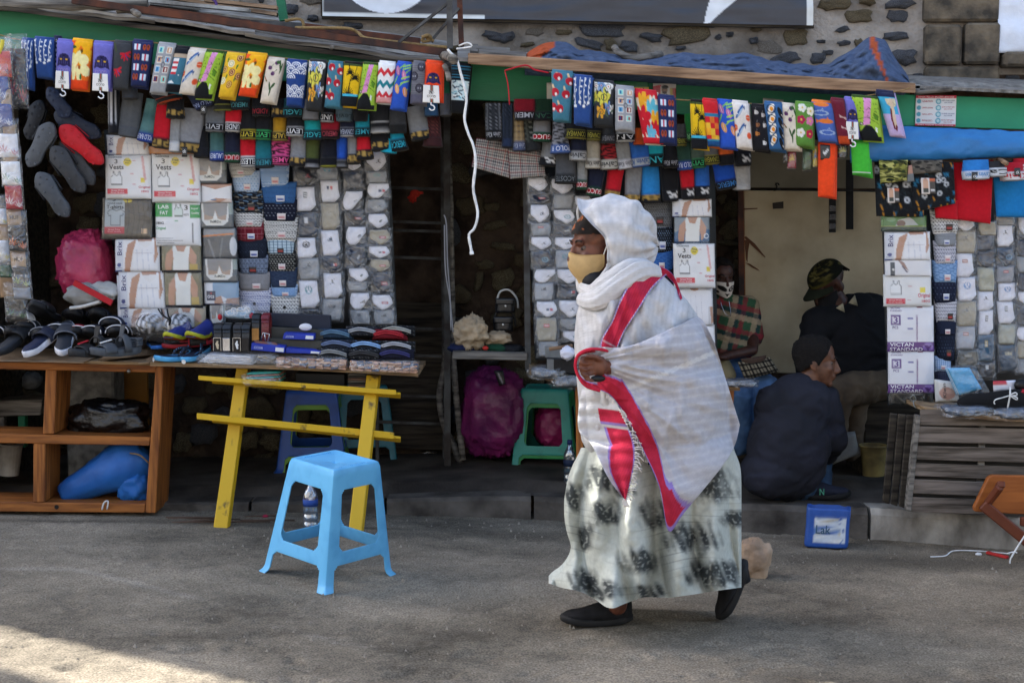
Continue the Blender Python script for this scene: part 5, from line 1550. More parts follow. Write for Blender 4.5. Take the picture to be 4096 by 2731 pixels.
def pk_remido(c):
 c.rect(0,0,1,1,"5a6064").poly([(.1,0),(.92,0),(.86,.75),(.72,.9),(.24,.9),(.12,.72)],"d8d8d4")
 c.poly([(.16,.02),(.86,.02),(.8,.7),(.18,.7)],"a8907f").poly([(.16,.02),(.86,.02),(.83,.5),(.6,.58),(.5,.3),(.44,.58),(.18,.5)],"8b8988")
 c.poly([(.5,.35),(.58,.72),(.42,.72)],"e0dfda").ell(.5,.76,.2,.11,"dcdad0").rect(.88,0,1,.5,"8f9c98")
def tx_remido(S,o):
 letter("ReMiDo",S,(.36,.7,.66,.8),"55585a",o)
def pk_whitebrief(c):
 c.poly([(0,0),(1,0),(1,.7),(.6,1),(.2,.8),(0,.5)],SKIN1).poly([(.06,.1),(.5,.3),(1,.1),(1,.8),(.5,.75),(.1,1),(0,.95)],"e4e4e6").ell(.44,.84,.1,.04,"5a7490")
def pk_dark(c):
 c.rect(0,0,1,1,"3a4048").poly([(.04,.0),(.96,0),(.94,.4),(.7,1),(.2,1),(.04,.5)],"8c8c8c").line([(0,.28),(.9,.2)],.05,"d07a34").poly([(.06,.3),(.9,.24),(.9,1),(.1,1)],"505458").ell(.9,.6,.1,.3,"c8ccd0")
 c.line([(.2,.4),(.36,1)],.06,"7a7c80").line([(.6,.35),(.5,1)],.05,"6c7074")
def pk_ots(c):
 c.rect(0,0,.3,1,"dcdfe4").poly([(.28,0),(1,0),(1,.7),(.7,.75),(.5,.6),(.36,.9),(.26,.6)],"86a4be").poly([(.3,.7),(.5,.6),(.58,1),(.3,1)],"b98f7a").poly([(.6,1),(.66,.72),(1,.68),(1,1)],"c29a84").rect(.08,.4,.34,.8,"27304e").poly([(.19,.52),(.22,.44),(.25,.52)],"c03a3a").rect(0,.94,.8,1,"2f3a66")
def tx_ots(S,o):
 letter("öts",S,(.11,.54,.31,.7),"d4d8e0",o)
def pk_penye(c):
 c.rect(0,0,1,1,"33628a")
 c.poly([(0,0),(1,0),(1,.5),(.7,.4),(.3,.4),(0,.6)],"7c8890")
 pk_model(c,"x")
 c.rect(0,.93,1,1,"274c74").ring(.9,.72,.06,.08,.2,"d8e0e8")
def tx_penye(S,o):
 letter("PENYE ERKEK ATLET",S,(.28,.94,.96,.985),"c4d0dc",o)
def pk_greatprice(c):
 vest_icon(c,.14,.18,.36,.62)
 c.rect(.04,.74,.44,.92,"d0243c").rect(.74,.4,.85,.56,"e0cc2c")
 for x,y in((.5,.35),(.48,.78)):c.rect(x,y,x+.08,y+.02,"c88a92")
def tx_greatprice(S,o):
 letter("Great Price",S,(.1,.775,.36,.815),"f0d8da",o);letter("Great Quality",S,(.09,.85,.38,.89),"f0d8da",o)
 letter("Original",S,(.7,.58,.96,.74),"c8344a",o);letter("180G",S,(.78,.78,.96,.86),"c8344a",o)
def pk_victan(c):
 c.rect(0,.78,1,1,"5a2f7c").rect(.6,.2,.64,.78,"b0a0b8")
 c.rect(.06,.2,.27,.42,"5a3a80").rect(.09,.235,.24,.385,"dcd8e4").ell(.16,.3,.04,.05,"e8e4ec")
 for y in(.18,.4):c.rect(.42,y+.08,.54,y+.11,"5a5aa0")
 c.ell(.86,.9,.12,.1,"8a6ab0").poly([(.76,.84),(.86,.99),(.96,.83),(.88,.88)],"4a2270").rect(.62,0,.75,.05,"8a3a3a")
def tx_victan(S,o):
 letter("VICTAN",S,(.06,.03,.26,.07),"5a3a80",o);letter("STANDARD",S,(.05,.09,.3,.125),"5a3a80",o)
 letter("3",S,(.12,.24,.21,.38),"5a3a80",o);letter("PCS",S,(.1,.44,.22,.5),"5a3a80",o)
 letter("VICTAN",S,(.04,.8,.54,.88),"e8e4ee",o);letter("STANDARD",S,(.04,.905,.74,.985),"e8e4ee",o)
 letter("VICTAN STANDARD",S,(.605,.24,.635,.74),"7a5a8a",o,rot90=True)
def pk_greenbox(c):
 c.rect(0,0,1,1,"4a7a3a").rect(0,.7,1,1,"1d3a30").poly([(.3,.65),(.36,.3),(.6,.1),(.7,.3),(.8,.6)],"b0b4b0").ell(.42,.5,.1,.2,"6a4a3a").rect(0,.66,1,.7,"8a9a3a").ell(.2,.25,.1,.15,"6a9a6a")
def pk_white2(c):
 c.rect(.1,.18,.2,.95,"2c3e4e").ell(.165,.6,.025,.07,"dcdcdc").poly([(.25,0),(.4,.2),(.5,.7),(.36,.4)],"9a7a6e").line([(.36,.4),(.46,.75)],.04,"5c5266").rect(.42,.02,.8,.06,"a8a8a4")
def pk_tee(c):
 c.poly([(.3,0),(.44,.05),(.62,0),(.95,.1),(.98,.5),(.86,.5),(.86,1),(.14,1),(.1,.4),(0,.3),(.05,.1)],"e4e4e8").poly([(.9,.5),(.99,.5),(1,.9),(.94,.95)],SKIN1).ell(.5,.02,.12,.06,SKIN1)
 for k in range(4):c.line([(.25+.14*k,.2),(.28+.14*k,1)],.012,"ccccd4")
def pk_black(c):
 c.line([(.1,0),(.4,1)],.06,"4a463a").line([(.5,0),(.62,1)],.05,"55503e").line([(.8,0),(.76,1)],.05,"3a382f")
PKT=[("white_model_packet","white packet with model photo, topmost in the left stall, half hidden by grey shorts",(425,540,592,622),6,"e2e2e2",pk_brix,tx_brix,0),("orange_card_packet","packet with orange card edge above the second three vests packet",(592,585,790,618),6,"c07a3a",pr_plain,None,0),("vest_packet","white three vests packet, left one of the pair in the left stall",(421,620,604,797),2,"e6e5e4",pk_vests,tx_vests,-1),("vest_packet","white three vests packet, right one of the pair in the left stall",(606,616,800,810),3,"e6e5e4",pk_vests,tx_vests,-1),("tshirt_packet","dark three round neck T-shirts packet under the left vests packet",(410,790,612,958),-4,"4c463e",pk_tshirt,tx_tshirt,1),("vest_packet","white and green LAB FAT three vests packet",(620,800,800,984),4,"e6e6e6",pk_lab,tx_lab,1),("undershirt_packet","white Brix undershirt packet under the dark T-shirts packet",(460,950,638,1087),2,"e3e2e2",pk_brix,tx_brix,2),("undershirt_packet","gold and navy undershirt packet with tattooed looking model under the LAB FAT packet",(645,975,804,1090),2,"7a7358",pk_model,None,2),("undershirt_packet","larger white Brix undershirt packet, second from the bottom",(474,1082,656,1236),6,"e6e6ea",pk_brix,tx_brix,3),("undershirt_packet","olive packet with man in white vest lettered along the foot",(656,1084,806,1232),6,"7a7358",pk_model,None,3),("undershirt_packet","lowest white Brix packet behind the football shoes",(482,1225,668,1310),4,"e3e2e2",pk_brix,tx_brix,4),("undershirt_packet","lowest packet with vest photo behind the bagged shoes",(670,1225,822,1315),4,"a89a80",pk_model,None,4),("white_packet","white packet edge sticking out left of the Brix packets",(468,1100,520,1290),4,"dcdde2",pr_plain,None,5),("briefs_packet","grey briefs packet with oval badge, topmost in its column",(772,625,905,735),2,"5a6064",pk_remido,tx_remido,0),("briefs_packet","white briefs packet with pink skin photo",(800,735,926,812),2,"d8c8c0",pk_whitebrief,None,1),("briefs_packet","grey briefs packet with oval badge, middle one",(792,803,932,914),3,"5a6064",pk_remido,tx_remido,2),("briefs_packet","dark shiny briefs packet with orange stripe",(808,910,946,1036),4,"3a4048",pk_dark,None,3),("briefs_packet","grey briefs packet with oval badge, lowest one",(808,1026,948,1130),4,"5a6064",pk_remido,tx_remido,4),("briefs_packet","pale blue briefs packet with navy öts square",(814,1126,954,1220),4,"dcdfe4",pk_ots,tx_ots,5),("briefs_packet","packet with grey green edge below the öts packet",(836,1215,900,1300),3,"b08a78",pk_remido,None,6),("vest_packet","white packet with model in vest, topmost right of the woman's hood",(2688,796,2846,868),2,"dcdcdc",pk_brix,None,0),("undershirt_packet","blue undershirt packet with model above the three vests packet",(2697,864,2838,975),0,"33628a",pk_penye,tx_penye,1),("vest_packet","white three vests packet right of the woman's head",(2692,974,2858,1152),4,"e6e5e4",pk_vests,tx_vests,-1),("tshirt_packet","white packet with T-shirt photo behind the woman's shoulder",(2702,1150,2850,1302),4,"c8c8cc",pk_tee,None,2),("tshirt_packet","lower white packet with beige arm behind the woman's back",(2740,1298,2858,1445),6,"d4d0cc",pk_tee,None,3),("green_packet","dark green packet with footballer, topmost at the right stall",(3524,862,3706,926),0,"4a7a3a",pk_greenbox,None,0),("undershirt_packet","white Brix undershirt packet at the right stall",(3537,926,3720,1042),2,"e3e2e2",pk_brix,tx_brix,1),("white_packet","white packet with dark blue strip under the Brix packet at the right stall",(3538,1036,3724,1106),2,"e0e0e2",pk_white2,None,2),("vest_packet","white vest packet with red great price box at the right stall",(3532,1098,3724,1226),2,"e2e2e0",pk_greatprice,tx_greatprice,3),("vest_packet","upper white and purple VICTAN STANDARD packet",(3548,1222,3734,1406),2,"e4e4e8",pk_victan,tx_victan,4),("vest_packet","lower white and purple VICTAN STANDARD packet",(3552,1400,3736,1572),0,"e4e4e8",pk_victan,tx_victan,5),("black_packet","black packet below the purple packets",(3552,1566,3732,1620),0,"1e1e1c",pk_black,None,6),]
for i,(nm,lab,(x0,y0,x1,y1),tilt,base,pr,tx,lay)in enumerate(PKT):
 Y=(7.12 if x0<2000 else(7.06 if x0<3400 else 6.88))+.012*lay
 c=Cv(base,96,96)
 pr(c)
 q=pq(x0,y0,x1,y1,Y,tilt)
 o=thing(nm,lab,"packet",q[2].lerp(q[3],.5),"flat packets hung in columns")
 V,Fc,cols,S=slab(q,54,54,.032,c,wr=.003,seed=i+40,prof=5,wf=10)
 mk("contents",V,Fc,PACK,o,cols=cols)
 if tx:
  tx(S,o)
 k=5
 V,Fc,cols,_=slab(pq(x0-k,y0-k,x1+k,y1+k,Y,tilt),16,16,.042,wr=.005,seed=i+90,prof=6,wf=12)
 mk("clear_wrap",V,Fc,film("packet_film",clear=.95,haze=.0,scale=18,rough=.1),o)
 # folded printed boxers in columns
def fb_hatch(a):
 def f(c):
  for j in range(14):
   for i in range(12):
    x,y=(i+.5*(j%2))/12,j/14
    c.line([(x,y),(x+.04,y+.035)],.016,a).line([(x+.04,y),(x,y+.035)],.016,a)
 return f
def fb_dash(a):
 def f(c):
  for j in range(13):
   for i in range(9):
    x,y=(i+.5*(j%2))/9,(j+.3)/13
    c.line([(x,y),(x+.075,y-.03 if j%2 else y+.03)],.022,a)
 return f
def fb_dot(a,n=10,r=.018,ring=False):
 def f(c):
  for j in range(n):
   for i in range(n):
    x,y=(i+.5*(j%2))/n,(j+.5)/n
    if ring:c.ring(x,y,r*1.6,r*1.6,.35,a)
    else:c.ell(x,y,r,r,a)
 return f
def fb_grid(a,n=8,w=.01):
 def f(c):
  c.put((np.abs((c.U*n)%1-.5)<w*n)|(np.abs((c.Vv*n)%1-.5)<w*n),a)
 return f
def fb_wave(cols):
 def f(c):
  for k in range(12):
   m=np.abs(c.Vv*12-k-.3*np.sin(c.U*14+k))<.3
   c.put(m&(np.sin(c.U*20+k*3)>-.3),cols[k%len(cols)])
 return f
FB=[("LA","cream folded boxers with dark hatch, top of the first folded column",(915,648,1020,706),"d8d6d0",fb_hatch("4a4a48"),"pale"),("LA","light blue print folded boxers under the cream ones",(930,690,1038,770),"b4c8e0",fb_dot("5a86bc",9,.022),"pale"),("LA","black folded boxers with grey and blue waves",(935,764,1052,856),"1b1c22",fb_wave(["5a7898","8a8478","3a4a5c"]),"red"),("LA","white folded boxers with black dashes in the first column",(935,846,1050,910),"d8d8d8",fb_dash("2a2a2e"),"pale"),("LA","maroon checked folded boxers",(942,894,1056,964),"6a1a28",fb_grid("9a5a62",7,.006),"blue"),("LA","navy checked folded boxers with light blue hem",(948,958,1068,1036),"1c2230",fb_dot("4a5870",11,.012),"blue"),("LA","grey blue geometric folded boxers",(955,1026,1072,1098),"7e8ca4",fb_dot("2c3040",8,.022,True),"red"),("LA","grey dotted folded boxers above the diamond print",(952,1094,1080,1162),"8e8e92",fb_dot("55565c",14,.012),"pale"),("LA","white folded boxers with blue diamonds and a black button",(958,1158,1082,1252),"d6d8e2",fb_hatch("3a4a94"),"button"),("LB","light blue medallion print folded boxers, top of the second folded column",(1040,655,1154,748),"b8cce4",fb_dot("5a86bc",8,.026,True),"pale"),("LB","denim blue dotted folded boxers",(1048,736,1182,816),"3a649a",fb_dot("1f3a66",13,.012),"blue"),("LB","navy folded boxers with small white anchors",(1052,806,1184,888),"1a1e30",fb_dot("a8b0c0",9,.010),"pale"),("LB","white folded boxers with black zigzag in the second column",(1056,878,1188,962),"d4d4d2",fb_hatch("2a2a2c"),"pale"),("LB","pale blue grid folded boxers",(1070,960,1174,1018),"b8ccd8",fb_grid("3a5a78",6,.014),"red"),("LB","black folded boxers with small white rings",(1074,1012,1184,1086),"1b1b1e",fb_dot("b0b0a8",9,.014,True),"pale"),("LB","slate navy folded boxers with pale label",(1080,1078,1186,1152),"2c3850",fb_wave(["38465e"]),"pale"),("LB","sky blue print folded boxers near the foot of the second column",(1086,1144,1188,1188),"a8c2e0",fb_dot("5a86bc",8,.028,True),"pale"),("LB","white zigzag folded boxers with a black button",(1084,1180,1196,1262),"dcdcda",fb_dash("2c2c3a"),"button"),("RB","grey hatched folded boxers right of the hood",(2576,812,2690,908),"707276",fb_hatch("3a3c40"),"red"),("RB","black folded boxers with blue and white dots",(2590,906,2690,1008),"191b20",fb_dot("8aa4c4",11,.016),"blue"),("RB","blue denim folded boxers behind the hood",(2604,1002,2692,1084),"2f5a9c",fb_wave(["4270b0"]),"pale"),("RB","black printed folded boxers behind the shoulder",(2640,1080,2700,1130),"1a1a1e",fb_dot("8a8a8a",8,.014),None),("RC","brown grey folded shorts under the gold medallion band",(2470,790,2580,880),"4c4448",fb_dot("6a5e60",8,.014),"pale"),("FA","white zigzag folded boxers at the top of the right stall",(3722,846,3832,932),"d4d4d4",fb_dash("2c2c30"),"red"),("FA","grey printed folded boxers below the white zigzag ones",(3738,926,3822,986),"8c9096",fb_dot("5c6068",10,.016),"blue"),("FA","white folded boxers with dark dashes at the right stall",(3734,970,3822,1058),"c4c4ce",fb_dash("4a4a5c"),"pale"),("FA","light blue marbled folded boxers at the right stall",(3730,1048,3826,1132),"86a6cc",fb_wave(["5a7eaa"]),"pale"),("FA","navy palm print folded boxers",(3730,1126,3824,1208),"1c2236",fb_dot("6a7490",7,.014),"blue"),("FA","white folded boxers with blue grey dashes, sixth down",(3738,1204,3824,1286),"cacad2",fb_dash("3c3c48"),"red"),("FA","plain navy folded boxers with a white label",(3742,1280,3822,1342),"1e2438",fb_dot("36405c",9,.012),"pale"),("FA","navy floral folded boxers with a red label",(3742,1336,3818,1438),"1a2030",fb_dot("5a6884",8,.014),"red"),("FA","light blue gingham folded boxers above the face masks",(3732,1430,3802,1482),"b8cce4",fb_grid("5a82b4",9,.016),"pale"),("FA","dark grid printed folded boxers beside the blue face masks",(3736,1480,3800,1530),"22263a",fb_grid("4a4e60",9,.008),None),]
for i,(colm,lab,(x0,y0,x1,y1),base,pr,tagc)in enumerate(FB):
 Yb={"LA":7.17,"LB":7.18,"RB":7.12,"RC":7.13,"FA":6.9}[colm]
 same=[e for e in FB if e[0]==colm]
 Y=Yb+.010*[e[1]for e in same].index(lab)
 c=Cv(base,72,60)
 pr(c)
 sh=lambda v:(np.interp(v,[0,.6,1],[-.04,0,.06]),np.interp(v,[0,.6,1],[1.04,1.0,.95]))
 V,Fc,cols,S=slab(pq(x0,y0-8,x1,y1,Y,2),40,26,.05,c,wr=.004,seed=i+200,prof=3,shape=sh,wf=9)
 hb=MB().tube(spline([S(.04,.97,-.01),S(.3,.99,-.004),S(.7,.99,-.004),S(.96,.97,-.01)],8),.009,n=8)
 hc=np.array(L(base))*1.0
 if "light blue hem"in lab:hc=np.array(L("7fa8cc"))
 n=len(V)
 V=np.concatenate([V,np.array([tuple(v)for v in hb.V])])
 cols=np.concatenate([cols,np.tile(hc,(len(hb.V),1))])
 o=mk("folded_boxers",V,Fc+[tuple(a+n for a in f)for f in hb.F],WOVEN,cols=cols,label=lab,cat="folded boxers",group="folded boxers in hanging columns")
 if tagc=="button":
  MB().ball(S(.5,.62,.002),(.008,.004,.008),10,6).mk("button",ink("17171a"),o,smooth=1)
 elif tagc:
  cc=Cv({"pale":"dcd4d4","blue":"d4d8e2","red":"2a2224"}[tagc],16,16)
  cc.rect(.15,.45,.85,.8,{"pale":"c07a80","blue":"2f4a9a","red":"9a2a30"}[tagc])
  u0,v0=.42+.2*R.random()-.1,.62
  q=[S(u0,v0,.003),S(u0+.26,v0,.003),S(u0+.26,v0+.28,.003),S(u0,v0+.28,.003)]
  V,Fc,cols,_=slab(q,8,8,.002,cc,wr=.0002)
  mk("label_tag",V,Fc,PACK,o,cols=cols)
  # bagged socks in columns
WHT,GRY,NVY,BEI,BLK="e6e6ee","8e9296","202a3c","a49c88","22242a"
def lg_swoosh(c,x,y,s,k):c.poly([(x-s,y+s*.1),(x-s*.5,y+s*.5),(x+s,y-s*.5),(x-s*.4,y+s*.15)],k)
def lg_jump(c,x,y,s,k):
 c.line([(x-s*.1,y-s*.2),(x,y+s*.3)],s*.34,k,1).line([(x,y+s*.2),(x-s*.8,y+s*.7)],s*.22,k,1).line([(x,y+s*.2),(x+s*.8,y+s*.6)],s*.22,k,1).line([(x,y-s*.1),(x+s*.5,y-s*.9)],s*.16,k,1).line([(x-s*.1,y),(x-s*.6,y-s*.3)],s*.14,k,1)
 c.ell(x-s*.15,y-s*.45,s*.18,s*.18,k)
def lg_flag(c,x,y,s,k):c.rect(x-s,y-s*.6,x-s*.2,y+s*.6,"26335c").rect(x-s*.2,y-s*.6,x+s*.4,y+s*.6,"e8e4e4").rect(x+s*.1,y-s*.6,x+s,y+s*.6,"c02a36")
def lg_ring(c,x,y,s,k):
 c.ring(x,y,s,s,.16,k)
 for a in(1.57,3.67,5.76):c.line([(x,y),(x+s*cos(a),y-s*sin(a))],s*.2,k,1)
def lg_bars(c,x,y,s,k):
 for q in range(3):c.poly([(x-s+q*s*.6,y+s*.5-q*.0),(x-s*.8+q*s*.55,y+s*.1-q*s*.35),(x-s*.45+q*s*.55,y+s*.0-q*s*.35),(x-s*.5+q*s*.6,y+s*.5)],k)
 c.rect(x-s,y+s*.65,x+s,y+s*.85,k)
def lg_croc(c,x,y,s,k):c.ell(x,y,s*.4,s*.8,k,.4).ell(x+s*.3,y-s*.6,s*.3,s*.25,k)
def lg_box(c,x,y,s,k):c.rect(x-s,y-s*.5,x+s,y+s*.5,k).rect(x-s*.7,y-s*.12,x+s*.7,y+s*.12,"e8d8d8")
def lg_ck(c,x,y,s,k):c.ring(x-s*.4,y,s*.4,s*.5,.3,k).line([(x+s*.1,y-s*.8),(x+s*.1,y+s*.5)],s*.2,k,1).line([(x+s*.7,y-s*.4),(x+s*.1,y+s*.1),(x+s*.8,y+s*.5)],s*.18,k,1)
def lg_star(c,x,y,s,k):
 c.ring(x,y,s,s,.2,k)
 for a in range(5):c.line([(x,y),(x+s*.6*sin(a*1.257),y-s*.6*cos(a*1.257))],s*.3,k,1)
def lg_ff(c,x,y,s,k):c.rect(x-s*.5,y-s*.8,x+s*.5,y+s*.8,k).rect(x-s*.3,y-s*.5,x+s*.3,y-s*.15,"d8d8d8").rect(x-s*.3,y+s*.1,x+s*.3,y+s*.45,"d8d8d8")
def lg_cat(c,x,y,s,k):
 for q in range(4):c.line([(x-s*.6+q*s*.35,y+s*.6),(x-s*.3+q*s*.3,y-s*.3),(x+s*.6,y-s*.6)],s*.18,k,1)
def lg_word(c,x,y,s,k):
 for q in range(5):c.ring(x-s+q*s*.5,y,s*.18,s*.3,.5,k)
LG=dict(sw=lg_swoosh,ju=lg_jump,fl=lg_flag,ri=lg_ring,ba=lg_bars,cr=lg_croc,bx=lg_box,ck=lg_ck,st=lg_star,ff=lg_ff,ca=lg_cat,wd=lg_word,no=lambda*a:None)
LGN=dict(sw="swoosh",ju="leaping figure",fl="tricolour flag",ri="ringed star",ba="three bar",cr="crocodile",bx="red box",ck="ck",st="circled star",ff="square letter",ca="leaping cat",wd="lettered",no="no visible")
SHAPES={"an":([0,.25,.55,.8,1],[.08,.06,.1,.34,.5],[.8,.92,.98,.82,.62]),"al":([0,.3,.6,.85,1],[.14,.04,.02,.1,.22],[.94,.96,.74,.6,.46]),"cr":([0,.4,.75,1],[.08,.1,.12,.16],[.86,.88,.94,.7]),"fo":([0,.5,1],[.08,.05,.12],[.92,.95,.88]),}
ORD=["topmost","second down","third down","fourth down","fifth down","sixth down","seventh down","eighth down","ninth down","tenth down","eleventh down","twelfth down"]
CN={WHT:"white",GRY:"grey",NVY:"navy",BEI:"beige grey",BLK:"black"}
COLS=[("left stall's first sock column",1168,1272,7.21,10,[(662,750,"an",BLK,"ju","a02a34"),(752,852,"cr",WHT,"ff","4a4a4e"),(852,956,"cr",NVY,"ff","c8c8c8"),(954,1040,"cr",WHT,"st","2a2a2c"),(1034,1126,"fo",GRY,"ju","3a3c40"),(1124,1240,"cr",WHT,"ri","3f8a94"),(1238,1300,"fo",BLK,"no",BLK)]),("left stall's second sock column",1262,1362,7.22,14,[(662,728,"fo",GRY,"ri","4a8a9a"),(726,816,"cr",WHT,"fl",""),(814,926,"cr",BEI,"sw","7a6a5a"),(924,1030,"cr",WHT,"ba","2c2c30"),(1022,1100,"an",NVY,"fl",""),(1096,1200,"cr",WHT,"ju","3a3c3c"),(1198,1290,"fo",GRY,"wd","3a3a3e")]),("left stall's third sock column",1358,1452,7.22,22,[(640,688,"an",WHT,"no",""),(684,764,"an",NVY,"no",""),(764,848,"al",WHT,"sw","4a4a40"),(844,908,"an",BLK,"bx","a0303c"),(906,988,"al",WHT,"ca","2c2c2c"),(984,1078,"an",NVY,"cr","a8b0b8"),(1072,1136,"an",WHT,"cr","3a4a3c"),(1130,1172,"fo",GRY,"wd","4a4a50"),(1170,1246,"al",WHT,"ba","5a5040"),(1244,1304,"fo",GRY,"ck","2a2a2c")]),("left stall's rightmost sock column",1452,1552,7.22,20,[(604,692,"an",WHT,"ju","26262a"),(688,738,"fo",GRY,"ri","6a9a9a"),(732,800,"al",WHT,"fl",""),(798,858,"an",GRY,"ju","3a3c40"),(854,920,"an",WHT,"cr","3a4a3c"),(918,986,"an",BEI,"bx","b02a34"),(984,1040,"an",WHT,"fl",""),(1036,1094,"an",BEI,"bx","b04a50"),(1090,1182,"an",NVY,"bx","a0303c"),(1178,1248,"an",WHT,"bx","b03a44"),(1244,1306,"fo",GRY,"ba","3a3a3e")]),("middle stall's first sock column",2104,2202,7.14,26,[(708,772,"an",WHT,"sw","2a2a2c"),(770,822,"an",NVY,"bx","b03a44"),(818,898,"an",WHT,"ck","2c2c2c"),(896,950,"fo",GRY,"bx","b04a50"),(946,1006,"an",WHT,"ju","2c2c2e"),(1002,1080,"an",NVY,"ri","6a9aac"),(1076,1138,"al",WHT,"ju","7a7c80"),(1134,1208,"fo","a4a8ae","ba","3c3e44"),(1204,1276,"an",WHT,"fl",""),(1274,1372,"fo",BEI,"bx","c04a40"),(1368,1432,"fo",GRY,"no","")]),("middle stall's second sock column",2198,2300,7.15,26,[(714,784,"an",WHT,"no",""),(780,842,"fo",GRY,"no",""),(838,902,"an",WHT,"ri","3f8a9a"),(896,952,"an",NVY,"ba","a8a8a0"),(948,1006,"an",WHT,"ck","4a4a3c"),(1004,1080,"fo","9ea2a8","ri","5a8a9a"),(1076,1142,"an",WHT,"sw","3a3a34"),(1138,1202,"an",NVY,"fl",""),(1200,1278,"an",WHT,"ju","2c2c2e"),(1274,1328,"an",GRY,"cr","5a5c60"),(1322,1374,"an",WHT,"ri","5a7a8a")]),("column half hidden by the woman",2294,2380,7.16,26,[(782,850,"an",WHT,"no",""),(1160,1280,"an",WHT,"no",""),(1272,1372,"fo",WHT,"no","")]),("right stall's first sock column",3808,3908,6.93,8,[(872,932,"an",WHT,"no",""),(926,1020,"fo",BEI,"ju","5a5044"),(1016,1116,"cr",WHT,"bx","a0583a"),(1112,1212,"cr",WHT,"ri","5a8ac0"),(1208,1312,"fo",BEI,"ju","6a6050"),(1308,1404,"fo","a8acb4","bx","a86a54"),(1400,1476,"fo","4a4a42","wd","b0b0a8")]),("right stall's second sock column",3900,3984,6.94,4,[(892,948,"fo",BEI,"no",""),(940,1010,"fo",NVY,"no",""),(1004,1078,"an",NVY,"no",""),(1072,1172,"fo","a8a690","no",""),(1168,1250,"cr",WHT,"ju","3a3a3e"),(1244,1346,"cr",WHT,"ff","4a4a54"),(1342,1452,"fo","3a5870","ff","b0a070"),(1448,1522,"fo",BLK,"ff","b8b8b8")]),("right stall's third sock column",3974,4066,6.95,6,[(866,908,"fo",GRY,"no",""),(902,994,"cr",WHT,"ju","2c2c2e"),(990,1072,"an","2c3c50","ri","5a8aa8"),(1068,1138,"fo","8c9098","bx","b04a50"),(1134,1212,"cr",WHT,"ri","5a8ac0"),(1208,1302,"cr",WHT,"ff","6a6a70"),(1298,1384,"fo","a8a898","no",""),(1380,1492,"cr","2c4458","wd","b8b090")]),("sock column at the right edge",4060,4150,6.95,2,[(868,964,"an",WHT,"no",""),(962,1032,"fo",NVY,"no",""),(1030,1098,"fo",GRY,"no",""),(1094,1170,"fo",NVY,"no",""),(1166,1232,"an",WHT,"no",""),(1228,1310,"fo","3a3e44","no",""),(1306,1370,"al",WHT,"no",""),(1366,1440,"fo",BEI,"ri","4a6a7c"),(1440,1500,"fo",GRY,"bx","b03a44")]),]
for cname,x0,x1,Yc,lean,items in COLS:
 ytop,ybot=items[0][0],items[-1][1]
 for k,(ya,yb,shp_,colr,lg,lc)in enumerate(items):
  dx=lean*(ya-ytop)/(ybot-ytop)*1.6
  jx=R.uniform(-5,5)
  tl_=R.uniform(-7,9)
  xa,xb=x0+dx+jx,x1+dx+jx+R.uniform(-4,4)
  Y=Yc+.008*k
  cnm=CN.get(colr,"dull grey")
  lab="bagged %s socks%s, %s in %s"%(cnm,", %s mark"%LGN[lg]if lg!="no"else "",ORD[k],cname)
  q=pq(xa,ya-10+R.uniform(-4,4),xb,yb,Y,tl_)
  o=thing("bagged_socks",lab,"bagged socks",q[2].lerp(q[3],.5),"bagged socks hung in columns")
  c=Cv(colr,40,40)
  lx,ly=(.64,.5)if shp_ in("an","al")else(.5,.34)
  LG[lg](c,lx,ly,.13,lc or "808080")
  if shp_ in("cr","fo"):
   for s in range(4):c.line([(.2+.2*s,.02),(.2+.2*s,.22)],.01,"%02x%02x%02x"%tuple(int(int(colr[i:i+2],16)*.93)for i in(0,2,4)))
  vs,ls,rs_=SHAPES[shp_]
  sh=(lambda vs,ls,rs_:(lambda v:(np.interp(v,vs,ls),np.interp(v,vs,rs_))))(vs,ls,rs_)
  ins=(xb-xa)*.05
  y0s=ya+(2 if shp_ in("an","al")else-4)
  V,Fc,cols,S=slab(pq(xa+ins,y0s,xb-ins,yb-7,Y,tl_),22,22,.022,c,wr=.0025,seed=int(xa*3+ya),prof=3.2,shape=sh,wf=12)
  mk("sock_pair",V,Fc,KNIT,o,cols=cols)
  V,Fc,cols,S=slab(q,12,12,.030,wr=.007,seed=int(xa+ya*3),prof=3.5,wf=16)
  mk("clear_bag",V,Fc,FILM if shp_ in("an","al")or colr==WHT else FILM2,o)
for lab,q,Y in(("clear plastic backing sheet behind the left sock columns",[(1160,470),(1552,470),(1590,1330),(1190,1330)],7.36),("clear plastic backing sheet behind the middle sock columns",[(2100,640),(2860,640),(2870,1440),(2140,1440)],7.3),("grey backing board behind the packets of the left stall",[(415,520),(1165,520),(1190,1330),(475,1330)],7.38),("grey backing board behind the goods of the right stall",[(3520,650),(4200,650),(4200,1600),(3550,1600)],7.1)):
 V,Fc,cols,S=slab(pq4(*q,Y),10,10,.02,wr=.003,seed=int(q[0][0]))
 mk("backing_sheet",V,Fc,mat("dull_backing_sheet","34373a",rough=.5,scale=6,bump=.3,bscale=12,col2="232527"),label=lab,cat="sheet")
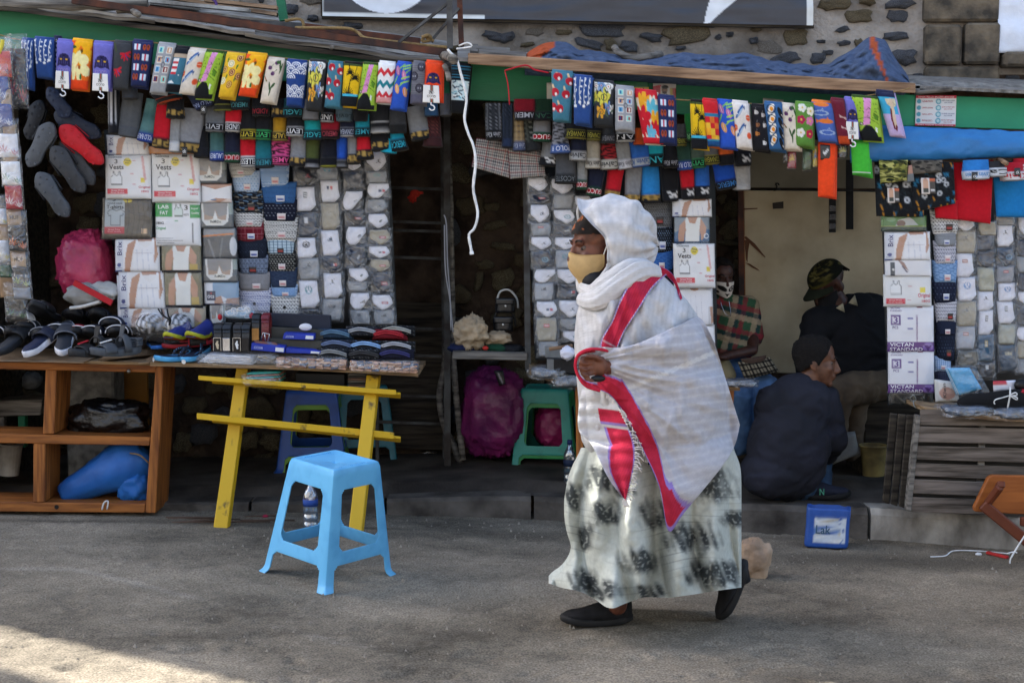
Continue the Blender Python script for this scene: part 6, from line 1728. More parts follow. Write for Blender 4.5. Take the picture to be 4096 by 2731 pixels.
 # strips of carded leaf socks at the left edge
def leaf(c,x,y,s,col):
 for k in range(7):
  a=-pi/2+(k-3)*.52
  r=s*(1-.1*abs(k-3))
  x1,y1=x+r*cos(a),y+r*.75*sin(a)
  c.poly([(x,y),((x+x1)/2-.03,(y+y1)/2),(x1,y1),((x+x1)/2+.03,(y+y1)/2)],col)
ST=[("strip of bagged leaf print socks hanging at the far left",6.66,[(-30,205,40,310,"c83a2a","20242c","red and black"),(-24,305,30,410,"3a4a8c","c8ccd8","blue"),(-26,415,44,512,"3a4a8c","d0d4e0","blue"),(-10,535,68,630,"e4e2e4","b82a3a","white"),(2,646,78,742,"e4e4e4","2f7a4a","white"),(18,742,84,838,"a01c2c","d8d4d4","red"),(30,900,100,1004,"22242a","d0602a","black"),(48,1066,112,1152,"22242a","a8b83a","black"),(50,1150,118,1196,"7a7e86","7a7e86","grey")]),("second strip of bagged leaf socks behind the first at the far left",6.72,[(20,195,102,430,"20242c","8a1f2a","navy"),(-20,835,24,900,"d8dce4","d8c83a","white"),(-20,960,32,1045,"c8ccd4","d8c83a","white"),(-6,1060,44,1110,"1f4a34","2a6a44","green"),(16,1185,100,1280,"1c2024","2a5a34","black")])]
for k,(lab,Y,items)in enumerate(ST):
 o=thing("sock_strip",lab,"strip of socks",P(40,1290,Y),"strips of carded socks at the left edge")
 prev=None
 for i,(x0,y0,x1,y1,base,lc,nm)in enumerate(items):
  c=Cv(base,44,44)
  leaf(c,.3,.8,.55,lc);leaf(c,.85,.9,.4,lc)
  V,Fc,cols,S=slab(pq(x0,y0,x1,y1,Y-.004*i,8),26,26,.035,c,wr=.004,seed=300+i+50*k,prof=3)
  mk("sock_pair",V,Fc,KNIT,o,cols=cols)
  V,Fc,cols,S=slab(pq(x0-5,y0-60,x1+6,y1+8,Y-.004*i,10),12,14,.046,wr=.006,seed=330+i,prof=4)
  mk("clear_bag",V,Fc,FILM,o)
 for(x0,y0,x1,y1)in(((0,358,42,420),(8,500,60,545),(14,620,66,652),(24,838,82,905),(40,1004,100,1072))if k==0 else((-10,895,30,962),(-4,1105,52,1190))):
  V,Fc,cols,S=slab(pq(x0,y0,x1,y1,Y-.012,6),10,10,.012,base="b39a80",wr=.001,seed=x0+y0)
  cd=mk("brown_card",V,Fc,mat("brown_cardboard","a68a6c"),o)
  if y0 in(358,838,1004):
   letter("HUF",S,(.25,.35,.85,.6),"3a3028",cd)
MB().tube(spline([P(-6,215,6.64),P(8,180,6.64),P(10,160,6.64)],6),.009,n=8).mk("yellow_clip",ink("d8c84a"),None,smooth=1,label="yellow plastic clip at the top left edge",cat="clip")
# footwear
def outline(n=28,L_=.27,W=.095,heel=.078):
 """foot outline: heel at y=0, toe at y=L"""
 pts=[]
 for i in range(n):
  a=2*pi*i/n
  y=L_*(.5-.5*cos(a))
  t=y/L_
  w=(heel+(W-heel)*(3*t*t-2*t**3))/2*(1-.16*exp(-((t-.42)/.16)**2))
  e=min(1,(sin(pi*min(t,1-t)*1.0)*1.9)**.55)if 0<t<1 else 0
  pts.append((copysign(w*e,sin(a)),y))
 return pts
def placed(bld_fn,M):
 b=MB()
 bld_fn(b)
 b.V=[M@v for v in b.V]
 return b
def sole_shape(b,z0,z1,L_=.27,W=.095,inset=0.0,rocker=.0):
 o=outline(L_=L_,W=W)
 n=len(o)
 k=len(b.V)
 lay=[(z0,.93),(z0+.004,1.0),(z1-.005,1.0),(z1,.94)]
 for z,s in lay:
  for x,y in o:
   yy=L_/2+(y-L_/2)*(s if s==1 else s+.03)
   b.V.append(Vector((x*s-0,yy,z+rocker*((y/L_-.45)**2))))
 for q in range(3):
  for i in range(n):
   b.F.append((k+q*n+i,k+q*n+(i+1)%n,k+(q+1)*n+(i+1)%n,k+(q+1)*n+i))
 b.F.append(tuple(k+i for i in range(n))[::-1])
 b.F.append(tuple(k+3*n+i for i in range(n)))
def strap_shape(b,y0,y1,z,h,W=.1,th=.004,nu=14,nv=6,lean=.0):
 k=len(b.V)
 for s in(0,1):
  for j in range(nv):
   t=j/(nv-1)
   for i in range(nu):
    a=pi*i/(nu-1)
    hh=(h+lean*t)*(.86+.14*sin(pi*t))
    x=-cos(a)*(W/2+.002+s*th)
    b.V.append(Vector((x,y0+(y1-y0)*t,z+(max(0,sin(a))**.75)*(hh+s*th))))
 N=nu*nv
 for j in range(nv-1):
  for i in range(nu-1):
   a=k+j*nu+i
   b.F+=[(a,a+1,a+nu+1,a+nu),(N+a,N+a+nu,N+a+nu+1,N+a+1)]
 for j in range(nv-1):
  for e in(0,nu-1):
   a=k+j*nu+e
   b.F.append((a,a+nu,N+a+nu,N+a)if e else(a+nu,a,N+a,N+a+nu))
 for i in range(nu-1):
  for j in(0,nv-1):
   a=k+j*nu+i
   b.F.append((a+1,a,N+a,N+a+1)if j else(a,a+1,N+a+1,N+a))
def rub(c):
 return mat("rubber_"+c,c,rough=.6,var=.15,scale=30,bump=.25,bscale=160,spec=.35)
def slide(label,pos,yaw,pitch=0,roll=0,sole="17181c",foot="1b1c22",strap="17181c",trim=None,mark=None,kind="slide",L_=.27,thick=.03,name="slide_sandal",cat="sandal",group="sandals laid out on the left table",toe_open=True):
 M=Matrix.Translation(Vector(pos))@Matrix.Rotation(radians(yaw),4,'Z')@Matrix.Rotation(radians(pitch),4,'X')@Matrix.Rotation(radians(roll),4,'Y')
 o=thing(name,label,cat,pos,group)
 placed(lambda b:sole_shape(b,0,thick,L_,rocker=.05),M).mk("sole",rub(sole),o,smooth=1)
 placed(lambda b:sole_shape(b,thick-.004,thick+.003,L_*.96,.088,rocker=.05),M@Matrix.Translation((0,L_*.02,0))).mk("footbed",rub(foot),o,smooth=1)
 if kind=="slide":
  st=placed(lambda b:strap_shape(b,L_*.50,L_*.82,thick*.5,.055,lean=-.012),M).mk("strap",rub(strap),o,smooth=1)
  if trim:
   for yy in(.50,.82):
    b=MB()
    pts=[]
    for i in range(13):
     a=pi*i/12
     h=(.055-(.012 if yy>.6 else 0))*.86
     pts.append(M@Vector((-cos(a)*.056,L_*yy,thick*.5+max(0,sin(a))**.75*(h+.003))))
    b.tube(pts,.0032,n=6).mk("piping",rub(trim),st,smooth=1)
  if mark:
   col,kd=mark
   b=MB()
   def sp(u,t):
    a=pi/2+u
    h=(.055-.012*t)*(.86+.14*sin(pi*t))
    return M@Vector((-cos(a)*.0575,L_*(.50+.32*t),thick*.5+max(0,sin(a))**.75*(h+.0058)))
   shapes={"ju":[[(-.5,.35),(-.1,.5),(.4,.25),(.45,.35),(.05,.6),(.3,.85),(.2,.9),(-.05,.68),(-.4,.9),(-.45,.82),(-.15,.55)]],"bar":[[(-.35,.3),(.35,.3),(.35,.6),(-.35,.6)]],"lines":[[(-.7,.1+k*.28),(.7,.1+k*.28),(.7,.22+k*.28),(-.7,.22+k*.28)]for k in range(3)],"side":[[(.6,.3),(.95,.2),(.95,.8),(.6,.7)]]}[kd]
   for s in shapes:
    k=len(b.V)
    b.V+=[sp(u,t)for u,t in s]
    b.F.append(tuple(range(k,k+len(s))))
   b.mk("emblem",ink(col),st)
 elif kind=="sport":
  placed(lambda b:strap_shape(b,L_*.58,L_*.80,thick*.5,.05,lean=-.01),M).mk("strap",rub(strap),o,smooth=1)
  placed(lambda b:strap_shape(b,L_*.28,L_*.42,thick*.5,.085,W=.085),M).mk("strap",rub(strap),o,smooth=1)
  def back(b):
   pts=[Vector((cos(a)*.043,L_*.12-sin(a)*.05+.02,.05+.0*a))for a in[pi*i/12 for i in range(13)]]
   for dz in(.0,.012,.024):b.tube([p+Vector((0,0,dz))for p in pts],.008,n=6)
  placed(back,M).mk("heel_strap",rub(strap),o,smooth=1)
  placed(lambda b:b.hexa([(-.012,L_*.40,thick+.03),(.012,L_*.40,thick+.03),(.012,L_*.43,thick+.03),(-.012,L_*.43,thick+.03)],[(-.02,L_*.34,thick+.11),(.02,L_*.34,thick+.11),(.02,L_*.36,thick+.11),(-.02,L_*.36,thick+.11)]),M).mk("tongue",rub(strap),o,bevel=.003)
  if mark:
   placed(lambda b:b.hexa([(-.006,L_*.585,thick+.042),(.006,L_*.585,thick+.042),(.006,L_*.80,thick+.030),(-.006,L_*.80,thick+.030)],[(-.006,L_*.585,thick+.046),(.006,L_*.585,thick+.046),(.006,L_*.80,thick+.034),(-.006,L_*.80,thick+.034)]),M).mk("stripe",ink(mark[0]),o)
 elif kind=="flip":
  b=MB()
  for s in(-1,1):
   b.tube(spline([(s*.036,L_*.42,thick),(s*.034,L_*.52,thick+.03),(s*.016,L_*.66,thick+.036),(0,L_*.76,thick+.012),(0,L_*.78,thick)],14),[.007]*10+[.006]*4,n=7)
  b.V=[M@v for v in b.V]
  b.mk("thong_strap",rub(strap),o,smooth=1)
  if trim:
   b=MB()
   for s in(-1,1):
    for k in range(7):
     y=.46+.035*k
     b.ball((s*(.036-.0035*k),L_*y,thick+.02+.016*sin(k*.5)),.0045,6,4)
   for s in(-1,1):
    b.tube(spline([(s*.03,L_*.1,thick+.004),(s*.022,L_*.4,thick+.004),(s*.034,L_*.7,thick+.004),(s*.02,L_*.9,thick+.004)],12),.0022,n=5)
   b.V=[M@v for v in b.V]
   b.mk("trim",ink(trim),o,smooth=1)
  placed(lambda b:b.add([(cos(a)*.011,-.001+.012*0-.0005,thick*.55+sin(a)*.011)for a in[6.283*i/14 for i in range(14)]],[tuple(range(14))]),M).mk("size_sticker",ink("e4e4e0"),o)
 return o
def hang(label,c0,c1,Y,col,strap,wid=.095):
 """slide hanging with its sole to us; c0 toe and c1 heel in pixels"""
 a,b_=P(*c0,Y),P(*c1,Y)
 L_=(a-b_).length
 d=(a-b_).normalized()
 n=Vector((0,-1,0))
 x=d.cross(n).normalized()
 M=Matrix((x,d,-n)).transposed().to_4x4()
 M.translation=b_
 o=thing("slide_sandal",label,"sandal",b_.lerp(a,.5),"slides hanging over the left stall")
 t=.032
 s=placed(lambda b:sole_shape(b,0,t,L_,L_*.37),M).mk("sole",rub(col),o,smooth=1)
 b=MB()
 for(u,v)in((-.26,.12),(.26,.12),(-.2,.34),(.2,.34),(-.26,.62),(.26,.62),(-.24,.8),(.24,.8),(0,.9),(0,.07)):
  b.ball((u*L_*.37,v*L_,-.0005),(.0075,.0075,.0016),10,6)
 b.V=[M@v for v in b.V]
 b.mk("tread_stud",rub(col),s,smooth=1,kind="stuff")
 placed(lambda b:strap_shape(b,L_*.5,L_*.82,t*.4,.055,W=L_*.37),M).mk("strap",rub(strap),o,smooth=1)
hang("red slide hanging sole outwards among the grey ones",(238,505),(408,655),7.02,"c41a26","a8141f")
hang("grey slide hanging sole outwards at the left of the cluster",(205,490),(112,668),7.0,"54585e","33363c")
hang("dark grey slide hanging in the middle of the cluster",(208,585),(332,770),7.0,"3a3c40","2c2e33")
hang("grey slide hanging beneath the red one",(245,555),(370,740),7.04,"3c3e42","2a2c31")
hang("lowest grey slide pointing down right",(148,690),(268,868),6.98,"4c5056","2e3036")
hang("navy slide hanging at the top right of the cluster",(215,450),(400,545),7.04,"1e2638","1a2030")
hang("navy slide hanging above the cluster",(190,350),(272,470),7.02,"24304a","1c2334")
hang("black slide hanging in shade at the far left of the cluster",(160,400),(112,560),7.08,"1c2028","16181e")
# left counter: shelf unit, trestle, boards
sh=thing("wooden_shelf","open pine shelf unit under the left table with two compartments","shelf",P(330,2050,7.0))
SY=6.93
def px_box(name,tl,tr,br_,bl_,Y,th,m_,parent,bevel=.004):
 b=MB()
 b.prism([P(*tl,Y),P(*tr,Y),P(*br_,Y),P(*bl_,Y)],(0,th,0))
 return b.mk(name,m_,parent,bevel=bevel)
px_box("top_rail",(-200,1440),(624,1460),(622,1490),(-200,1472),SY,.03,M_PINE,sh)
px_box("right_post",(622,1463),(654,1465),(622,2052),(581,2050),SY-.004,.26,M_PINEV,sh)
px_box("middle_post",(182,1478),(226,1480),(216,1736),(171,1735),SY,.24,M_PINEV,sh)
px_box("lower_post",(133,1774),(181,1776),(178,2008),(132,2008),SY,.24,M_PINEV,sh)
px_box("middle_shelf",(-200,1730),(601,1748),(598,1782),(-200,1768),SY,.26,M_PINE,sh)
px_box("bottom_rail",(-200,2004),(582,2014),(579,2050),(-200,2044),SY,.26,M_PINE,sh)
b=MB()
b.prism([P(x,y,SY-.002)for x,y in[(226+9*cos(a),2027+9*sin(a))for a in[6.283*i/14 for i in range(14)]]],(0,.001,0))
b.mk("dark_hole",ink("17110c"),sh)
MB().ball(P(515,1484,SY-.012),.010,10,8).mk("knob",mat("nail_steel","8a8884",rough=.4,metal=.8,bump=0),sh,smooth=1)
MB().tube(spline([P(408,2038,SY-.01),P(416,2010,SY-.02),P(432,2004,SY-.02),P(428,2036,SY-.01)],12),.004,n=6).mk("string_loop",M_WHITESTR,None,smooth=1,label="loop of white string tied on the bottom rail of the pine shelf",cat="string")
tb=thing("table_top","long table board carrying the goods of the left stall","table",P(800,1480,7.1))
def board_quad(pts_front,dep,th,name,m_,parent,rise=0.0):
 b=MB()
 n=len(pts_front)
 for p in pts_front:
  for(dy,dz)in((0,0),(0,-th),(dep,-th+rise),(dep,rise)):
   b.V.append(Vector((p.x,p.y+dy,p.z+dz)))
 for i in range(n-1):
  for s in range(4):
   b.F.append((i*4+s,(i+1)*4+s,(i+1)*4+(s+1)%4,i*4+(s+1)%4))
 b.F+=[(3,2,1,0),tuple((n-1)*4+s for s in range(4))]
 return b.mk(name,m_,parent)
board_quad([P(-260,1432,6.90),P(200,1441,6.90),P(640,1452,6.90)],.62,.012,"rear_board",M_PLY,tb)
board_quad([P(600,1448,6.84),P(1100,1461,6.84),P(1400,1474,6.84),P(1672,1491,6.82)],.6,.019,"plywood_board",M_PLY,tb)
for k,(pts,Y)in enumerate((([(-80,1426),(120,1428),(350,1432),(340,1450),(0,1446),(-80,1440)],6.87),([(380,1424),(545,1428),(560,1442),(400,1440)],6.86),([(560,1440),(790,1462),(762,1474),(560,1452)],6.82))):
 b=MB()
 zt=P(*pts[0],Y).z
 b.prism([Vector((P(x,y,Y).x,Y+(.02 if i<len(pts)/2 else-.03)+(.35 if i<3 else 0),P(x,y,Y).z))for i,(x,y)in enumerate(pts)],(0,0,.004))
 b.mk("cardboard_sheet",M_CARD,None,label=["cardboard sheet under the white soled slides","torn cardboard sheet under the grey sport sandal","cardboard sheet under the blue flip flops"][k],cat="cardboard")
tr_=thing("trestle","chipped yellow steel trestle holding up the left table","trestle",P(1170,2130,6.78))
TY=6.76
def steel_leg(tl,tr,br_,bl_,y_top,y_bot):
 b=MB()
 b.hexa([P(*tl,y_top),P(*tr,y_top),P(*tr,y_top)+Vector((.008,.045,0)),P(*tl,y_top)+Vector((0,.045,0))],[P(*bl_,y_bot),P(*br_,y_bot),P(*br_,y_bot)+Vector((.008,.045,0)),P(*bl_,y_bot)+Vector((0,.045,0))])
 b.mk("leg",M_YELLOW,tr_,bevel=.003)
ybl=G(880,2112).y
ybr=G(1420,2156).y
steel_leg((945,1472),(992,1474),(908,2113),(853,2110),6.93,ybl)
steel_leg((1466,1500),(1515,1504),(1442,2157),(1390,2153),6.90,ybr)
for(l0,l1,r0,r1,Y,nm)in((1502,1520,1560,1580,6.82,"cross_rail"),(1652,1676,1730,1756,6.79,"cross_rail")):
 b=MB()
 b.prism([P(793 if l0<1600 else 787,l0,Y),P(1584 if l0<1600 else 1576,r0,Y),P(1584 if l0<1600 else 1576,r1,Y),P(793 if l0<1600 else 787,l1,Y)],(0,.012,0))
 b.prism([P(848,l1-2,Y+.012),P(1602,r1-2,Y+.012),P(1602,r1+14,Y+.055),P(848,l1+14,Y+.055)],(0,.012,.01))
 b.mk(nm,M_YELLOW,tr_,bevel=.002)
 # footwear on the table
def on_table(px,py,Y):
 p=P(px,py,Y)
 return p
S_=slide
S_("navy slide with thick white sole at the table front",P(102,1440,6.84),-20,25,0,"dfe2ec","1b2440","1a2136","151a2c",None,L_=.30,thick=.034)
S_("charcoal slide with thick white sole right of the navy one",P(248,1434,6.84),10,25,0,"dfe2ec","2c3038","3a3e46","6a6e78",("c8602a","side"),L_=.30,thick=.034)
S_("black slide cut by the left edge of the photo",P(-6,1434,6.86),-16,24,0,"1a1c20","2a2d33","16181c",None,None,L_=.30,thick=.03)
S_("black sport sandal with red stripe",P(455,1418,6.88),150,0,0,"26272a","1a1a1c","1b1b1d",None,("b02030",),"sport",L_=.28,thick=.036)
S_("grey sport sandal with white strap mark",P(565,1416,6.88),138,0,0,"4c5056","383b41","464a50",None,("d8d8d8",),"sport",L_=.28,thick=.036)
S_("navy flip flop with light blue edge and trim, left one of the pair",P(615,1450,6.82),-52,0,0,"58a8d8","1c2336","1a2438","4a86b8",None,"flip",thick=.026)
S_("navy flip flop with light blue edge and trim, right one leaning on its pair",P(736,1458,6.80),-12,10,0,"58a8d8","1c2336","1a2438","4a86b8",None,"flip",thick=.026)
S_("large black slide with white leaping figure standing on the heap",P(232,1300,7.26),172,20,0,"1c1d20","8a8d90","17181b",None,("dcdcdc","ju"),L_=.3,thick=.03)
S_("white slide with red leaping figure",P(138,1318,7.24),176,14,0,"1c1d20","2a2a2c","d8d8d8","e4e4e4",("b02030","ju"),L_=.27)
S_("black slide with white bar, left of the two in the back row",P(345,1312,7.16),178,16,0,"17181b","222","181a20",None,("c8c8c8","bar"))if False else S_("black slide with white bar, left of the two in the back row",P(345,1310,7.36),178,16,0,"17181b","222428","181a20",None,("c8c8c8","bar"))
S_("black slide with white bar, right of the two in the back row",P(430,1310,7.36),182,16,0,"17181b","222428","1a1e2a",None,("c8c8c8","bar"))
mid=[(30,1352,"15171b","d8d8d8",None,"black slide with pale trim at the left end of the middle row"),(120,1352,"17191e",None,("c8ccd4","lines"),"black slide with three grey lines in the middle row"),(200,1358,"1b2030","8a8c90",None,"navy slide with grey trim behind the white soled slides"),(275,1345,"171a24","e0e0e2",None,"navy slide with white trim in the middle row"),(340,1352,"a01c2a","dcdcdc",None,"red slide with white trim in the middle row"),(430,1352,"181c2c","e4e4e8",("dcdcdc","lines"),"navy slide with three white lines beside the sport sandals"),(505,1350,"16181e","d8d8dc",None,"dark slide with white piping behind the grey sandal"),(150,1330,"1c1e24","9a9ca0",None,"black slide with grey piping under the white one"),(490,1318,"1a2440","dcdce0",("d8d8d8","side"),"navy slide with white side mark at the back")]
for(x,y,c,t,mk_,lab)in mid:
 S_(lab,P(x,y+10,7.24-(y-1345)*.002),180+R.uniform(-10,10),10,0,"15161a","1e2025",c,t,mk_,thick=.026)
S_("blue and black flip flop lying behind the grey sandal",P(640,1405,6.98),20,4,0,"2a6cc0","17181c","17181c",None,None,"slide",thick=.02)
for k,(x,y,lab)in enumerate(((648,1398,"black and red slide with size sticker at the left of the stack"),(720,1384,"black and red slide in the middle of the stack"),(800,1402,"black and red slide at the right of the stack by the belts"),(770,1372,"upper black and red slide behind the stack"))):
 S_(lab,P(x,y,6.96+.03*k),-80+20*k,4,0,"8a1826","1a1a1c","17171a","a01c2a"if k!=1 else None,None,"slide",thick=.022)
for k,(x,y,lab)in enumerate(((752,1348,"blue and yellow running shoe, left one"),(838,1345,"blue and yellow running shoe, right one"))):
 p=P(x,y,7.02)
 M=Matrix.Translation(p)@Matrix.Rotation(radians(160),4,'Z')@Matrix.Rotation(radians(-3),4,'X')
 o=thing("running_shoe",lab,"shoe",p,"pair of blue and yellow shoes")
 b=placed(lambda b:sole_shape(b,0,.02,.19,.082,rocker=.1),M);b.mk("sole",rub("a8a82a"),o,smooth=1)
 b=placed(lambda b:sole_shape(b,-.004,.004,.185,.078,rocker=.1),M);b.mk("outsole",rub("c05a24"),o,smooth=1)
 b=MB()
 for i in range(9):
  t=i/8
  for j in range(12):
   a=pi*j/11
   w=.036*(1-.5*max(0,t-.75)*4*.6)
   h=.07-.045*t**.8
   b.V.append(M@Vector((-cos(a)*w,0.012+.162*t,.018+max(0,sin(a))**.8*h)))
 for i in range(8):
  for j in range(11):
   b.F.append((i*12+j,i*12+j+1,(i+1)*12+j+1,(i+1)*12+j))
 b.F+=[tuple(range(12)),tuple(8*12+j for j in range(11,-1,-1))]
 b.mk("upper",rub("1f2c74"),o,smooth=1)
fs=thing("bagged_shoes","black and white striped sport shoes in a clear bag with a black cord","shoes",P(655,1345,7.02))
for sx in(-1,1):
 c0=P(655+sx*58,1335,7.04)
 V,Fc=blob((c0 .x,c0 .y,c0 .z+.05),(.062,.11,.05),31+sx,28,18,.05,2,1,.01)
 cols=np.array([L("d8d8dc")if sin((v.x*1.0-v.z*.35)*210)>.35 else L("15161a")for v in V])
 mk("shoe",V,Fc,printed("shoe_leather",rough=.5,bump=.1),fs,cols=cols)
V,Fc=blob(tuple(P(655,1300,7.02)),(.17,.1,.085),77,36,22,.12,2.5,.9,.05)
mk("clear_bag",V,Fc,FILM,fs)
b=MB()
for k in range(3):
 b.tube(spline([P(650+R.uniform(-20,30),1236,6.93),P(640+40*R.random(),1262,6.9),P(690-60*R.random(),1280,6.9),P(676,1300,6.91)],12),.004,n=5)
b.mk("cord",ink("141416"),fs,smooth=1)
for lab,c,r,sd,m_,nm,ct in(("clear bag of grey shoes lying against the pink sack",P(340,1180,7.18),(.10,.07,.06),3,mat("grey_cloth","9a9a98",rough=.7,scale=9,bump=.3),"shoe_bag","bag"),("white and grey sheet bag behind the red strap",P(415,1165,7.2),(.085,.06,.05),4,mat("white_cloth_bag","b8b8b4",rough=.6,scale=9,bump=.3),"cloth_bag","bag")):
 V,Fc=blob(c,r,sd,36,24,.22,2.4,1,.06)
 mk(nm,V,Fc,m_,label=lab,cat=ct)
MB().bar(P(296,1130,7.08),P(448,1212,7.06),.012,.03).mk("red_strap",ink("b01a26"),None,bevel=.002,label="red strap lying across the grey sheet bag",cat="strap")
MB().tube(spline([P(280,1232,7.1),P(330,1226,7.09),P(400,1206,7.08)],10),.009,n=8).mk("pale_shoe_rim",ink("c4c4c0"),None,smooth=1,label="curved pale shoe rim below the grey bag",cat="shoe")  # pale rim of a shoe
def sack(label,cpx,Y,wpx,hpx,seed,m_,name="plastic_sack",depth=.16,sq=.75,amp=.12,fine=.075):
 c=P(cpx[0],cpx[1],Y)
 s=Y/F
 V,Fc=blob((c.x,c.y,c.z),(wpx/2*s,depth,hpx/2*s),seed,56,40,amp,2.0,sq,fine)
 return mk(name,V,Fc,m_,label=label,cat="sack",group="pink plastic sacks")
M_PINK=mat("pink_plastic_film","b0306c",rough=.35,scale=5,bump=.5,bscale=22,col2="8a2258",spec=.5,dist=.02)
M_PINK2=mat("red_pink_film","c23a5a",rough=.35,scale=5,bump=.5,bscale=22,col2="93264e",spec=.5,dist=.02)
M_PINK3=mat("purple_pink_film","8a2a68",rough=.35,scale=5,bump=.5,bscale=20,col2="5f1f52",spec=.5,dist=.02)
sack("pink plastic sack leaning behind the packets above the left table",(352,1062),7.35,222,280,5,M_PINK2)
sack("stuffed purple pink plastic sack standing beside the teal stool",(1978,1648),8.05,262,360,9,M_PINK3,depth=.19)
sack("magenta sack standing behind the teal stool",(2215,1700),8.12,150,190,12,M_PINK,depth=.14)
V,Fc,cols,S=slab(pq4((1975,1482),(2012,1480),(2022,1535),(1998,1545),7.86),8,10,.01,Cv("16161a",20,20).line([(.4,.3),(.6,.8)],.2,"a8a8b4"),wr=.001)
mk("sack_print",V,Fc,PACK,cols=cols,label="black and white printed patch on top of the purple pink sack",cat="patch")
M_SACK=mat("blue_woven_sack","2568b4",rough=.5,scale=5,bump=.4,bscale=60,col2="1c5498",spec=.4)
V,Fc=blob(tuple(P(436,1672,7.12)),(.205,.1,.098),21,64,44,.2,2.2,.85,.06,flat=P(436,1752,7.1).z)
mk("bin_bag",V,Fc,mat("black_bin_film","0e0e10",rough=.28,scale=6,bump=.6,bscale=24,spec=.6,dist=.02),label="crumpled shiny black plastic bag on the middle shelf",cat="bag")
b=MB()
pts=spline([P(250,1962,7.06),P(330,1922,7.06),P(420,1880,7.06),P(520,1830,7.08),P(590,1800,7.12),P(610,1786,7.14)],26)
V,Fc=[],[]
n=36
for i,p in enumerate(pts):
 t=i/25
 d=(pts[min(i+1,25)]-pts[max(i-1,0)]).normalized()
 r=.045+.085*min(1,t*1.7)-.05*max(0,t-.7)
 low=P(300,2004,7.06).z
 for j in range(n):
  a=2*pi*j/n
  rr=r*(1+.12*mno(Vector((t*5,cos(a)*1.4,sin(a)*1.4)))+.11*(abs(mno(Vector((t*12-sin(a)*2,cos(a)*3,5))))-.2)+.05*mno(Vector((t*30,cos(a)*6,sin(a)*6))))
  q=p+Vector((-d.z,0,d.x))*(rr*cos(a))+Vector((0,1,0))*(rr*.9*sin(a))
  q.z=max(q.z-.02,low+.002*(j%3))
  V.append(q)
for i in range(25):
 for j in range(n):
  Fc.append((i*n+j,i*n+(j+1)%n,(i+1)*n+(j+1)%n,(i+1)*n+j))
Fc+=[tuple(range(n))[::-1],tuple(25*n+j for j in range(n))]
sk=mk("blue_sack",V,Fc,M_SACK,label="rolled blue woven sack in the lower compartment of the shelf",cat="sack")
V,Fc=blob(tuple(P(540,1935,7.08)),(.088,.1,.092),33,44,30,.16,2.4,.85,.06,flat=P(540,2006,7.06).z)
mk("sack_fold",V,Fc,M_SACK,sk)
MB().tube(spline([P(520,1812,6.98),P(560,1820,6.97),P(596,1852,6.98)],10),.004,n=6).mk("tie",M_ROPE,sk,smooth=1)
b=MB();b.box(P(262,1600,7.5).x,P(455,1600,7.5).x,7.5,7.72,gz(-2)+.05,P(262,1478,7.5).z)
b.mk("concrete_block",M_CONC,None,bevel=.012,label="speckled concrete block standing behind the pine shelf",cat="block")
b=MB();b.box(P(446,1600,7.75).x,P(590,1600,7.75).x,7.75,7.78,gz(-2)+.3,P(446,1470,7.75).z)
b.mk("amber_board",mat("amber_board","8a5a14",rough=.5,scale=5,bump=.1),None,label="amber brown board in the shade behind the pine shelf",cat="board")
bn=thing("low_bench","small grey wooden bench in the shade at the left edge","bench",P(60,1780,7.45))
px_box("seat",(-90,1608),(170,1596),(160,1660),(-90,1668),7.4,.25,M_WOODG,bn)
px_box("leg",(-10,1668),(14,1666),(14,1790),(-10,1790),7.42,.05,M_WOODG,bn)
px_box("leg",(70,1664),(100,1662),(100,1790),(72,1790),7.42,.05,M_GREEN,bn)
bk=thing("bucket","dull white plastic bucket behind the lower shelf at the left edge","bucket",P(40,1900,7.3))
c0,c1=P(34,1898,7.3),P(40,1772,7.3)
MB().tube([c0,c0 .lerp(c1,.9),c1,c1],[.052,.064,.068,.06],n=22).mk("body",mat("dull_white_plastic","a4a198",rough=.6,scale=9,bump=.15,col2="7f7c74"),bk,smooth=False)
MB().tube([Vector((c1 .x+.066*cos(a),c1 .y+.066*sin(a),c1 .z-.01))for a in[6.283*i/18 for i in range(19)]],.004,n=6).mk("rim",mat("dull_white_plastic","a4a198"),bk,smooth=1)
for k,(x,y,rx,rz)in enumerate(((20,1530,.07,.05),(120,1520,.06,.045),(70,1560,.05,.04),(-30,1580,.06,.05),(128,1590,.055,.035))):
 V,Fc=blob(tuple(P(x,y,7.9)),(rx,.06,rz),60+k,18,12,.3,1.6,.8,.05)
 mk("rubble_stone",V,Fc,M_CONC if k%2 else M_ROCK2,label=["pale rounded stone at the top of the heap behind the shelf","dark stone right of the pale rounded one","small stone between the larger ones of the heap","stone at the left edge of the heap","low stone of the heap nearest the shelf post"][k],cat="stone",group="rubble heap behind the shelf")
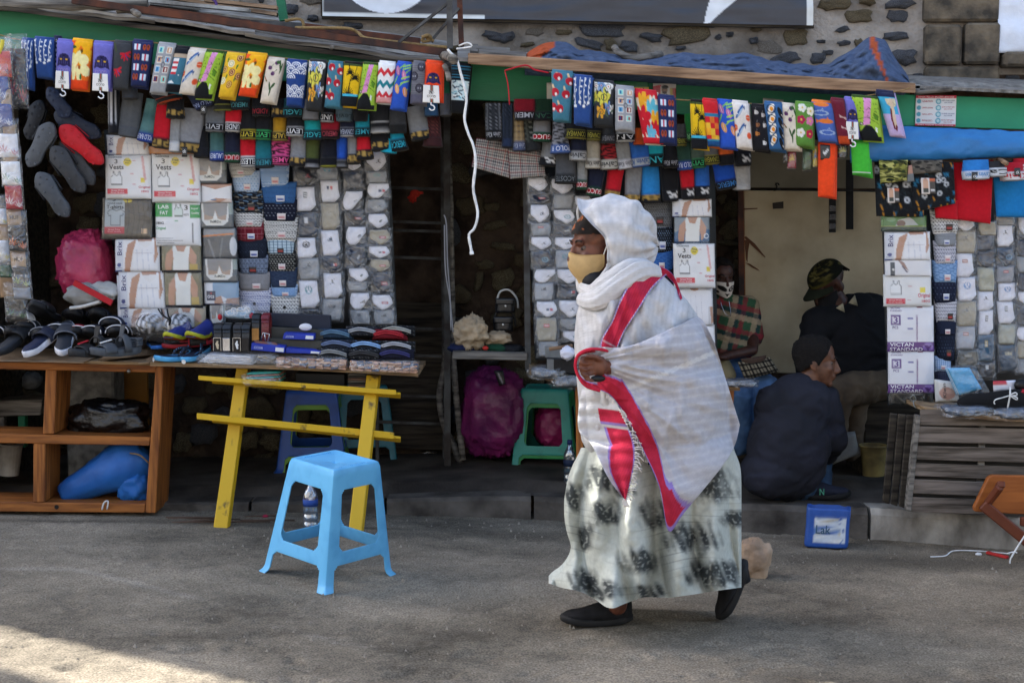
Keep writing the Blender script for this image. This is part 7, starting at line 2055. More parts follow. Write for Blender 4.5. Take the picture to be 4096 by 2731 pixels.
 # goods on the plywood board
TZ=P(1100,1455,6.9).z
def zt(px):
 return P(px,1458+(px-1000)*.04,6.86).z
belts=[(872,"1a1c20"),(908,"161a20"),(950,"221e1c"),(984,"171a1e"),(1024,"181a1e"),(1062,"6a1a22")]
for k,(x,c)in enumerate(belts):
 p=P(x,1402 if k<4 else 1362,6.86 if k<4 else 6.9)
 lab=["black belt with gilt reptile buckle, first in the belt row","black belt with plain steel plate buckle","dark brown belt with white reptile buckle","black belt with black plate buckle","black belt with bronze plate buckle","dark red belt with open frame buckle at the right of the row"][k]
 o=thing("belt",lab,"belt",p,"coiled belts on the left table")
 w_=.036
 b=MB()
 z0=P(x,1270,6.95).z-.0
 prof_=[(0,p.z-.005),(-.004,p.z+.05),(.004,p.z+.09),(.035,p.z+.125),(.07,p.z+.12),(.085,p.z+.06),(.08,p.z-.01)]
 sp_=spline([Vector((p.x,p.y+a,z))for a,z in prof_],18)
 for i,q in enumerate(sp_):
  d=(sp_[min(i+1,17)]-sp_[max(i-1,0)]).normalized()
  nn_=Vector((0,-d.z,d.y))
  for sx,st in((-1,0),(1,0),(1,1),(-1,1)):
   b.V.append(q+Vector((sx*w_/2,0,0))+nn_*(.004*st))
 for i in range(17):
  for s in range(4):
   b.F.append((i*4+s,(i+1)*4+s,(i+1)*4+(s+1)%4,i*4+(s+1)%4))
 b.F+=[(0,1,2,3),(71,70,69,68)]
 for i in range(3):
  b.hexa([(p.x-w_/2,p.y-.006-.004*i,p.z+.07+.018*i),(p.x+w_/2,p.y-.006-.004*i,p.z+.07+.018*i),(p.x+w_/2,p.y-.002-.004*i,p.z+.07+.018*i),(p.x-w_/2,p.y-.002-.004*i,p.z+.07+.018*i)],[(p.x-w_/2,p.y-.002,p.z+.088+.018*i),(p.x+w_/2,p.y-.002,p.z+.088+.018*i),(p.x+w_/2,p.y+.003,p.z+.088+.018*i),(p.x-w_/2,p.y+.003,p.z+.088+.018*i)])
 b.mk("strap",mat("belt_"+c,c,rough=.35,scale=40,bump=.35,bscale=180,spec=.5),o,smooth=False)
 mb_=MB()
 steel=mat("buckle_steel","b4b4b8",rough=.25,metal=.9,bump=0.05)
 if k<5:
  mb_.box(p.x-w_/2,p.x+w_/2,p.y-.018,p.y-.012,p.z+.0,p.z+.062)
  bb=mb_.mk("buckle",{0:mat("black_enamel","15151a",rough=.3),1:steel,2:mat("black_enamel","15151a",rough=.3),3:mat("black_enamel","15151a",rough=.3),4:mat("bronze","8a6a44",rough=.3,metal=.9,bump=0)}[k],o,bevel=.002)
  if k in(0,2):
   e=MB()
   cc="c8b89a"if k==0 else "dcdcdc"
   pts=[(.0,.05),(.006,.046),(.003,.038),(.008,.03),(.005,.02),(.007,.012),(.002,.008),(-.002,.016),(-.004,.026),(-.007,.034),(-.003,.042)]
   e.prism([(p.x+a*1.2,p.y-.021,p.z+z)for a,z in pts],(0,.003,0))
   e.mk("emblem",ink(cc),bb)
   f=MB()
   for dx in(-1,1):f.box(p.x+dx*w_/2-.001,p.x+dx*w_/2+.001,p.y-.0195,p.y-.0115,p.z,p.z+.062)
   f.box(p.x-w_/2,p.x+w_/2,p.y-.0195,p.y-.0115,p.z+.0615,p.z+.064)
   f.mk("frame",steel,bb)
 else:
  mb_.tube([P(1044,1362,6.85),P(1052,1330,6.85),P(1078,1336,6.85),P(1070,1368,6.85)],.004,n=6).tube([P(1058,1330,6.85),P(1062,1365,6.85)],.003,n=6)
  mb_.mk("buckle",steel,o,smooth=1)
for k,(q,Y,c,lab)in enumerate((([(1085,1308),(1294,1320),(1290,1420),(1085,1400)],6.94,"3a3a36","dark grey wallet box standing open behind the blue cartons"),([(1075,1352),(1288,1364),(1286,1412),(1075,1398)],6.90,"45453f","olive grey box lid in front of the wallet box"),([(1058,1252),(1320,1262),(1322,1320),(1056,1302)],7.02,"232836","long navy box behind the wallets"))):
 b=MB();b.prism([P(x,y,Y)for x,y in q],(0,.05 if k!=1 else.02,0))
 b.mk("cardboard_box",mat("box_"+c,c,rough=.6,scale=10,bump=.1),None,bevel=.003,label=lab,cat="box")
for k,(q,Y,lab)in enumerate((([(1136,1332),(1258,1338),(1256,1360),(1130,1356)],6.87,"upper blue MAROOF carton lying on the box"),([(1006,1372),(1140,1386),(1138,1412),(1004,1400)],6.83,"blue MAROOF carton at the front left of the boxes"),([(1144,1392),(1284,1404),(1280,1416),(1142,1412)],6.84,"low blue carton lying behind the wrapped clothes pegs"))):
 o=thing("blue_carton",lab,"carton",P(*q[3],Y),"blue cartons among the wallets")
 b=MB();b.prism([P(x,y,Y)for x,y in q],(0,.06,.004));b.mk("box",mat("blue_print_card","2238a0",rough=.45,scale=12,bump=.05),o,bevel=.002)
 a_,b2,c2,d2=[P(x,y,Y-.003)for x,y in q]
 S=lambda u,v,l=0,a_=a_,b2=b2,c2=c2,d2=d2:(a_.lerp(b2,u)).lerp(d2 .lerp(c2,u),v)+Vector((0,-l,0))
 if k<2:
  letter("MAROOF",S,(.08,.35,.34,.75),"a8b0dc",o,flip=True)
 Vq=[S(.72,.25),S(.97,.25),S(.97,.85),S(.72,.85)]
 b=MB();b.prism(Vq,(0,.002,0));b.mk("white_label",ink("d8d8dc"),o)
wl=thing("cash_wallet","brown printed wallet lying on the front blue carton","wallet",P(1080,1374,6.85))
V,Fc,cols,S=slab(pq4((1016,1362),(1100,1368),(1122,1386),(1020,1378),6.85),16,8,.012,Cv("6a4034",30,20).rect(.6,0,.8,1,"4a5474").rect(.3,.4,.5,.7,"7a3a2c"),wr=.002);mk("cover",V,Fc,PACK,wl,cols=cols)
MB().ball(P(1222,1308,6.9),(.032,.012,.018),16,8).mk("white_pad",ink("d4d4dc"),None,smooth=1,label="white oval pad on top of the dark grey box",cat="pad")
mb2=thing("mask_bag","clear bag of masks with tangled white ear loops behind the belts","bag",P(960,1272,7.05))
b=MB()
for k in range(9):
 x,y=905+R.random()*90,1240+R.random()*24
 b.tube(spline([P(x+14*cos(a)+10*R.random(),y+12*sin(a),7.03+.01*R.random())for a in[i*1.05 for i in range(7)]],24),.0024,n=5)
b.mk("ear_loop",ink("e6e8ea"),mb2,smooth=1)
V,Fc=blob(tuple(P(960,1256,7.06)),(.075,.03,.026),43,26,14,.1,2,.8,.05);mk("mask_stack",V,Fc,mat("pale_blue_masks","a8c4d8",rough=.8,scale=30,bump=.2),mb2)
V,Fc=blob(tuple(P(955,1240,7.05)),(.098,.06,.055),44,36,22,.14,2.4,.8,.06);mk("clear_bag",V,Fc,FILM,mb2)
for k,(x,y,c)in enumerate(((880,1268,"b01a26"),(1006,1262,"b03a4a"))):  # small red caps either side of the mask bag
 MB().ball(P(x,y,7.04),(.012,.01,.016),10,8).mk("red_cap",ink(c),None,smooth=1,label=["red cap sticking up left of the mask bag","pink red piece at the right of the mask bag"][k],cat="tube")
rows_=[(1335,1428,"1e2024","8a8c8c"),(1352,1392,"20242e","6a7a9a"),(1345,1350,"2a3c50","5a7a94"),(1462,1432,"1c1d20","3a3a3c"),(1470,1396,"1e2024","8ab0dc"),(1455,1340,"22242a","9a9ea4"),(1585,1430,"1b1c2a","3a3a6a"),(1590,1398,"1f2022","a8aab0"),(1560,1352,"6a1822","a82a34"),(1590,1336,"1c1d20","a0a09a")]
names_=["black speckled shorts at the bottom left of the folded pile","navy shorts with grey hem in the left pile","slate blue shorts on top of the left pile","black speckled shorts at the bottom of the middle pile","black shorts with light blue hem in the middle pile","dark shorts with grey hem on top of the middle pile","black shorts with blue hem at the bottom of the right pile","black shorts with pale grey hem in the right pile","dark red hemmed shorts in the right pile","black shorts with grey hem on top of the right pile"]
for k,(x,y,c,hc)in enumerate(rows_):
 p=P(x,y-12,6.9+(1430-y)*.0012)
 w_,h_=.088,.030
 c_=Cv(c,60,60)
 fb_dot("b8b8b8"if k in(0,3,7)else hc,12,.008)(c_)
 V,Fc,cols,S=slab([p+Vector((-w_,0,h_)),p+Vector((w_,.0,h_-.004)),p+Vector((w_,-.01,-h_)),p+Vector((-w_,-.01,-h_+.004))],30,16,.12,c_,wr=.004,seed=k+700,prof=2.6)
 o=mk("folded_shorts",V,Fc,WOVEN,cols=cols,label=names_[k],cat="folded shorts",group="folded shorts piled on the right of the table")
 b=MB()
 for q in(0,1):
  b.tube(spline([p+Vector((-w_*.75,-.055,h_*.1+.010*q)),p+Vector((-w_*.2,-.066,h_*.5+.010*q)),p+Vector((w_*.4,-.066,h_*.25+.010*q)),p+Vector((w_*.78,-.052,-h_*.2+.010*q))],14),.0045,n=6)
 b.tube(spline([p+Vector((-w_*.75,-.055,h_*.1)),p+Vector((-w_*.86,-.05,h_*.1+.005)),p+Vector((-w_*.75,-.055,h_*.1+.010))],6),.0045,n=6)
 b.mk("hem",mat("hem_"+hc,hc,rough=.9,bump=.1),o,smooth=1)
WRAP=film("wrap_film",clear=.84,haze=.03,scale=30,rough=.1)
def wrapbundle(label,x0,x1,yc,Y,kind,sd):
 a,c=P(x0,yc,Y),P(x1,yc+(x1-x0)*.04,Y)
 o=thing("wrapped_bundle",label,"bundle",a.lerp(c,.5),"clear wrapped bundles along the table edge")
 rr=random.Random(sd)
 if kind=="pegs":
  b=[MB(),MB(),MB()]
  L_=(c-a).length
  nx=9
  for i in range(nx):
   for j in range(4):
    for kx in range(2):
     p=a.lerp(c,(i+.5)/nx)+Vector((rr.uniform(-.004,.004),-.04+kx*.035,-.022+.0125*j))
     d=Vector((L_/nx*.44,rr.uniform(-.006,.006),rr.uniform(-.003,.003)))
     b[0 if rr.random()<.72 else(1 if rr.random()<.6 else 2)].bar(p-d,p+d,.012,.009)
  for q,mm in zip(b,(mat("peach_wood_pegs","c79a7e",rough=.8,var=.3,scale=40,bump=.2),mat("slate_pegs","56607a",rough=.6,bump=.1),mat("brown_pegs","8a5a44",rough=.8,bump=.1))):
   if q.V:q.mk("peg_pile",mm,o,kind="stuff")
  rz=.034
 else:
  for j in range(5):
   V,Fc,cols,S=slab([a+Vector((.0+.01*j,-.02,-.018+.008*j)),c+Vector((-.12,-.02,-.018+.008*j)),c+Vector((-.12,.10,-.016+.008*j)),a+Vector((.01*j,.10,-.016+.008*j))],14,8,.008,base="d8d8dc",wr=.002,seed=sd+j,prof=6)
   mk("white_insole",V,Fc,WOVEN,o,cols=cols)
  rz=.032
 m_=a.lerp(c,.5)
 V,Fc=blob((m_.x,m_.y+.0,m_.z),((c-a).length/2*1.04,.075,rz),sd,56,20,.08,3,.45,.05)
 mk("clear_wrap",V,Fc,WRAP,o)
wrapbundle("clear wrapped flat white insoles at the left of the table edge",800,1112,1428,6.86,"flat",91)
wrapbundle("clear wrapped clothes pegs in the middle of the table edge",1110,1390,1442,6.86,"pegs",92)
wrapbundle("clear wrapped clothes pegs at the right end of the table edge",1402,1672,1456,6.85,"pegs",93)
gb=thing("green_insole_pack","bagged turquoise edged insoles hanging under the plywood board","insole pack",P(1080,1520,6.95))
for j in range(5):
 a=P(985,1496+j*9,6.82)
 V,Fc,cols,S=slab([a,a+Vector((.16,.02,.006)),a+Vector((.16,.2,.006)),a+Vector((0,.2,0))],12,8,.009,base=["3fae98","c0846a"][j%2],wr=.002,seed=j,prof=5)
 mk("insole",V,Fc,WOVEN,gb,cols=cols)
V,Fc=blob(tuple(P(1050,1514,6.86)),(.1,.1,.04),55,30,18,.15,3,.7,.06);mk("clear_bag",V,Fc,FILM,gb)
gs_=thing("insole_pile","pile of grey insoles between board and trestle at the right","insole pile",P(1430,1545,6.95))
for j in range(6):
 a=P(1390,1500+j*9,6.93)
 V,Fc,cols,S=slab([a,a+Vector((.095,.0,0)),a+Vector((.095,.2,0)),a+Vector((0,.2,0))],10,6,.009,base=["8a8680","55524e","9a7a6a"][j%3],wr=.002,seed=j+9,prof=3)
 mk("insole",V,Fc,WOVEN,gs_,cols=cols)
b=MB();b.prism([P(x,y,7.0)for x,y in((1180,1490),(1380,1496),(1380,1552),(1180,1546))],(0,.12,0));b.mk("dark_box",M_BLACK,None,bevel=.004,label="black box wedged under the plywood board",cat="box")
# stools
def stool_mesh(B,T,hz=1.0,foot=True,seatT=.0):
 """moulded plastic stool: B, T four corner points of base and seat (in order round)"""
 B=[Vector(p)for p in B];T=[Vector(p)for p in T]
 V,Fc=[],[]
 idx={}
 hs=[0,.03,.06,.15,.175,.19,.205,.235,.27,.30,.315,.33,.345,.36,.40,.5,.6,.7,.77,.785,.80,.815,.83,.86,.90,.935,.965,.985,1.0]
 half=[0,.03,.07,.115,.135,.155,.175,.187,.202,.225,.26,.34,.42]
 ss=half+[.5]+[1-x for x in half[:0:-1]]
 def corner(k,h):
  p=B[k].lerp(T[k],h)
  c=(B[0]+B[1]+B[2]+B[3])/4
  ct=(T[0]+T[1]+T[2]+T[3])/4
  q=c.lerp(ct,h)
  bow=1+.035*sin(pi*h)*0
  flare=.075*max(0,1-h/.05)**1.5 if foot else 0
  rim=-.03*max(0,(h-.965)/.035)
  d=p-q
  return q+d*(bow+flare+rim)
 def pt(side,s,h):
  c=[corner(k,h)for k in range(4)]
  a,b=c[side],c[(side+1)%4]
  p=a.lerp(b,s)
  ctr=(c[0]+c[1]+c[2]+c[3])/4
  e=min(s,1-s)
  r=.11
  if e<r:
   k=side if s<.5 else(side+1)%4
   t=1-e/r
   p=p+(ctr-c[k])*(.030*t*t)
  return p
 def leg(h):
  return.17 if h>.3 else.15
 nper=len(ss)
 for j,h in enumerate(hs):
  for side in range(4):
   for i,s in enumerate(ss):
    idx[(j,side,i)]=len(V)
    V.append(pt(side,s,h))
 def vid(j,side,i):
  if i==nper:
   return idx[(j,(side+1)%4,0)]
  return idx[(j,side,i)]
 for j in range(len(hs)-1):
  h0,h1=hs[j],hs[j+1]
  hm=(h0+h1)/2
  for side in range(4):
   for i in range(nper):
    s0=ss[i];s1=ss[i+1]if i+1<nper else 1.0
    sm=(s0+s1)/2
    e=min(sm,1-sm)
    lim=9
    for lo_,hi_,l_ in((.36,.785,.175),(.345,.36,.187),(.785,.80,.187),(.33,.345,.202),(.80,.815,.202),(.315,.33,.225),(.815,.83,.225),(0,.175,.115),(.175,.19,.135),(.19,.205,.155)):
     if lo_<hm<hi_:lim=l_
    op=e>lim
    a,b,c,d=vid(j,side,i),vid(j,side,i+1),vid(j+1,side,i+1),vid(j+1,side,i)
    if op:
     continue
    Fc.append((a,b,c,d))
 top=len(hs)-1
 ringi=[vid(top,side,i)for side in range(4)for i in range(nper)]
 ct=sum((V[i]for i in ringi),Vector())/len(ringi)
 up=Vector((0,0,1))
 last=ringi
 for(k,dz)in((.96,.003),(.90,.003),(.86,-.001),(.5,-.005),(.13,-.009),(.07,-.012),(.055,-.03)):
  cur=[]
  for i in ringi:
   cur.append(len(V))
   V.append(ct+(V[i]-ct)*k+up*dz)
  m=len(ringi)
  for i in range(m):
   Fc.append((last[i],last[(i+1)%m],cur[(i+1)%m],cur[i]))
  last=cur
 return V,Fc
def plastic(name,c,c2=None):
 return mat(name,c,rough=.42,scale=11,bump=.12,bscale=90,col2=c2,var=.1,spec=.5,lo=.3,hi=.5)
def stool_obj(o_name,label,B,T,m_,group=None):
 base=sum((Vector(b)for b in B),Vector())/4
 o=thing(o_name,label,"stool",base,group)
 V,Fc=stool_mesh(B,T)
 body=mk("moulded_body",V,Fc,m_,o,smooth=1)
 bm=bmesh.new();bm.from_mesh(body.data)
 bmesh.ops.recalc_face_normals(bm,faces=bm.faces)
 bm.to_mesh(body.data);bm.free()
 md=body.modifiers.new("wall",'SOLIDIFY');md.thickness=.0045;md.offset=-1
 mb_=body.modifiers.new("edge",'BEVEL');mb_.width=.0016;mb_.segments=2;mb_.limit_method='ANGLE';mb_.angle_limit=radians(50)
 dg=bpy.context.evaluated_depsgraph_get()
 me=bpy.data.meshes.new_from_object(body.evaluated_get(dg))
 body.modifiers.clear();body.data=me
 me.polygons.foreach_set("use_smooth",np.ones(len(me.polygons),bool))
 T=[Vector(t)for t in T]
 ct=sum(T,Vector())/4
 b=MB()
 for k in range(4):
  e0,e1=T[k],T[(k+1)%4]
  if k%2==0:
   for q in range(14):
    t=.14+.05*q
    p=ct.lerp(e0 .lerp(e1,t),.84)
    p2=ct.lerp(e0 .lerp(e1,t),.78)
    b.bar(p+Vector((0,0,.001)),p2+Vector((0,0,.001)),.005,.004)
 b.mk("tread_ridges",m_,body)
 return o
M_STB=plastic("sky_blue_plastic","66b6e6","56a4d8")
fb_=G(1300,2374);lb_=G(1045,2282);rb_=G(1574,2294)
bb_=lb_+(rb_-fb_)
zs=P(1337,1866,fb_.y+.06).z
def atz(px,py,z):
 d=P(px,py,1.0)-Vector((0,0,CAMZ))
 return Vector((0,0,CAMZ))+d*((z-CAMZ)/d.z)
ft_,lt_,rt_=atz(1335,1884,zs),atz(1156,1832,zs),atz(1524,1846,zs)
bt_=lt_+(rt_-ft_)
main_stool=stool_obj("plastic_stool","sky blue plastic stool standing in the road in front of the trestle",[fb_,rb_,bb_,lb_],[ft_,rt_,bt_,lt_],M_STB)
def square(px,py,Y_lift,side_b,side_t,h,yaw,zlift):
 c=G(px,py,zlift)
 def sq(s,z,dx=0):
  return[c+Vector((dx+cos(radians(yaw+45+90*k))*s*.7071,sin(radians(yaw+45+90*k))*s*.7071,z))for k in(0,3,2,1)]
 return sq(side_b,0),sq(side_t,h)
B,T=square(1255,1868,0,.40,.285,.455,4,.075)
stool_obj("plastic_stool","dark blue plastic stool stacked on top behind the trestle",B,T,plastic("deep_blue_plastic","1f4f9e","183f80"),"stools stacked behind the trestle")
B2=[b+Vector((0.004,.006,-.03))for b in B];T2=[t+Vector((0.004,.006,-.03))for t in T]
stool_obj("plastic_stool","lime green plastic stool stacked beneath the dark blue one",B2,T2,plastic("lime_plastic","6a9a24","5a861c"),"stools stacked behind the trestle")
B,T=square(1430,1860,0,.38,.28,.44,12,.085)
B=[b+Vector((0,.25,0))for b in B];T=[t+Vector((0,.25,0))for t in T]
stool_obj("plastic_stool","dark teal plastic stool in shade behind the blue stack",B,T,plastic("dark_teal_plastic","1a6a78","155764"),"stools stacked behind the trestle")
B,T=square(2186,1866,0,.37,.27,.46,-8,.10)
stool_obj("plastic_stool","teal plastic stool with cracked edge standing left of the woman",B,T,plastic("teal_plastic","2f9d8f","27877c"),"stools beside the woman")
B2=[b+Vector((0.01,.015,-.02))for b in B];T2=[t+Vector((0.01,.015,-.028))for t in T]
stool_obj("plastic_stool","green plastic stool nested inside the teal one",B2,T2,plastic("grass_plastic","2f9a55","278046"),"stools beside the woman")
# bottles and small things on the ground
def bottle(label,base,h,r,tint,cap,lying=False,lab_c=None):
 o=thing("water_bottle",label,"bottle",base,"plastic water bottles")
 prof_=[(0,.86),(.02,1),(.12,1),(.14,.93),(.18,.93),(.2,1),(.28,1),(.3,.93),(.34,.93),(.36,1),(.46,.94),(.62,1),(.72,.96),(.82,.6),(.88,.36),(.93,.34)]
 d=Vector((0,0,1))if not lying else Vector((.93,.3,.04)).normalized()
 b0=Vector(base)+(Vector((0,0,r))if lying else Vector())
 m_=bpy.data.materials.get("bottle_"+tint)
 if not m_:
  m_=film("bottle_"+tint,clear=.7,tint=L(tint),rough=.08,scale=8,haze=.12)
 MB().tube([b0+d*(h*t)for t,_ in prof_],[r*k for _,k in prof_],n=20).mk("body",m_,o,smooth=1)
 MB().tube([b0+d*(h*.91),b0+d*h],[r*.42,r*.4],n=14).mk("cap",ink(cap),o,smooth=1)
 if lab_c:
  MB().tube([b0+d*(h*.47),b0+d*(h*.61)],[r*1.0,r*1.03],n=20).mk("label_band",ink(lab_c),o,smooth=1)
 return o
bottle("clear blue water bottle standing behind the sky blue stool",G(1243,2112),.235,.036,"b8d4f0","2a5ad0",lab_c="2a4a94")
bottle("teal tinted water bottle standing beside the woman's skirt",G(2278,1955,.10),.26,.032,"5aa0b8","1a2a5a",lab_c="1c2a44")
bottle("blue water bottle lying in the shade behind the trestle",G(1660,1800,.09),.22,.035,"5a86c8","1a3a8a",lying=True)
V,Fc=blob(tuple(G(1725,1822,.10)+Vector((0,0,.02))),(.07,.05,.022),71,24,14,.3,3,1,.1);mk("plastic_scrap",V,Fc,FILM,label="crumpled clear plastic scrap on the pavement behind the trestle",cat="scrap")
px_box("plank",(1810,1404),(2110,1412),(2108,1442),(1810,1436),7.25,.4,M_WOODG,thing("plank_shelf","grey plank shelf holding cloth and handbags left of the middle stall","shelf",P(1960,1440,7.4)))
V,Fc=blob(tuple(P(1885,1330,7.35)),(.088,.09,.085),15,56,40,.32,2.4,.95,.14)
mk("beige_cloth",V,Fc,mat("beige_canvas","b09c80",rough=.9,scale=8,bump=.3,bscale=160),label="crumpled beige canvas cloth heaped on the plank shelf",cat="cloth")
V,Fc=blob(tuple(P(1990,1352,7.38)),(.075,.07,.035),16,40,24,.28,2.4,.95,.1)
mk("beige_cloth",V,Fc,mat("beige_canvas","b09c80"),label="smaller fold of pale canvas right of the heaped cloth",cat="cloth")
for k,(x,y,c)in enumerate(((1850,1392,"1c2444"),(1985,1392,"16402c"),(2040,1398,"1a1c20"))):
 V,Fc=blob(tuple(P(x,y,7.38)),(.075,.08,.03),17+k,30,18,.2,2.4,.9,.06)
 mk("folded_garment",V,Fc,mat("garment_"+c,c,rough=.95,bump=.2),label=["navy garment under the beige cloth","dark green garment under the small pale fold","black garment at the right end of the plank"][k],cat="garment")
MB().ball(P(1942,1392,7.28),(.016,.014,.012),10,8).mk("small_red_cap",ink("b02a22"),None,smooth=1,label="small red cap on the plank beside the cloth",cat="tube")  # red cap modelled as a squashed ball
for k,(x,y,hgt)in enumerate(((2022,1222,60),(2012,1296,62))):
 o=thing("handbag",["upper black handbag with white handle in the shade","lower black handbag with metal clasp"][k],"handbag",P(x,y+30,7.45),"black handbags")
 V,Fc,cols,S=slab(pq(x-40,y-30,x+40,y+30,7.45),18,14,.07,base="1a1a1c",wr=.002,seed=k,prof=5)
 mk("body",V,Fc,mat("black_leatherette","1b1b1d",rough=.35,scale=30,bump=.2,spec=.5),o)
 V,Fc,cols,S=slab(pq(x-40,y-30,x+40,y-2,7.42),14,8,.02,base="1a1a1c",wr=.001,seed=k+4,prof=5)
 mk("flap",V,Fc,mat("black_leatherette","1b1b1d"),o)
 MB().tube(spline([P(x-32,y-28,7.45),P(x-20,y-56,7.45),P(x+14,y-62,7.45),P(x+44,y-30,7.45),P(x+50,y+10,7.45)],20),.006,n=6).mk("handle",ink("b4b4b0")if k==0 else M_BLACK,o,smooth=1)
 MB().ball(P(x,y+2,7.40),.006,8,6).mk("clasp",ink("d0d0cc"),o,smooth=1)
gl=MB()
c0=P(1660,775,7.78)
gl.ball(c0,(.028,.012,.022),14,10)
for k,(dx,dy)in enumerate(((-.04,-.025),(-.03,-.042),(-.014,-.05),(.0,-.045),(.045,.006))):
 gl.tube([c0+Vector((dx*.3,0,dy*.3)),c0+Vector((dx,-.004,dy))],[.010,.007],n=8)
gl.mk("red_glove",mat("red_wool","a0281c",rough=.95,bump=.4),None,smooth=1,label="red glove hanging on the dark rack",cat="glove")
# middle table left of the woman
mt=thing("table_top","small table board with wrapped goods half hidden by the woman","table",P(2250,1540,7.05))
board_quad([P(2120,1482,6.95),P(2230,1520,6.9),P(2420,1540,6.9),P(2960,1546,6.9)],.5,.02,"board",M_PLY,mt)
px_box("leg",(2302,1545),(2330,1546),(2336,1990),(2308,1986),6.93,.04,M_PINEV,mt)
px_box("leg",(2893,1550),(2938,1552),(2920,1840),(2890,1836),6.95,.04,M_PINEV,mt)
for k,(c,r,sd)in enumerate((((2190,1488),(.10,.1,.035),81),((2290,1520),(.12,.09,.04),82),((2960,1530),(.09,.08,.022),83))):
 p=P(*c,6.92)
 o=thing("wrapped_bundle",["clear wrapped bundle at the left corner of the middle table","clear wrapped flat bundle at the front of the middle table","clear wrapped silver packets right of the woman"][k],"bundle",p,"clear wrapped bundles on the middle table")
 V,Fc=blob(tuple(p),tuple(x*.8 for x in r),sd+5,26,16,.1,2,.6,.03);mk("contents",V,Fc,mat("slate_goods","5c626c",rough=.6,scale=30,bump=.3,col2="2c3036"),o)
 V,Fc=blob(tuple(p),r,sd,36,20,.14,3,.6,.07);mk("clear_wrap",V,Fc,WRAP,o)
b=MB();b.prism([P(x,y,6.84)for x,y in((2186,1434),(2330,1440),(2330,1502),(2186,1478))],(0,.08,0));bx_=b.mk("black_box",M_BLACK,None,bevel=.003,label="long black box with grey end on the middle table",cat="box")
b=MB();b.prism([P(x,y,6.836)for x,y in((2188,1436),(2215,1437),(2215,1481),(2188,1477))],(0,.003,0));b.mk("grey_end",ink("6a6a68"),bx_)
b=MB();b.prism([P(x,y,6.95)for x,y in((2182,1388),(2290,1392),(2290,1440),(2182,1432))],(0,.06,0));b.mk("grey_box",mat("grey_carton","80807c",rough=.7,bump=.1),None,bevel=.003,label="grey carton behind the long black box",cat="box")
MB().tube([P(2196,1396,6.86),P(2290,1382,6.86)],.009,n=8).mk("wooden_rod",M_BEAM,None,smooth=1,label="pale wooden rod lying on the grey carton",cat="rod")
V,Fc=blob(tuple(P(2270,1412,6.84)),(.035,.035,.034),88,24,16,.25,2,1,.1);mk("white_roll",V,Fc,ink("d8d8e4"),label="white rolled cloth beside the woman's hand",cat="roll")
# right stall: crate table, goods
cr=thing("wooden_crate","grey slatted wooden crate standing as a table under the right stall","crate",P(3860,2040,6.62))
CY=6.6
slats=[(1636,1697,1640,1706),(1705,1766,1714,1778),(1781,1836,1792,1850),(1850,1902,1866,1920),(1915,1972,1934,1988),(1986,2046,2000,2062)]
for k,(a,b_,c,d)in enumerate(slats):
 xl=3680-k*7
 xj=3934-k*2
 for(x0,x1)in((xl,4330),):
  f0=(x0-3650)/446;f1=(x1-3650)/446
  bb2=MB()
  nn_=8
  for q in range(nn_):
   f=f0+(f1-f0)*q/(nn_-1)
   x=x0+(x1-x0)*q/(nn_-1)
   yt_,yb_=a+(c-a)*f+3*mno(Vector((x*.02,k,0))),b_+(d-b_)*f+3*mno(Vector((x*.02,k,5)))
   for(yy,YY)in((yt_,CY),(yb_,CY),(yb_,CY+.016),(yt_,CY+.016)):
    bb2 .V.append(P(x,yy,YY))
  for q in range(nn_-1):
   for s in range(4):bb2 .F.append((q*4+s,(q+1)*4+s,(q+1)*4+(s+1)%4,q*4+(s+1)%4))
  bb2 .F+=[(3,2,1,0),tuple((nn_-1)*4+s for s in range(4))]
  bb2 .mk("slat",mat("worn_slat","80746a",rough=.9,scale=5,stretch=(.7,6,9),bump=.5,bscale=16,col2="453d34"),cr,bevel=.002)
px_box("corner_post",(3667,1660),(3684,1662),(3646,2046),(3626,2040),CY-.01,.05,M_WOODG,cr)
for k in range(3):
 x0=3560+k*34
 px_box("side_slat",(x0,1652+k*3),(x0+32,1655+k*3),(x0-4-2*k+28-24+28-28+0,2024+k*6)if False else(x0+32-34-k,2016+k*9),(x0-30-k,2006+k*9),CY+.14-.045*k,.012,M_WOODD,cr)
px_box("inner_batten",(3920,1700),(3944,1702),(3934,2040),(3906,2036),CY+.018,.02,M_WOODG,cr)
px_box("back_panel",(3680,1650),(4330,1660),(4330,2060),(3640,2030),CY+.3,.02,M_WOODD,cr)
rt=thing("table_top","plywood table board on the crate at the right edge","table",P(3950,1660,6.7))
board_quad([P(3700,1630,6.62),P(3950,1662,6.56),P(4350,1684,6.56)],.5,.02,"board",M_PLY,rt)
for k,(c,r,sd)in enumerate((((3860,1640),(.13,.1,.03),84),((4060,1650),(.13,.1,.035),85))):
 p=P(*c,6.62)
 o=thing("wrapped_bundle",["clear wrapped packets at the left of the right table","clear wrapped packets with blue and green print at the right table edge"][k],"bundle",p,"clear wrapped bundles on the right table")
 V,Fc=blob(tuple(p),tuple(x*.8 for x in r),sd+5,26,16,.1,2,.6,.03);mk("contents",V,Fc,mat("blue_grey_goods","46566c",rough=.6,scale=22,bump=.3,col2="22262c"),o)
 V,Fc=blob(tuple(p),r,sd,36,20,.14,3,.6,.07);mk("clear_wrap",V,Fc,WRAP,o)
ib=thing("insole_bundle","bundle of black insoles tied with white string on the right table","insole bundle",P(3960,1620,6.62))
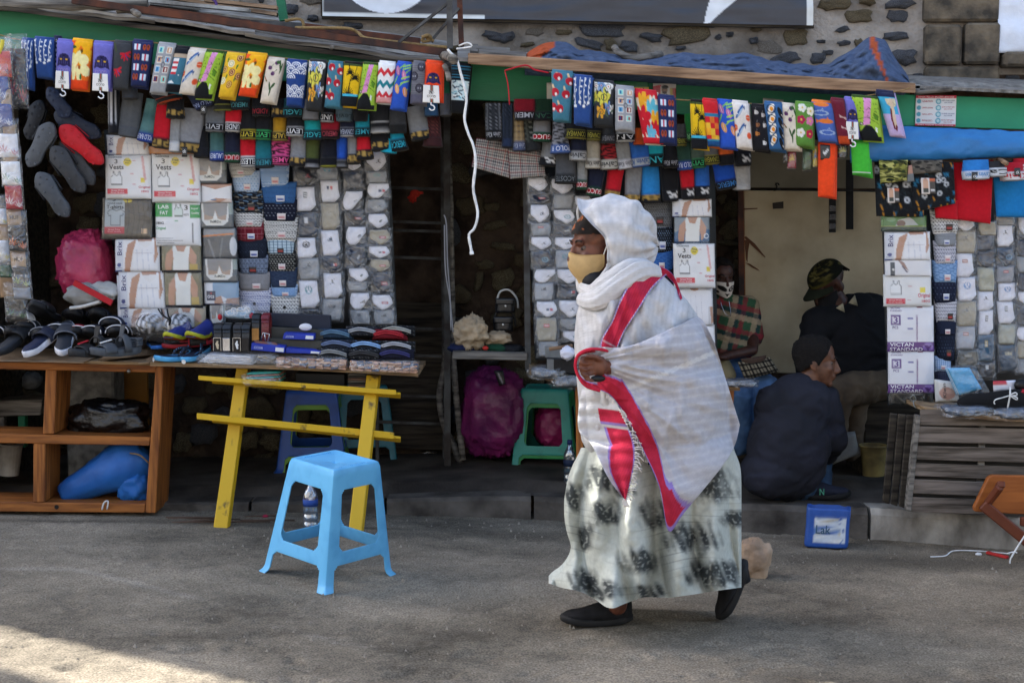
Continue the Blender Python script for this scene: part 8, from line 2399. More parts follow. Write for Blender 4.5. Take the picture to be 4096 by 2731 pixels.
for k in range(4):
 cx,cy=3960+k*22,1590-k*3
 a,b_=P(cx-135+20*k,cy+18,6.60+.02*k),P(cx+150,cy+6,6.62+.02*k)
 d=(b_-a).normalized();L_=(b_-a).length
 M=Matrix((Vector((-d.z,0,d.x)),d,Vector((0,-1,0)))).transposed().to_4x4();M.translation=a
 placed(lambda b:sole_shape(b,0,.012,L_,L_*.30),M).mk("insole",mat("black_felt","141416",rough=.9,bump=.2),ib,smooth=1)
b=MB()
b.tube(spline([P(4040,1548,6.57),P(4040,1580,6.55),P(4030,1632,6.57)],10),.004,n=6)
for pts in([(4040,1578),(4062,1570),(4068,1580),(4044,1582)],[(4040,1580),(4068,1590),(4066,1598),(4042,1584)],[(4036,1582),(4010,1590),(3982,1598),(3976,1610),(3980,1616)]):
 b.tube(spline([P(x,y,6.55)for x,y in pts],12),.003,n=5)
b.mk("string_bow",M_WHITESTR,ib,smooth=1)
fm=thing("face_mask_pack","pack of light blue face masks leaning behind the black insoles","mask pack",P(3880,1580,6.75))
for k in range(5):
 V,Fc,cols,S=slab(pq4((3788-k*2,1472),(3878,1470),(3928,1556),(3838-k*3,1580),6.78+.008*k),16,14,.012,base="5fb0dc"if k%2==0 else "d8e4ec",wr=.001,seed=k,prof=6)
 mk("mask",V,Fc,WOVEN,fm,cols=cols)
V,Fc,cols,S=slab(pq4((3778,1462),(3900,1462),(3970,1580),(3830,1600),6.77),16,14,.06,wr=.01,seed=3,prof=4);mk("clear_bag",V,Fc,FILM,fm)
V,Fc,cols,S=slab(pq4((3737,1516),(3830,1528),(3836,1604),(3742,1608),6.84),24,20,.03,Cv("d8d6d2",50,50).ell(.5,.6,.34,.3,"b98f80").ell(.62,.5,.2,.12,"c8a292").rect(0,0,.14,1,"c8c8c4"),wr=.002,seed=8)
o=mk("photo_packet",V,Fc,PACK,cols=cols,label="packet with pink photo lettered Klein beside the masks",cat="packet")
letter("Klein",S,(.3,.12,.44,.8),"55504c",o,rot90=True)
V,Fc,cols,S=slab(pq4((3972,1524),(4062,1520),(4070,1560),(3974,1566),6.7),14,10,.02,Cv("d8d8e0",30,20).rect(0,0,.6,.35,"b8303a"),wr=.002)
mk("white_packet",V,Fc,PACK,cols=cols,label="white packet with red corner behind the black insoles",cat="packet")
MB().ball(P(4090,1540,6.68),(.04,.03,.03),14,10).mk("black_pouch",M_BLACK,None,smooth=1,label="black round pouch at the right edge of the table",cat="pouch")
MB().ball(P(4092,1566,6.64),(.03,.02,.012),12,8).mk("red_patch",ink("b01c2a"),None,smooth=1,label="red cloth patch under the black pouch",cat="cloth")
b=MB()
b.tube(spline([P(3654,1578,6.8),P(3640,1592,6.8),P(3648,1606,6.8),P(3664,1598,6.8),P(3654,1578,6.8)],16),.003,n=5)
b.tube(spline([P(3652,1600,6.8),P(3660,1628,6.78),P(3686,1630,6.76),P(3690,1622,6.76)],12),.003,n=5)
b.mk("wire_hook",mat("dull_wire","8a8a84",rough=.4,metal=.8,bump=0),None,smooth=1,label="bent wire hook above the corner post of the crate",cat="hook")
# kerbside: blue canister, rock, broken chair, litter
can=thing("blue_canister","cut open blue plastic canister with torn white label at the kerb","canister",G(3305,2195))
g0=G(3216,2190);g1=G(3392,2202)
ex=(g1-g0);ex.z=0;ex=ex.normalized()
ey=Vector((-ex.y,ex.x,0))
W_c,D_c,H_c=(g1-g0).length,.10,.185
cv=Cv("27509a",60,60)
cv.rect(.2,.22,.92,.86,"c4ccd4")
rr=random.Random(9)
for k in range(50):
 cv.ell(.2+rr.random()*.72,.2+rr.random()*.68,rr.uniform(.02,.07),rr.uniform(.015,.05),rr.choice(["8a9cb4","27509a","dcdcd8","5a7ab0","b8b09a"]),rr.random()*3)
V,cols,Fc=[],[],[]
nu,nv=64,20
for j in range(nv):
 t=j/(nv-1)
 for i in range(nu):
  a=2*pi*i/nu
  sx=copysign(abs(cos(a))**.35,cos(a));sy=copysign(abs(sin(a))**.35,sin(a))
  k=1+.03*sin(t*9)*.3-.04*(t<.04)
  z=H_c*t+(.012*mno(Vector((sx*2,sy*2,3)))if j==nv-1 else 0)
  p=g0+ex*(W_c/2+sx*W_c/2*k)+ey*(D_c/2+sy*D_c/2*k)+Vector((0.01*t,0,z+.004))
  V.append(p)
  u=(sx+1)/2
  cols.append(cv.at(np.array(u),np.array(1-t))if sy<-.85 else np.array(L("27509a")))
for j in range(nv-1):
 for i in range(nu):
  Fc.append((j*nu+i,j*nu+(i+1)%nu,(j+1)*nu+(i+1)%nu,(j+1)*nu+i))
n0=len(V)
for j in(nv-1,1):
 for i in range(nu):
  p=V[j*nu+i].copy()
  ctr=g0+ex*W_c/2+ey*D_c/2
  q=Vector((ctr.x,ctr.y,p.z));p=q+(p-q)*.94
  V.append(p);cols.append(np.array(L("22468a")))
for i in range(nu):
 i2=(i+1)%nu
 Fc+=[((nv-1)*nu+i,(nv-1)*nu+i2,n0+i2,n0+i),(n0+i,n0+i2,n0+nu+i2,n0+nu+i)]
Fc+=[tuple(n0+nu+i for i in range(nu)),tuple(range(nu))[::-1]]
body=mk("body",V,Fc,printed("blue_poly",rough=.45,spec=.4,bump=.1),can,cols=np.array(cols))
Sc=lambda u,v,l=0:g0+ex*(W_c*u)+ey*(-.002-l)+Vector((.01*(1-v),0,H_c*(1-v)+.004))
letter("Lak",Sc,(.24,.42,.58,.64),"3a5a74",body)
V,Fc=blob(tuple(G(3030,2318)+Vector((0,.06,.075))),(.068,.06,.085),19,44,30,.28,1.6,.8,.05)
mk("rock",V,Fc,mat("pale_rough_rock","b39a80",rough=.95,scale=8,bump=.8,bscale=50,col2="8a7460",dist=.01),label="pale pinkish rock on the road behind the woman's raised foot",cat="rock")
ch=thing("broken_chair","overturned orange wooden chair part with a brown leg at the right edge","chair",G(4080,2170))
b=MB();b.prism([P(x,y,6.45)for x,y in((3974,1900),(4200,1906),(4200,2062),(3900,2046),(3896,2030),(3955,1908))],(0,.03,0));b.mk("seat_panel",mat("orange_varnished_wood","a8602a",rough=.5,scale=5,stretch=(.6,6,6),bump=.2,bscale=20,col2="87491d"),ch,bevel=.004)
for p,q,w_ in(((3930,2016),(4200,2240),.05),((3950,2012),(4000,1946),.03),((3996,1944),(4006,1936),.03),((4080,2084),(4300,2100),.04)):
 MB().bar(P(*p,6.42),P(*q,6.36),.035,w_,up=(0,0,1)).mk("leg"if w_==.05 else "rail",mat("brown_varnish","6a3520",rough=.5,scale=8,bump=.2),ch,bevel=.005)
b=MB();b.tube(spline([P(4128,2100,6.3),P(4080,2170,6.3),P(4044,2230,6.3),P(4040,2252,6.3)],12),.004,n=5).tube(spline([P(4030,2212,6.3),P(4056,2206,6.3),P(4068,2210,6.3)],6),.003,n=5)
b.mk("string_tie",M_WHITESTR,None,smooth=1,label="white string hanging from the broken chair",cat="string")
b=MB();b.tube(spline([G(3722,2226,.006),G(3780,2222,.006),G(3815,2202,.006),G(3900,2202,.006),G(3960,2206,.006),G(4040,2214,.006)],40),.003,n=5)
b.mk("loose_string",M_WHITESTR,None,smooth=1,label="thin white string lying on the road at the right kerb",cat="string")
MB().bar(G(3948,2208,.01),G(4030,2228,.01),.02,.012).mk("red_wrapper",ink("b02a28"),None,bevel=.002,label="small red and black wrapper lying at the right kerb",cat="wrapper")
for k,(x,y)in enumerate(((3914,2222),(1062,2070))):
 V,Fc=blob(tuple(G(x,y)+Vector((0,0,.008))),(.016,.012,.008),90+k,12,8,.3,2,1,.1)
 mk("paper_scrap",V,Fc,ink("d4d4d4")if k==0 else ink("a01c40"),label=["white paper scrap near the red wrapper","crumpled dark pink scrap on the gutter behind the stool"][k],cat="scrap")
for k in range(9):
 a=G(640+R.random()*420,2062+R.random()*26,.006)
 MB().tube([a,a+Vector((R.uniform(.05,.16),R.uniform(-.02,.02),.004)),a+Vector((R.uniform(.16,.28),R.uniform(-.03,.03),.002))],.0035,n=5).mk("dry_twig",ink("4a382c"),None,smooth=1,label="dry reddish twig lying in the gutter under the left table",cat="twig",group="dry twigs in the gutter")
rr=random.Random(12)
gb_=MB()
for k in range(900):
 x,y=rr.uniform(-2.2,2.2),rr.uniform(4.5,7.0)
 s=rr.uniform(.002,.007)*(1.5 if rr.random()<.08 else 1)
 c=Vector((x,y,gz(x)+s*.3))
 v=[c+Vector((rr.uniform(-s,s),rr.uniform(-s,s),rr.uniform(0,s)))for _ in range(4)]
 gb_.add([c+Vector((-s,0,-s*.5)),c+Vector((s*.6,-s*.8,-s*.5)),c+Vector((s*.5,s*.9,-s*.5)),c+Vector((0,0,s))],[(0,1,3),(1,2,3),(2,0,3),(0,2,1)])
gb_.mk("gravel",mat("gravel_grit","8a8378",rough=.95,scale=60,bump=0),None,kind="stuff")
bk=thing("bucket","old cream yellow bucket standing inside the middle stall","bucket",P(3490,1900,7.35))
c0,c1=P(3494,1900,7.35),P(3494,1782,7.35)
MB().tube([c0,c0 .lerp(c1,.93),c1],[.055,.068,.072],n=24,cap=False).mk("body",mat("cream_bucket","a89256",rough=.6,scale=9,bump=.2,col2="6a5a38"),bk,smooth=1)
MB().tube([Vector((c1 .x+.072*cos(a),c1 .y+.072*sin(a),c1 .z))for a in[6.283*i/20 for i in range(21)]],.005,n=6).mk("rim",mat("cream_bucket","a89256"),bk,smooth=1)
V,Fc,cols,S=slab(pq4((3306,1738),(3420,1724),(3438,1812),(3320,1862),7.35),18,14,.1,base="70716e",wr=.002,prof=6)
mk("grey_canister",V,Fc,mat("grey_canister_plastic","7c7d7a",rough=.5,scale=9,bump=.1),label="dull grey plastic canister beside the squatting man",cat="canister")
b=MB();b.box(P(3400,1500,7.9).x,P(3640,1500,7.9).x,7.55,7.95,gz(1.6)+.1,P(3400,1600,7.6).z);b.mk("dark_bench",M_WOODD,None,bevel=.006,label="dark low bench the man in the cap sits on",cat="bench")
b=MB();b.box(P(2850,1500,7.9).x,P(3110,1500,7.9).x,7.6,7.95,gz(1.1)+.1,P(2850,1560,7.7).z);b.mk("dark_seat_box",M_WOODD,None,bevel=.006,label="dark box the boy in plaid sits on",cat="box")
for k,(x0,x1,y0,y1,c)in enumerate(((3316,3344,772,930,"17181a"),(3384,3414,640,918,"17191e"))):
 px_box("hanging_belt",(x0,y0),(x1,y0),(x1,y1),(x0,y1),8.04,.006,mat("belt_dark_"+c,c,rough=.4,bump=.1),None)if False else None
 b=MB();b.prism([P(x,y,8.04)for x,y in((x0,y0),(x1,y0),(x1,y1),(x0,y1))],(0,.006,0))
 o=b.mk("hanging_belt",mat("belt_dark","17181b",rough=.4,bump=.1),None,bevel=.001,label=["black belt with steel clasp hanging on the beige partition","plain navy black belt hanging on the beige partition"][k],cat="belt",group="belts on the partition")
 if k==0:
  for yy in(834,868,905):
   MB().bar(P(3318,yy,8.03),P(3342,yy,8.03),.008,.03).mk("clasp",mat("buckle_steel","b4b4b8"),o)
MB().tube([P(2990,757,8.0),P(3300,762,8.0),P(3560,768,8.0)],.003,n=5).mk("wire_line",ink("1a1a1a"),None,smooth=1,label="dark wire stretched across the beige partition",cat="wire")
b=MB();b.tube(spline([P(3104,756,7.99),P(3108,745,7.99),P(3102,736,7.99),P(3112,734,7.99),P(3116,742,7.99)],10),.004,n=6).bar(P(3094,760,7.99),P(3122,756,7.99),.008,.014)
b.mk("black_hook",ink("141414"),None,smooth=1,label="small black hanger hook on the wire of the partition",cat="hook")
# people
def head_prims(c,yaw,nod=0,s=1.0,ears=True,chin=True):
 M=Matrix.Rotation(radians(yaw),3,'Z')@Matrix.Rotation(radians(nod),3,'X')
 def w(x,y,z):return Vector(c)+(M@Vector((x,y,z)))*s
 def e(x,y,z,rx,ry,rz):return('e',w(x,y,z),(rx*s,ry*s,rz*s),M)
 def cp(a,b,ra,rb):return('c',w(*a),w(*b),ra*s,rb*s)
 pr=[e(0,.012,.042,.074,.096,.078),e(0,-.022,-.025,.060,.072,.088),e(0,-.044,-.078,.040,.042,.034),e(0,-.078,-.098,.020,.016,.016),cp((0,-.092,.012),(0,-.113,-.030),.008,.011),e(0,-.104,-.036,.019,.014,.010),cp((-.034,-.079,.025),(.034,-.079,.025),.012,.012),e(-.036,-.064,-.024,.017,.020,.016),e(.036,-.064,-.024,.017,.020,.016),e(0,-.092,-.058,.024,.014,.007),e(0,-.090,-.070,.021,.014,.008)]
 if ears:
  for sx in(-1,1):
   pr+=[e(sx*.073,.012,-.008,.008,.020,.030),e(sx*.072,.006,-.030,.008,.010,.012)]
 return pr,M,w
def eyes(o,w,s=1.0,iris="1c120e",white="5c4e46"):
 for sx in(-1,1):
  b=MB().ball(w(sx*.031,-.0675,.004),.0112*s,12,8)
  b.mk("eyeball",ink(white,.3),o,smooth=1)
  MB().ball(w(sx*.031,-.0735,.003),.0075*s,10,6).mk("iris",ink(iris,.3),o,smooth=1)
  MB().tube(spline([w(sx*.014,-.088,.026),w(sx*.030,-.092,.033),w(sx*.048,-.080,.028)],8),.0032*s,n=6).mk("eyebrow",ink("120d0b"),o,smooth=1)
M_SKINW=mat("warm_brown_skin","6e4230",rough=.5,scale=30,bump=.12,bscale=200,col2="4c2b20",spec=.4)
M_SKIND=mat("deep_brown_skin","4e2f24",rough=.5,scale=30,bump=.12,bscale=200,col2="361f19",spec=.4)
M_SKINM=mat("mid_brown_skin","6f4a36",rough=.5,scale=30,bump=.12,bscale=200,col2="513325",spec=.4)
M_HAIR=mat("short_black_hair","17120f",rough=.95,scale=90,bump=1.0,bscale=170,col2="0b0908",dist=.006)
def hair(w,o):
 V,Fc=[],[]
 nu,nv=60,26
 for j in range(nv):
  t=j/(nv-1)
  for i in range(nu):
   a=2*pi*i/nu
   s_=sin(a)
   zl=.088-.10*min(1,max(0,(s_+.93)/.62))**1.4 if s_<-.31 else-.012-.05*max(0,s_)**.7
   zl+=.006*mno(Vector((a*3,1,2)))
   if zl>.046:th=t*acos((zl-.046)/.083);z=.046+.083*cos(th);r=sin(th)
   elif t<.6:th=t/.6*1.57;z=.046+.083*cos(th);r=sin(th)
   else:z=.046+(zl-.046)*(t-.6)/.4;r=1-.5*max(0,(.02-z))/.1*max(0,s_)
   k=1+.06*mno(Vector((cos(a)*8,s_*8,z*90)))+.05*mno(Vector((cos(a)*25,s_*25,z*260)))
   if t>.92:k-=(t-.92)*1.2
   V.append(w(cos(a)*r*.080*k,.014+s_*r*.101*k,z*(1+.4*(k-1))))
 for j in range(nv-1):
  for i in range(nu):
   Fc.append((j*nu+i,(j+1)*nu+i,(j+1)*nu+(i+1)%nu,j*nu+(i+1)%nu))
 mk("hair",V,Fc,M_HAIR,o)
 # the walking woman
YW=5.2
def Wp(px,py,dy=0.0):
 return P(px,py,YW+dy)
hc=Wp(2396,985,0)
hp,HM,hw=head_prims(hc,-70,8,1.06)
prims=hp+[('c',Wp(2425,1050),Wp(2490,1160),.055,.06),('c',Wp(2560,1235,-.09),Wp(2470,1235,.12),.075,.075),('e',Wp(2560,1380),(.15,.17,.24),None),('e',Wp(2620,1700),(.17,.18,.18),None),('c',Wp(2580,1450),Wp(2610,1650),.15,.15),('c',Wp(2560,1240,-.11),Wp(2640,1450,-.13),.05,.042),('c',Wp(2640,1450,-.13),Wp(2500,1466,-.20),.04,.032),('c',Wp(2500,1466,-.20),Wp(2432,1468,-.262),.032,.027),('c',Wp(2450,1240,.17),Wp(2470,1480,.2),.052,.042),('c',Wp(2470,1480,.2),Wp(2420,1560,.02),.04,.028),('c',Wp(2585,1780,-.06),Wp(2480,2090,-.05),.095,.065),('c',Wp(2480,2090,-.05),Wp(2470,2420,-.03),.06,.036),('c',Wp(2650,1780,.07),Wp(2730,2110,.07),.095,.065),('c',Wp(2730,2110,.07),Wp(2952,2310,.08),.06,.036)]
hand=[]
hand.append(('e',Wp(2398,1464,-.285),(.030,.020,.036),None))
for k,(ky,x1,y1,x2,y2)in enumerate(((1430,2330,1430,2314,1450),(1451,2322,1453,2312,1474),(1472,2324,1477,2320,1497),(1492,2334,1499,2338,1517))):
 a=Wp(2374,ky,-.292);b_=Wp(x1,y1,-.312+.004*k);c_=Wp(x2+10,y2,-.318+.004*k);d_=Wp(x2+34,y2+6,-.308)
 hand+=[('c',a,b_,.0076,.0070),('c',b_,c_,.0070,.0066),('c',c_,d_,.0066,.006)]
hand+=[('c',Wp(2412,1444,-.29),Wp(2382,1428,-.312),.0105,.0095),('c',Wp(2382,1428,-.312),Wp(2352,1424,-.322),.0092,.0078)]
woman=remeshed("person",prims+hand,.004,M_SKINW,smooth_it=4,label="woman in white shawl with red bands, beige mask and printed skirt striding left",cat="person")
eyes(woman,hw,1.06)
cv=Cv("15110f",160,80)
for(cx,cy,r)in((.36,.62,.075),(.52,.45,.06),(.24,.45,.05),(.64,.66,.06),(.45,.2,.05),(.14,.7,.05),(.78,.5,.05)):
 pts=[]
 for i in range(40):
  t=i/39*4.2*pi/2
  rr_=r*(1-i/46)
  pts.append((cx+rr_*cos(t),cy+2.0*rr_*sin(t)))
 cv.line(pts,.022,"b0673c",.5)
rr=random.Random(3)
for k in range(160):
 cv.ell(rr.random(),rr.random(),.006,.012,rr.choice(["15110f","a5603a","7a4428"]))
V,cols,Fc=[],[],[]
nu,nv=90,30
for j in range(nv):
 t=j/(nv-1)
 for i in range(nu):
  a=2*pi*i/nu
  lo=1.48+.10*cos(a+pi/2)*0
  th=t*(1.50-.16*max(0,-sin(a)))
  d=Vector((sin(th)*cos(a),sin(th)*sin(a),cos(th)))
  k=1+.012*sin(a*9+t*6)
  V.append(hw(d.x*.083*k,.012+d.y*.106*k,.034+d.z*.092*k))
  cols.append(cv.at(np.array((i/nu*2.0)%1.0),np.array(1-t*.98)))
for j in range(nv-1):
 for i in range(nu):
  Fc.append((j*nu+i,(j+1)*nu+i,(j+1)*nu+(i+1)%nu,j*nu+(i+1)%nu))
mk("headscarf",V,Fc,KNIT,woman,cols=np.array(cols))
V,Fc=[],[]
nu,nv=30,16
for s in(0,1):
 for j in range(nv):
  t=j/(nv-1)
  for i in range(nu):
   u=-1+2*i/(nu-1)
   a=u*radians(82)
   ztop=-.012-.012*abs(u)+.010*exp(-(u/.2)**2)
   zbot=-.116+.05*abs(u)**2.2
   z=ztop+(zbot-ztop)*t
   bul=.016*sin(pi*min(1,t*1.15))*(1-u*u)
   nose=.014*exp(-(u/.28)**2)*(1-t)**.8
   rx=.071-.016*t*t;ry=.096+nose+bul-.008*t*t
   k=.985 if s else 1.0
   V.append(hw(sin(a)*rx*k*1.04,-cos(a)*ry*k-.002,z))
N=nu*nv
for j in range(nv-1):
 for i in range(nu-1):
  a=j*nu+i
  Fc+=[(a,a+1,a+nu+1,a+nu),(N+a,N+a+nu,N+a+nu+1,N+a+1)]
edge=list(range(nu))+[j*nu+nu-1 for j in range(1,nv)]+[(nv-1)*nu+i for i in range(nu-2,-1,-1)]+[j*nu for j in range(nv-2,0,-1)]
for a,b_ in zip(edge,edge[1:]+edge[:1]):Fc.append((a,b_,N+b_,N+a))
fmk=mk("face_mask",V,Fc,mat("beige_cotton_mask","b89b6c",rough=.9,scale=40,bump=.3,bscale=400,var=.1),woman)
b=MB()
for sx in(-1,1):
 b.tube(spline([hw(sx*.070,-.018,-.028),hw(sx*.082,.000,.012),hw(sx*.084,.018,.022),hw(sx*.082,.022,-.03),hw(sx*.070,-.012,-.062)],20),.0024,n=6)
b.mk("ear_loop",ink("d8d4cc"),fmk,smooth=1)
def gauze():
 m=printed("white_gauze",rough=.95,spec=.1,bump=.5,bscale=380,var=.10,trans=.16)
 nt=m.node_tree
 b_=nt.nodes["Principled BSDF"]
 tc=[n for n in nt.nodes if n.type=='TEX_COORD'][0]
 bp=[n for n in nt.nodes if n.type=='BUMP'][0]
 wv=nt.nodes.new("ShaderNodeTexWave")
 wv.bands_direction='Z'
 wv.inputs["Scale"].default_value=60
 wv.inputs["Distortion"].default_value=5
 wv.inputs["Detail"].default_value=3
 wv.inputs["Detail Scale"].default_value=1.5
 nt.links.new(tc.outputs["Object"],wv.inputs["Vector"])
 b2=nt.nodes.new("ShaderNodeBump")
 b2 .inputs["Strength"].default_value=.4
 b2 .inputs["Distance"].default_value=.002
 nt.links.new(wv.outputs["Fac"],b2 .inputs["Height"])
 nt.links.new(bp.outputs[0],b2 .inputs["Normal"])
 nt.links.new(b2 .outputs[0],b_.inputs["Normal"])
 return m
GAUZE=gauze()
WH=np.array(L("d4d4d6"));WH2=np.array(L("bcbcc4"));RDS=np.array(L("bf3049"));RD2=np.array(L("9f1d36"));LIL=np.array(L("9a84c8"))
rows=[(1062,2452,2606,.085,.10),(1085,2436,2632,.115,.12),(1120,2400,2672,.15,.15),(1160,2352,2710,.18,.18),(1200,2324,2748,.20,.20),(1255,2306,2786,.215,.21),(1320,2299,2822,.225,.22),(1380,2297,2852,.23,.22),(1450,2300,2882,.235,.22),(1533,2308,2908,.235,.22),(1600,2314,2912,.235,.22),(1660,2316,2922,.23,.22),(1710,2318,2930,.225,.21),(1760,2326,2918,.22,.2),(1800,2346,2896,.215,.2),(1850,2380,2860,.20,.19)]
ry_=[r[0]for r in rows]
def rowat(y):
 return tuple(float(np.interp(y,ry_,[r[k]for r in rows]))for k in(1,2,3,4))
def fold(x,y):
 """hanging folds of the body of the shawl, metres towards the camera"""
 f=.014*sin((x-2300+.55*(y-1200))*.042+1.3*sin(y*.006))*min(1,max(0,(y-1080)/160))
 f+=.008*sin((x*.9-y*.35)*.09+2*mno(Vector((x*.006,y*.006,1))))
 f+=.012*(.5-1.6*abs(mno(Vector((x*.022+y*.006,y*.0035,5)))))
 f+=.006*mno(Vector((x*.035,y*.03,9)))
 return f
def front(x,y):
 xl,xr,df,db=rowat(y)
 u=min(1,max(0,(x-xl)/(xr-xl)))
 return df*max(0.0,1-abs(2*u-1)**2.1)**.5
V,cols,Fc=[],[],[]
nth,nrow=220,130
ys=np.linspace(1062,1850,nrow)
for y in ys:
 xl,xr,df,db=rowat(y)
 for i in range(nth):
  a=2*pi*i/nth
  cx,rx=(xl+xr)/2,(xr-xl)/2
  ca,sa=cos(a),sin(a)
  x=cx+rx*copysign(abs(ca)**.9,ca)
  dy=-(df if sa>0 else db)*copysign(abs(sa)**.85,sa)
  if sa>0:
   dy-=fold(x,y)*min(1,sa*3)
  else:
   dy+=fold(x+300,y)*min(1,-sa*3)
  V.append(Wp(x,y,dy))
  w_=WH*(.96-.09*(.5+.5*sin(x*.30+14*mno(Vector((x*.004,y*.003,3)))))**4)
  cols.append(w_)
for j in range(nrow-1):
 for i in range(nth):
  Fc.append((j*nth+i,(j+1)*nth+i,(j+1)*nth+(i+1)%nth,j*nth+(i+1)%nth))
shawl=mk("shawl",V,Fc,GAUZE,woman,cols=np.array(cols))
def curve(pts,n):
 return spline([Vector((x,y,0))for x,y in pts],n)
tt=[0,.12,.25,.42,.58,.72,.86,.94,1.0]
sxl=[2330,2290,2268,2254,2262,2292,2262,2220,2184]
sxr=[2930,2962,2966,2966,2966,2966,2966,2966,2966]
sdf=[.17,.19,.20,.21,.22,.22,.22,.22,.22]
def skfront(x,y):
 t=(y-1790)/600
 if t<0:return max(0,skfront(x,1790)+t*.7)
 xl,xr,df=(float(np.interp(t,tt,q))for q in(sxl,sxr,sdf))
 u=min(1,abs((x-(xl+xr)/2)/((xr-xl)/2)))**(1/.85)
 return df*(1-u*u)**.4+.05
def ruled(name,A,B,nu,nv,lift,colfn,th=.004,foldk=1.0,depfn=None,cols_mat=None):
 """cloth sheet between two pixel curves, lying on the body with some lift; u runs A->B, v along the curves"""
 ca,cb=curve(A,nv),curve(B,nv)
 V,C=[],[]
 for j in range(nv):
  for i in range(nu):
   u,v=i/(nu-1),j/(nv-1)
   p=ca[j].lerp(cb[j],u)
   d=depfn(p.x,p.y,u,v)if depfn else-(front(p.x,p.y)+lift(u,v)+foldk*fold(p.x,p.y))
   V.append(Wp(p.x,p.y,d));C.append(colfn(u,v,p.x,p.y))
 n=len(V)
 for k in range(n):
  q=V[k].copy();q.y+=th;V.append(q);C.append(C[k])
 Fc=[]
 for j in range(nv-1):
  for i in range(nu-1):
   a=j*nu+i
   Fc+=[(a,a+nu,a+nu+1,a+1),(n+a,n+a+1,n+a+nu+1,n+a+nu)]
 e=list(range(nu))+[j*nu+nu-1 for j in range(1,nv)]+[(nv-1)*nu+i for i in range(nu-2,-1,-1)]+[j*nu for j in range(nv-2,0,-1)]
 for a,b_ in zip(e,e[1:]+e[:1]):Fc.append((a,b_,n+b_,n+a))
 return mk(name,V,Fc,cols_mat or GAUZE,shawl,cols=np.array(C))
def redtone(x,y):
 return RDS*(1+.14*mno(Vector((x*.05,y*.02,4)))+.10*sin(x*.6+y*.25))
def c_band(u,v,x,y):
 if u<.06 or u>.95:return LIL if(int(y/6)%2 or u<.03 or u>.97)else WH
 if.80<v<.83:return redtone(x,y)*.6+WH*.4
 return redtone(x,y)
ruled("red_band",[(2572,1066),(2523,1123),(2477,1209),(2448,1284),(2408,1353),(2400,1402)],[(2668,1098),(2612,1150),(2556,1236),(2500,1322),(2472,1388),(2464,1412)],24,70,lambda u,v:.024+.012*sin(pi*u),c_band)
ruled("red_band",[(2576,1066),(2640,1066),(2690,1096),(2716,1150),(2730,1192)],[(2668,1100),(2672,1108),(2700,1140),(2712,1176),(2722,1200)],12,36,lambda u,v:.024,c_band)
T_=[(2303,1430),(2335,1402),(2391,1388),(2471,1390),(2552,1373),(2638,1335),(2724,1296),(2800,1272),(2858,1370)]
B_=[(2306,1486),(2345,1542),(2440,1580),(2512,1680),(2578,1812),(2640,1957),(2674,2122),(2740,2046),(2916,1826),(2960,1700)]
DLEN=[(a-b_).length for a,b_ in zip(curve(T_,100),curve(B_,100))]
def c_drape(u,v,x,y):
 w=.26 if v>.28 else.10+.5*max(0,v-.12)
 ln=1-u
 if v<.80:
  ww=min(.8,(96+100*min(1,max(0,(v-.24)*8)))/max(96,DLEN[int(v*99)]))if v>.17 else.16
  ww*=min(1,max(0,(.80-v)*10))
  if ln<ww:
   if ln>ww-.035 or ln<.025:return LIL
   return redtone(x,y)
  if v<.22 and u<.10:return redtone(x,y)
 if abs((y-1535)+.42*(x-2560))<9 and x>2440:return WH*1.06
 st=.5+.5*sin((y+.18*x+30*mno(Vector((x*.004,y*.004,0))))*.19)
 return WH2*(1-.6*st**5)+WH*.6*st**5
def lift_drape(u,v):
 return.05+.022*exp(-(u/.10)**2)+.018*exp(-((v-.02)/.10)**2)-.02*u*v
def dep_drape(x,y,u,v):
 yy=min(y,1760)
 xl,xr,df,db=rowat(yy)
 f=max(front(min(max(x,xl+14),xr-6),yy)+.7*max(0,fold(x,yy)),skfront(x,y)+.004)
 hang=max(0,(y-1760)/360)
 rid=.012*sin((y*.8+x*.35)*.022+3*u)*min(1,max(0,(v-.12)*4))
 rid+=.012*(.5-1.7*abs(mno(Vector((hypot(x-2330,y-1450)*.0035,atan2(y-1450,x-2330)*9,2)))))
 rid+=.004*sin((y-.25*x)*.055+2.2*mno(Vector((x*.004,y*.004,7))))
 ra=hypot(x-2330,y-1450)
 th_=atan2(y-1450,x-2330)
 rid+=.022*(abs(sin(th_*7.5+.8*mno(Vector((ra*.004,th_,3)))))-.6)*min(1,ra/260)*min(1,max(0,(1-u)*5))
 g=.040*(1-min(1,max(0,(x-2330)/200)))*(1 if y<1600 else 0)
 return-(f+lift_drape(u,v)+rid+g*.8-.03*hang)
ruled("forearm_drape",T_,B_,110,120,None,c_drape,depfn=dep_drape,th=.005)
def c_tail(u,v,x,y):
 if v>.32 and u>.50-.3*min(1,max(0,(v-.5)*4)):
  if u<.55-.3*min(1,max(0,(v-.5)*4))or u>.96:return LIL
  return redtone(x,y)
 if.16<v<.3 and.45<u<.98:return redtone(x,y)if v<.28 else LIL
 st=.5+.5*sin(y*.24+.5*sin(x*.02))
 return WH*(1-.10*st)
def dep_tail(x,y,u,v):
 yy=min(y,1760)
 xl,xr,df,db=rowat(yy)
 f=front(min(max(x,xl+30),xr),yy)
 f=max(f,skfront(x,y))
 return-(f+.035+.03*v+.016*sin(u*7+v*3)+.005*sin(y*.12))
ruled("hanging_end",[(2330,1545),(2314,1640),(2317,1724),(2366,1778),(2434,1912),(2496,1996)],[(2455,1590),(2492,1660),(2534,1760),(2540,1842),(2524,1920),(2504,2000)],60,90,None,c_tail,depfn=dep_tail)
b=MB()
rr=random.Random(5)
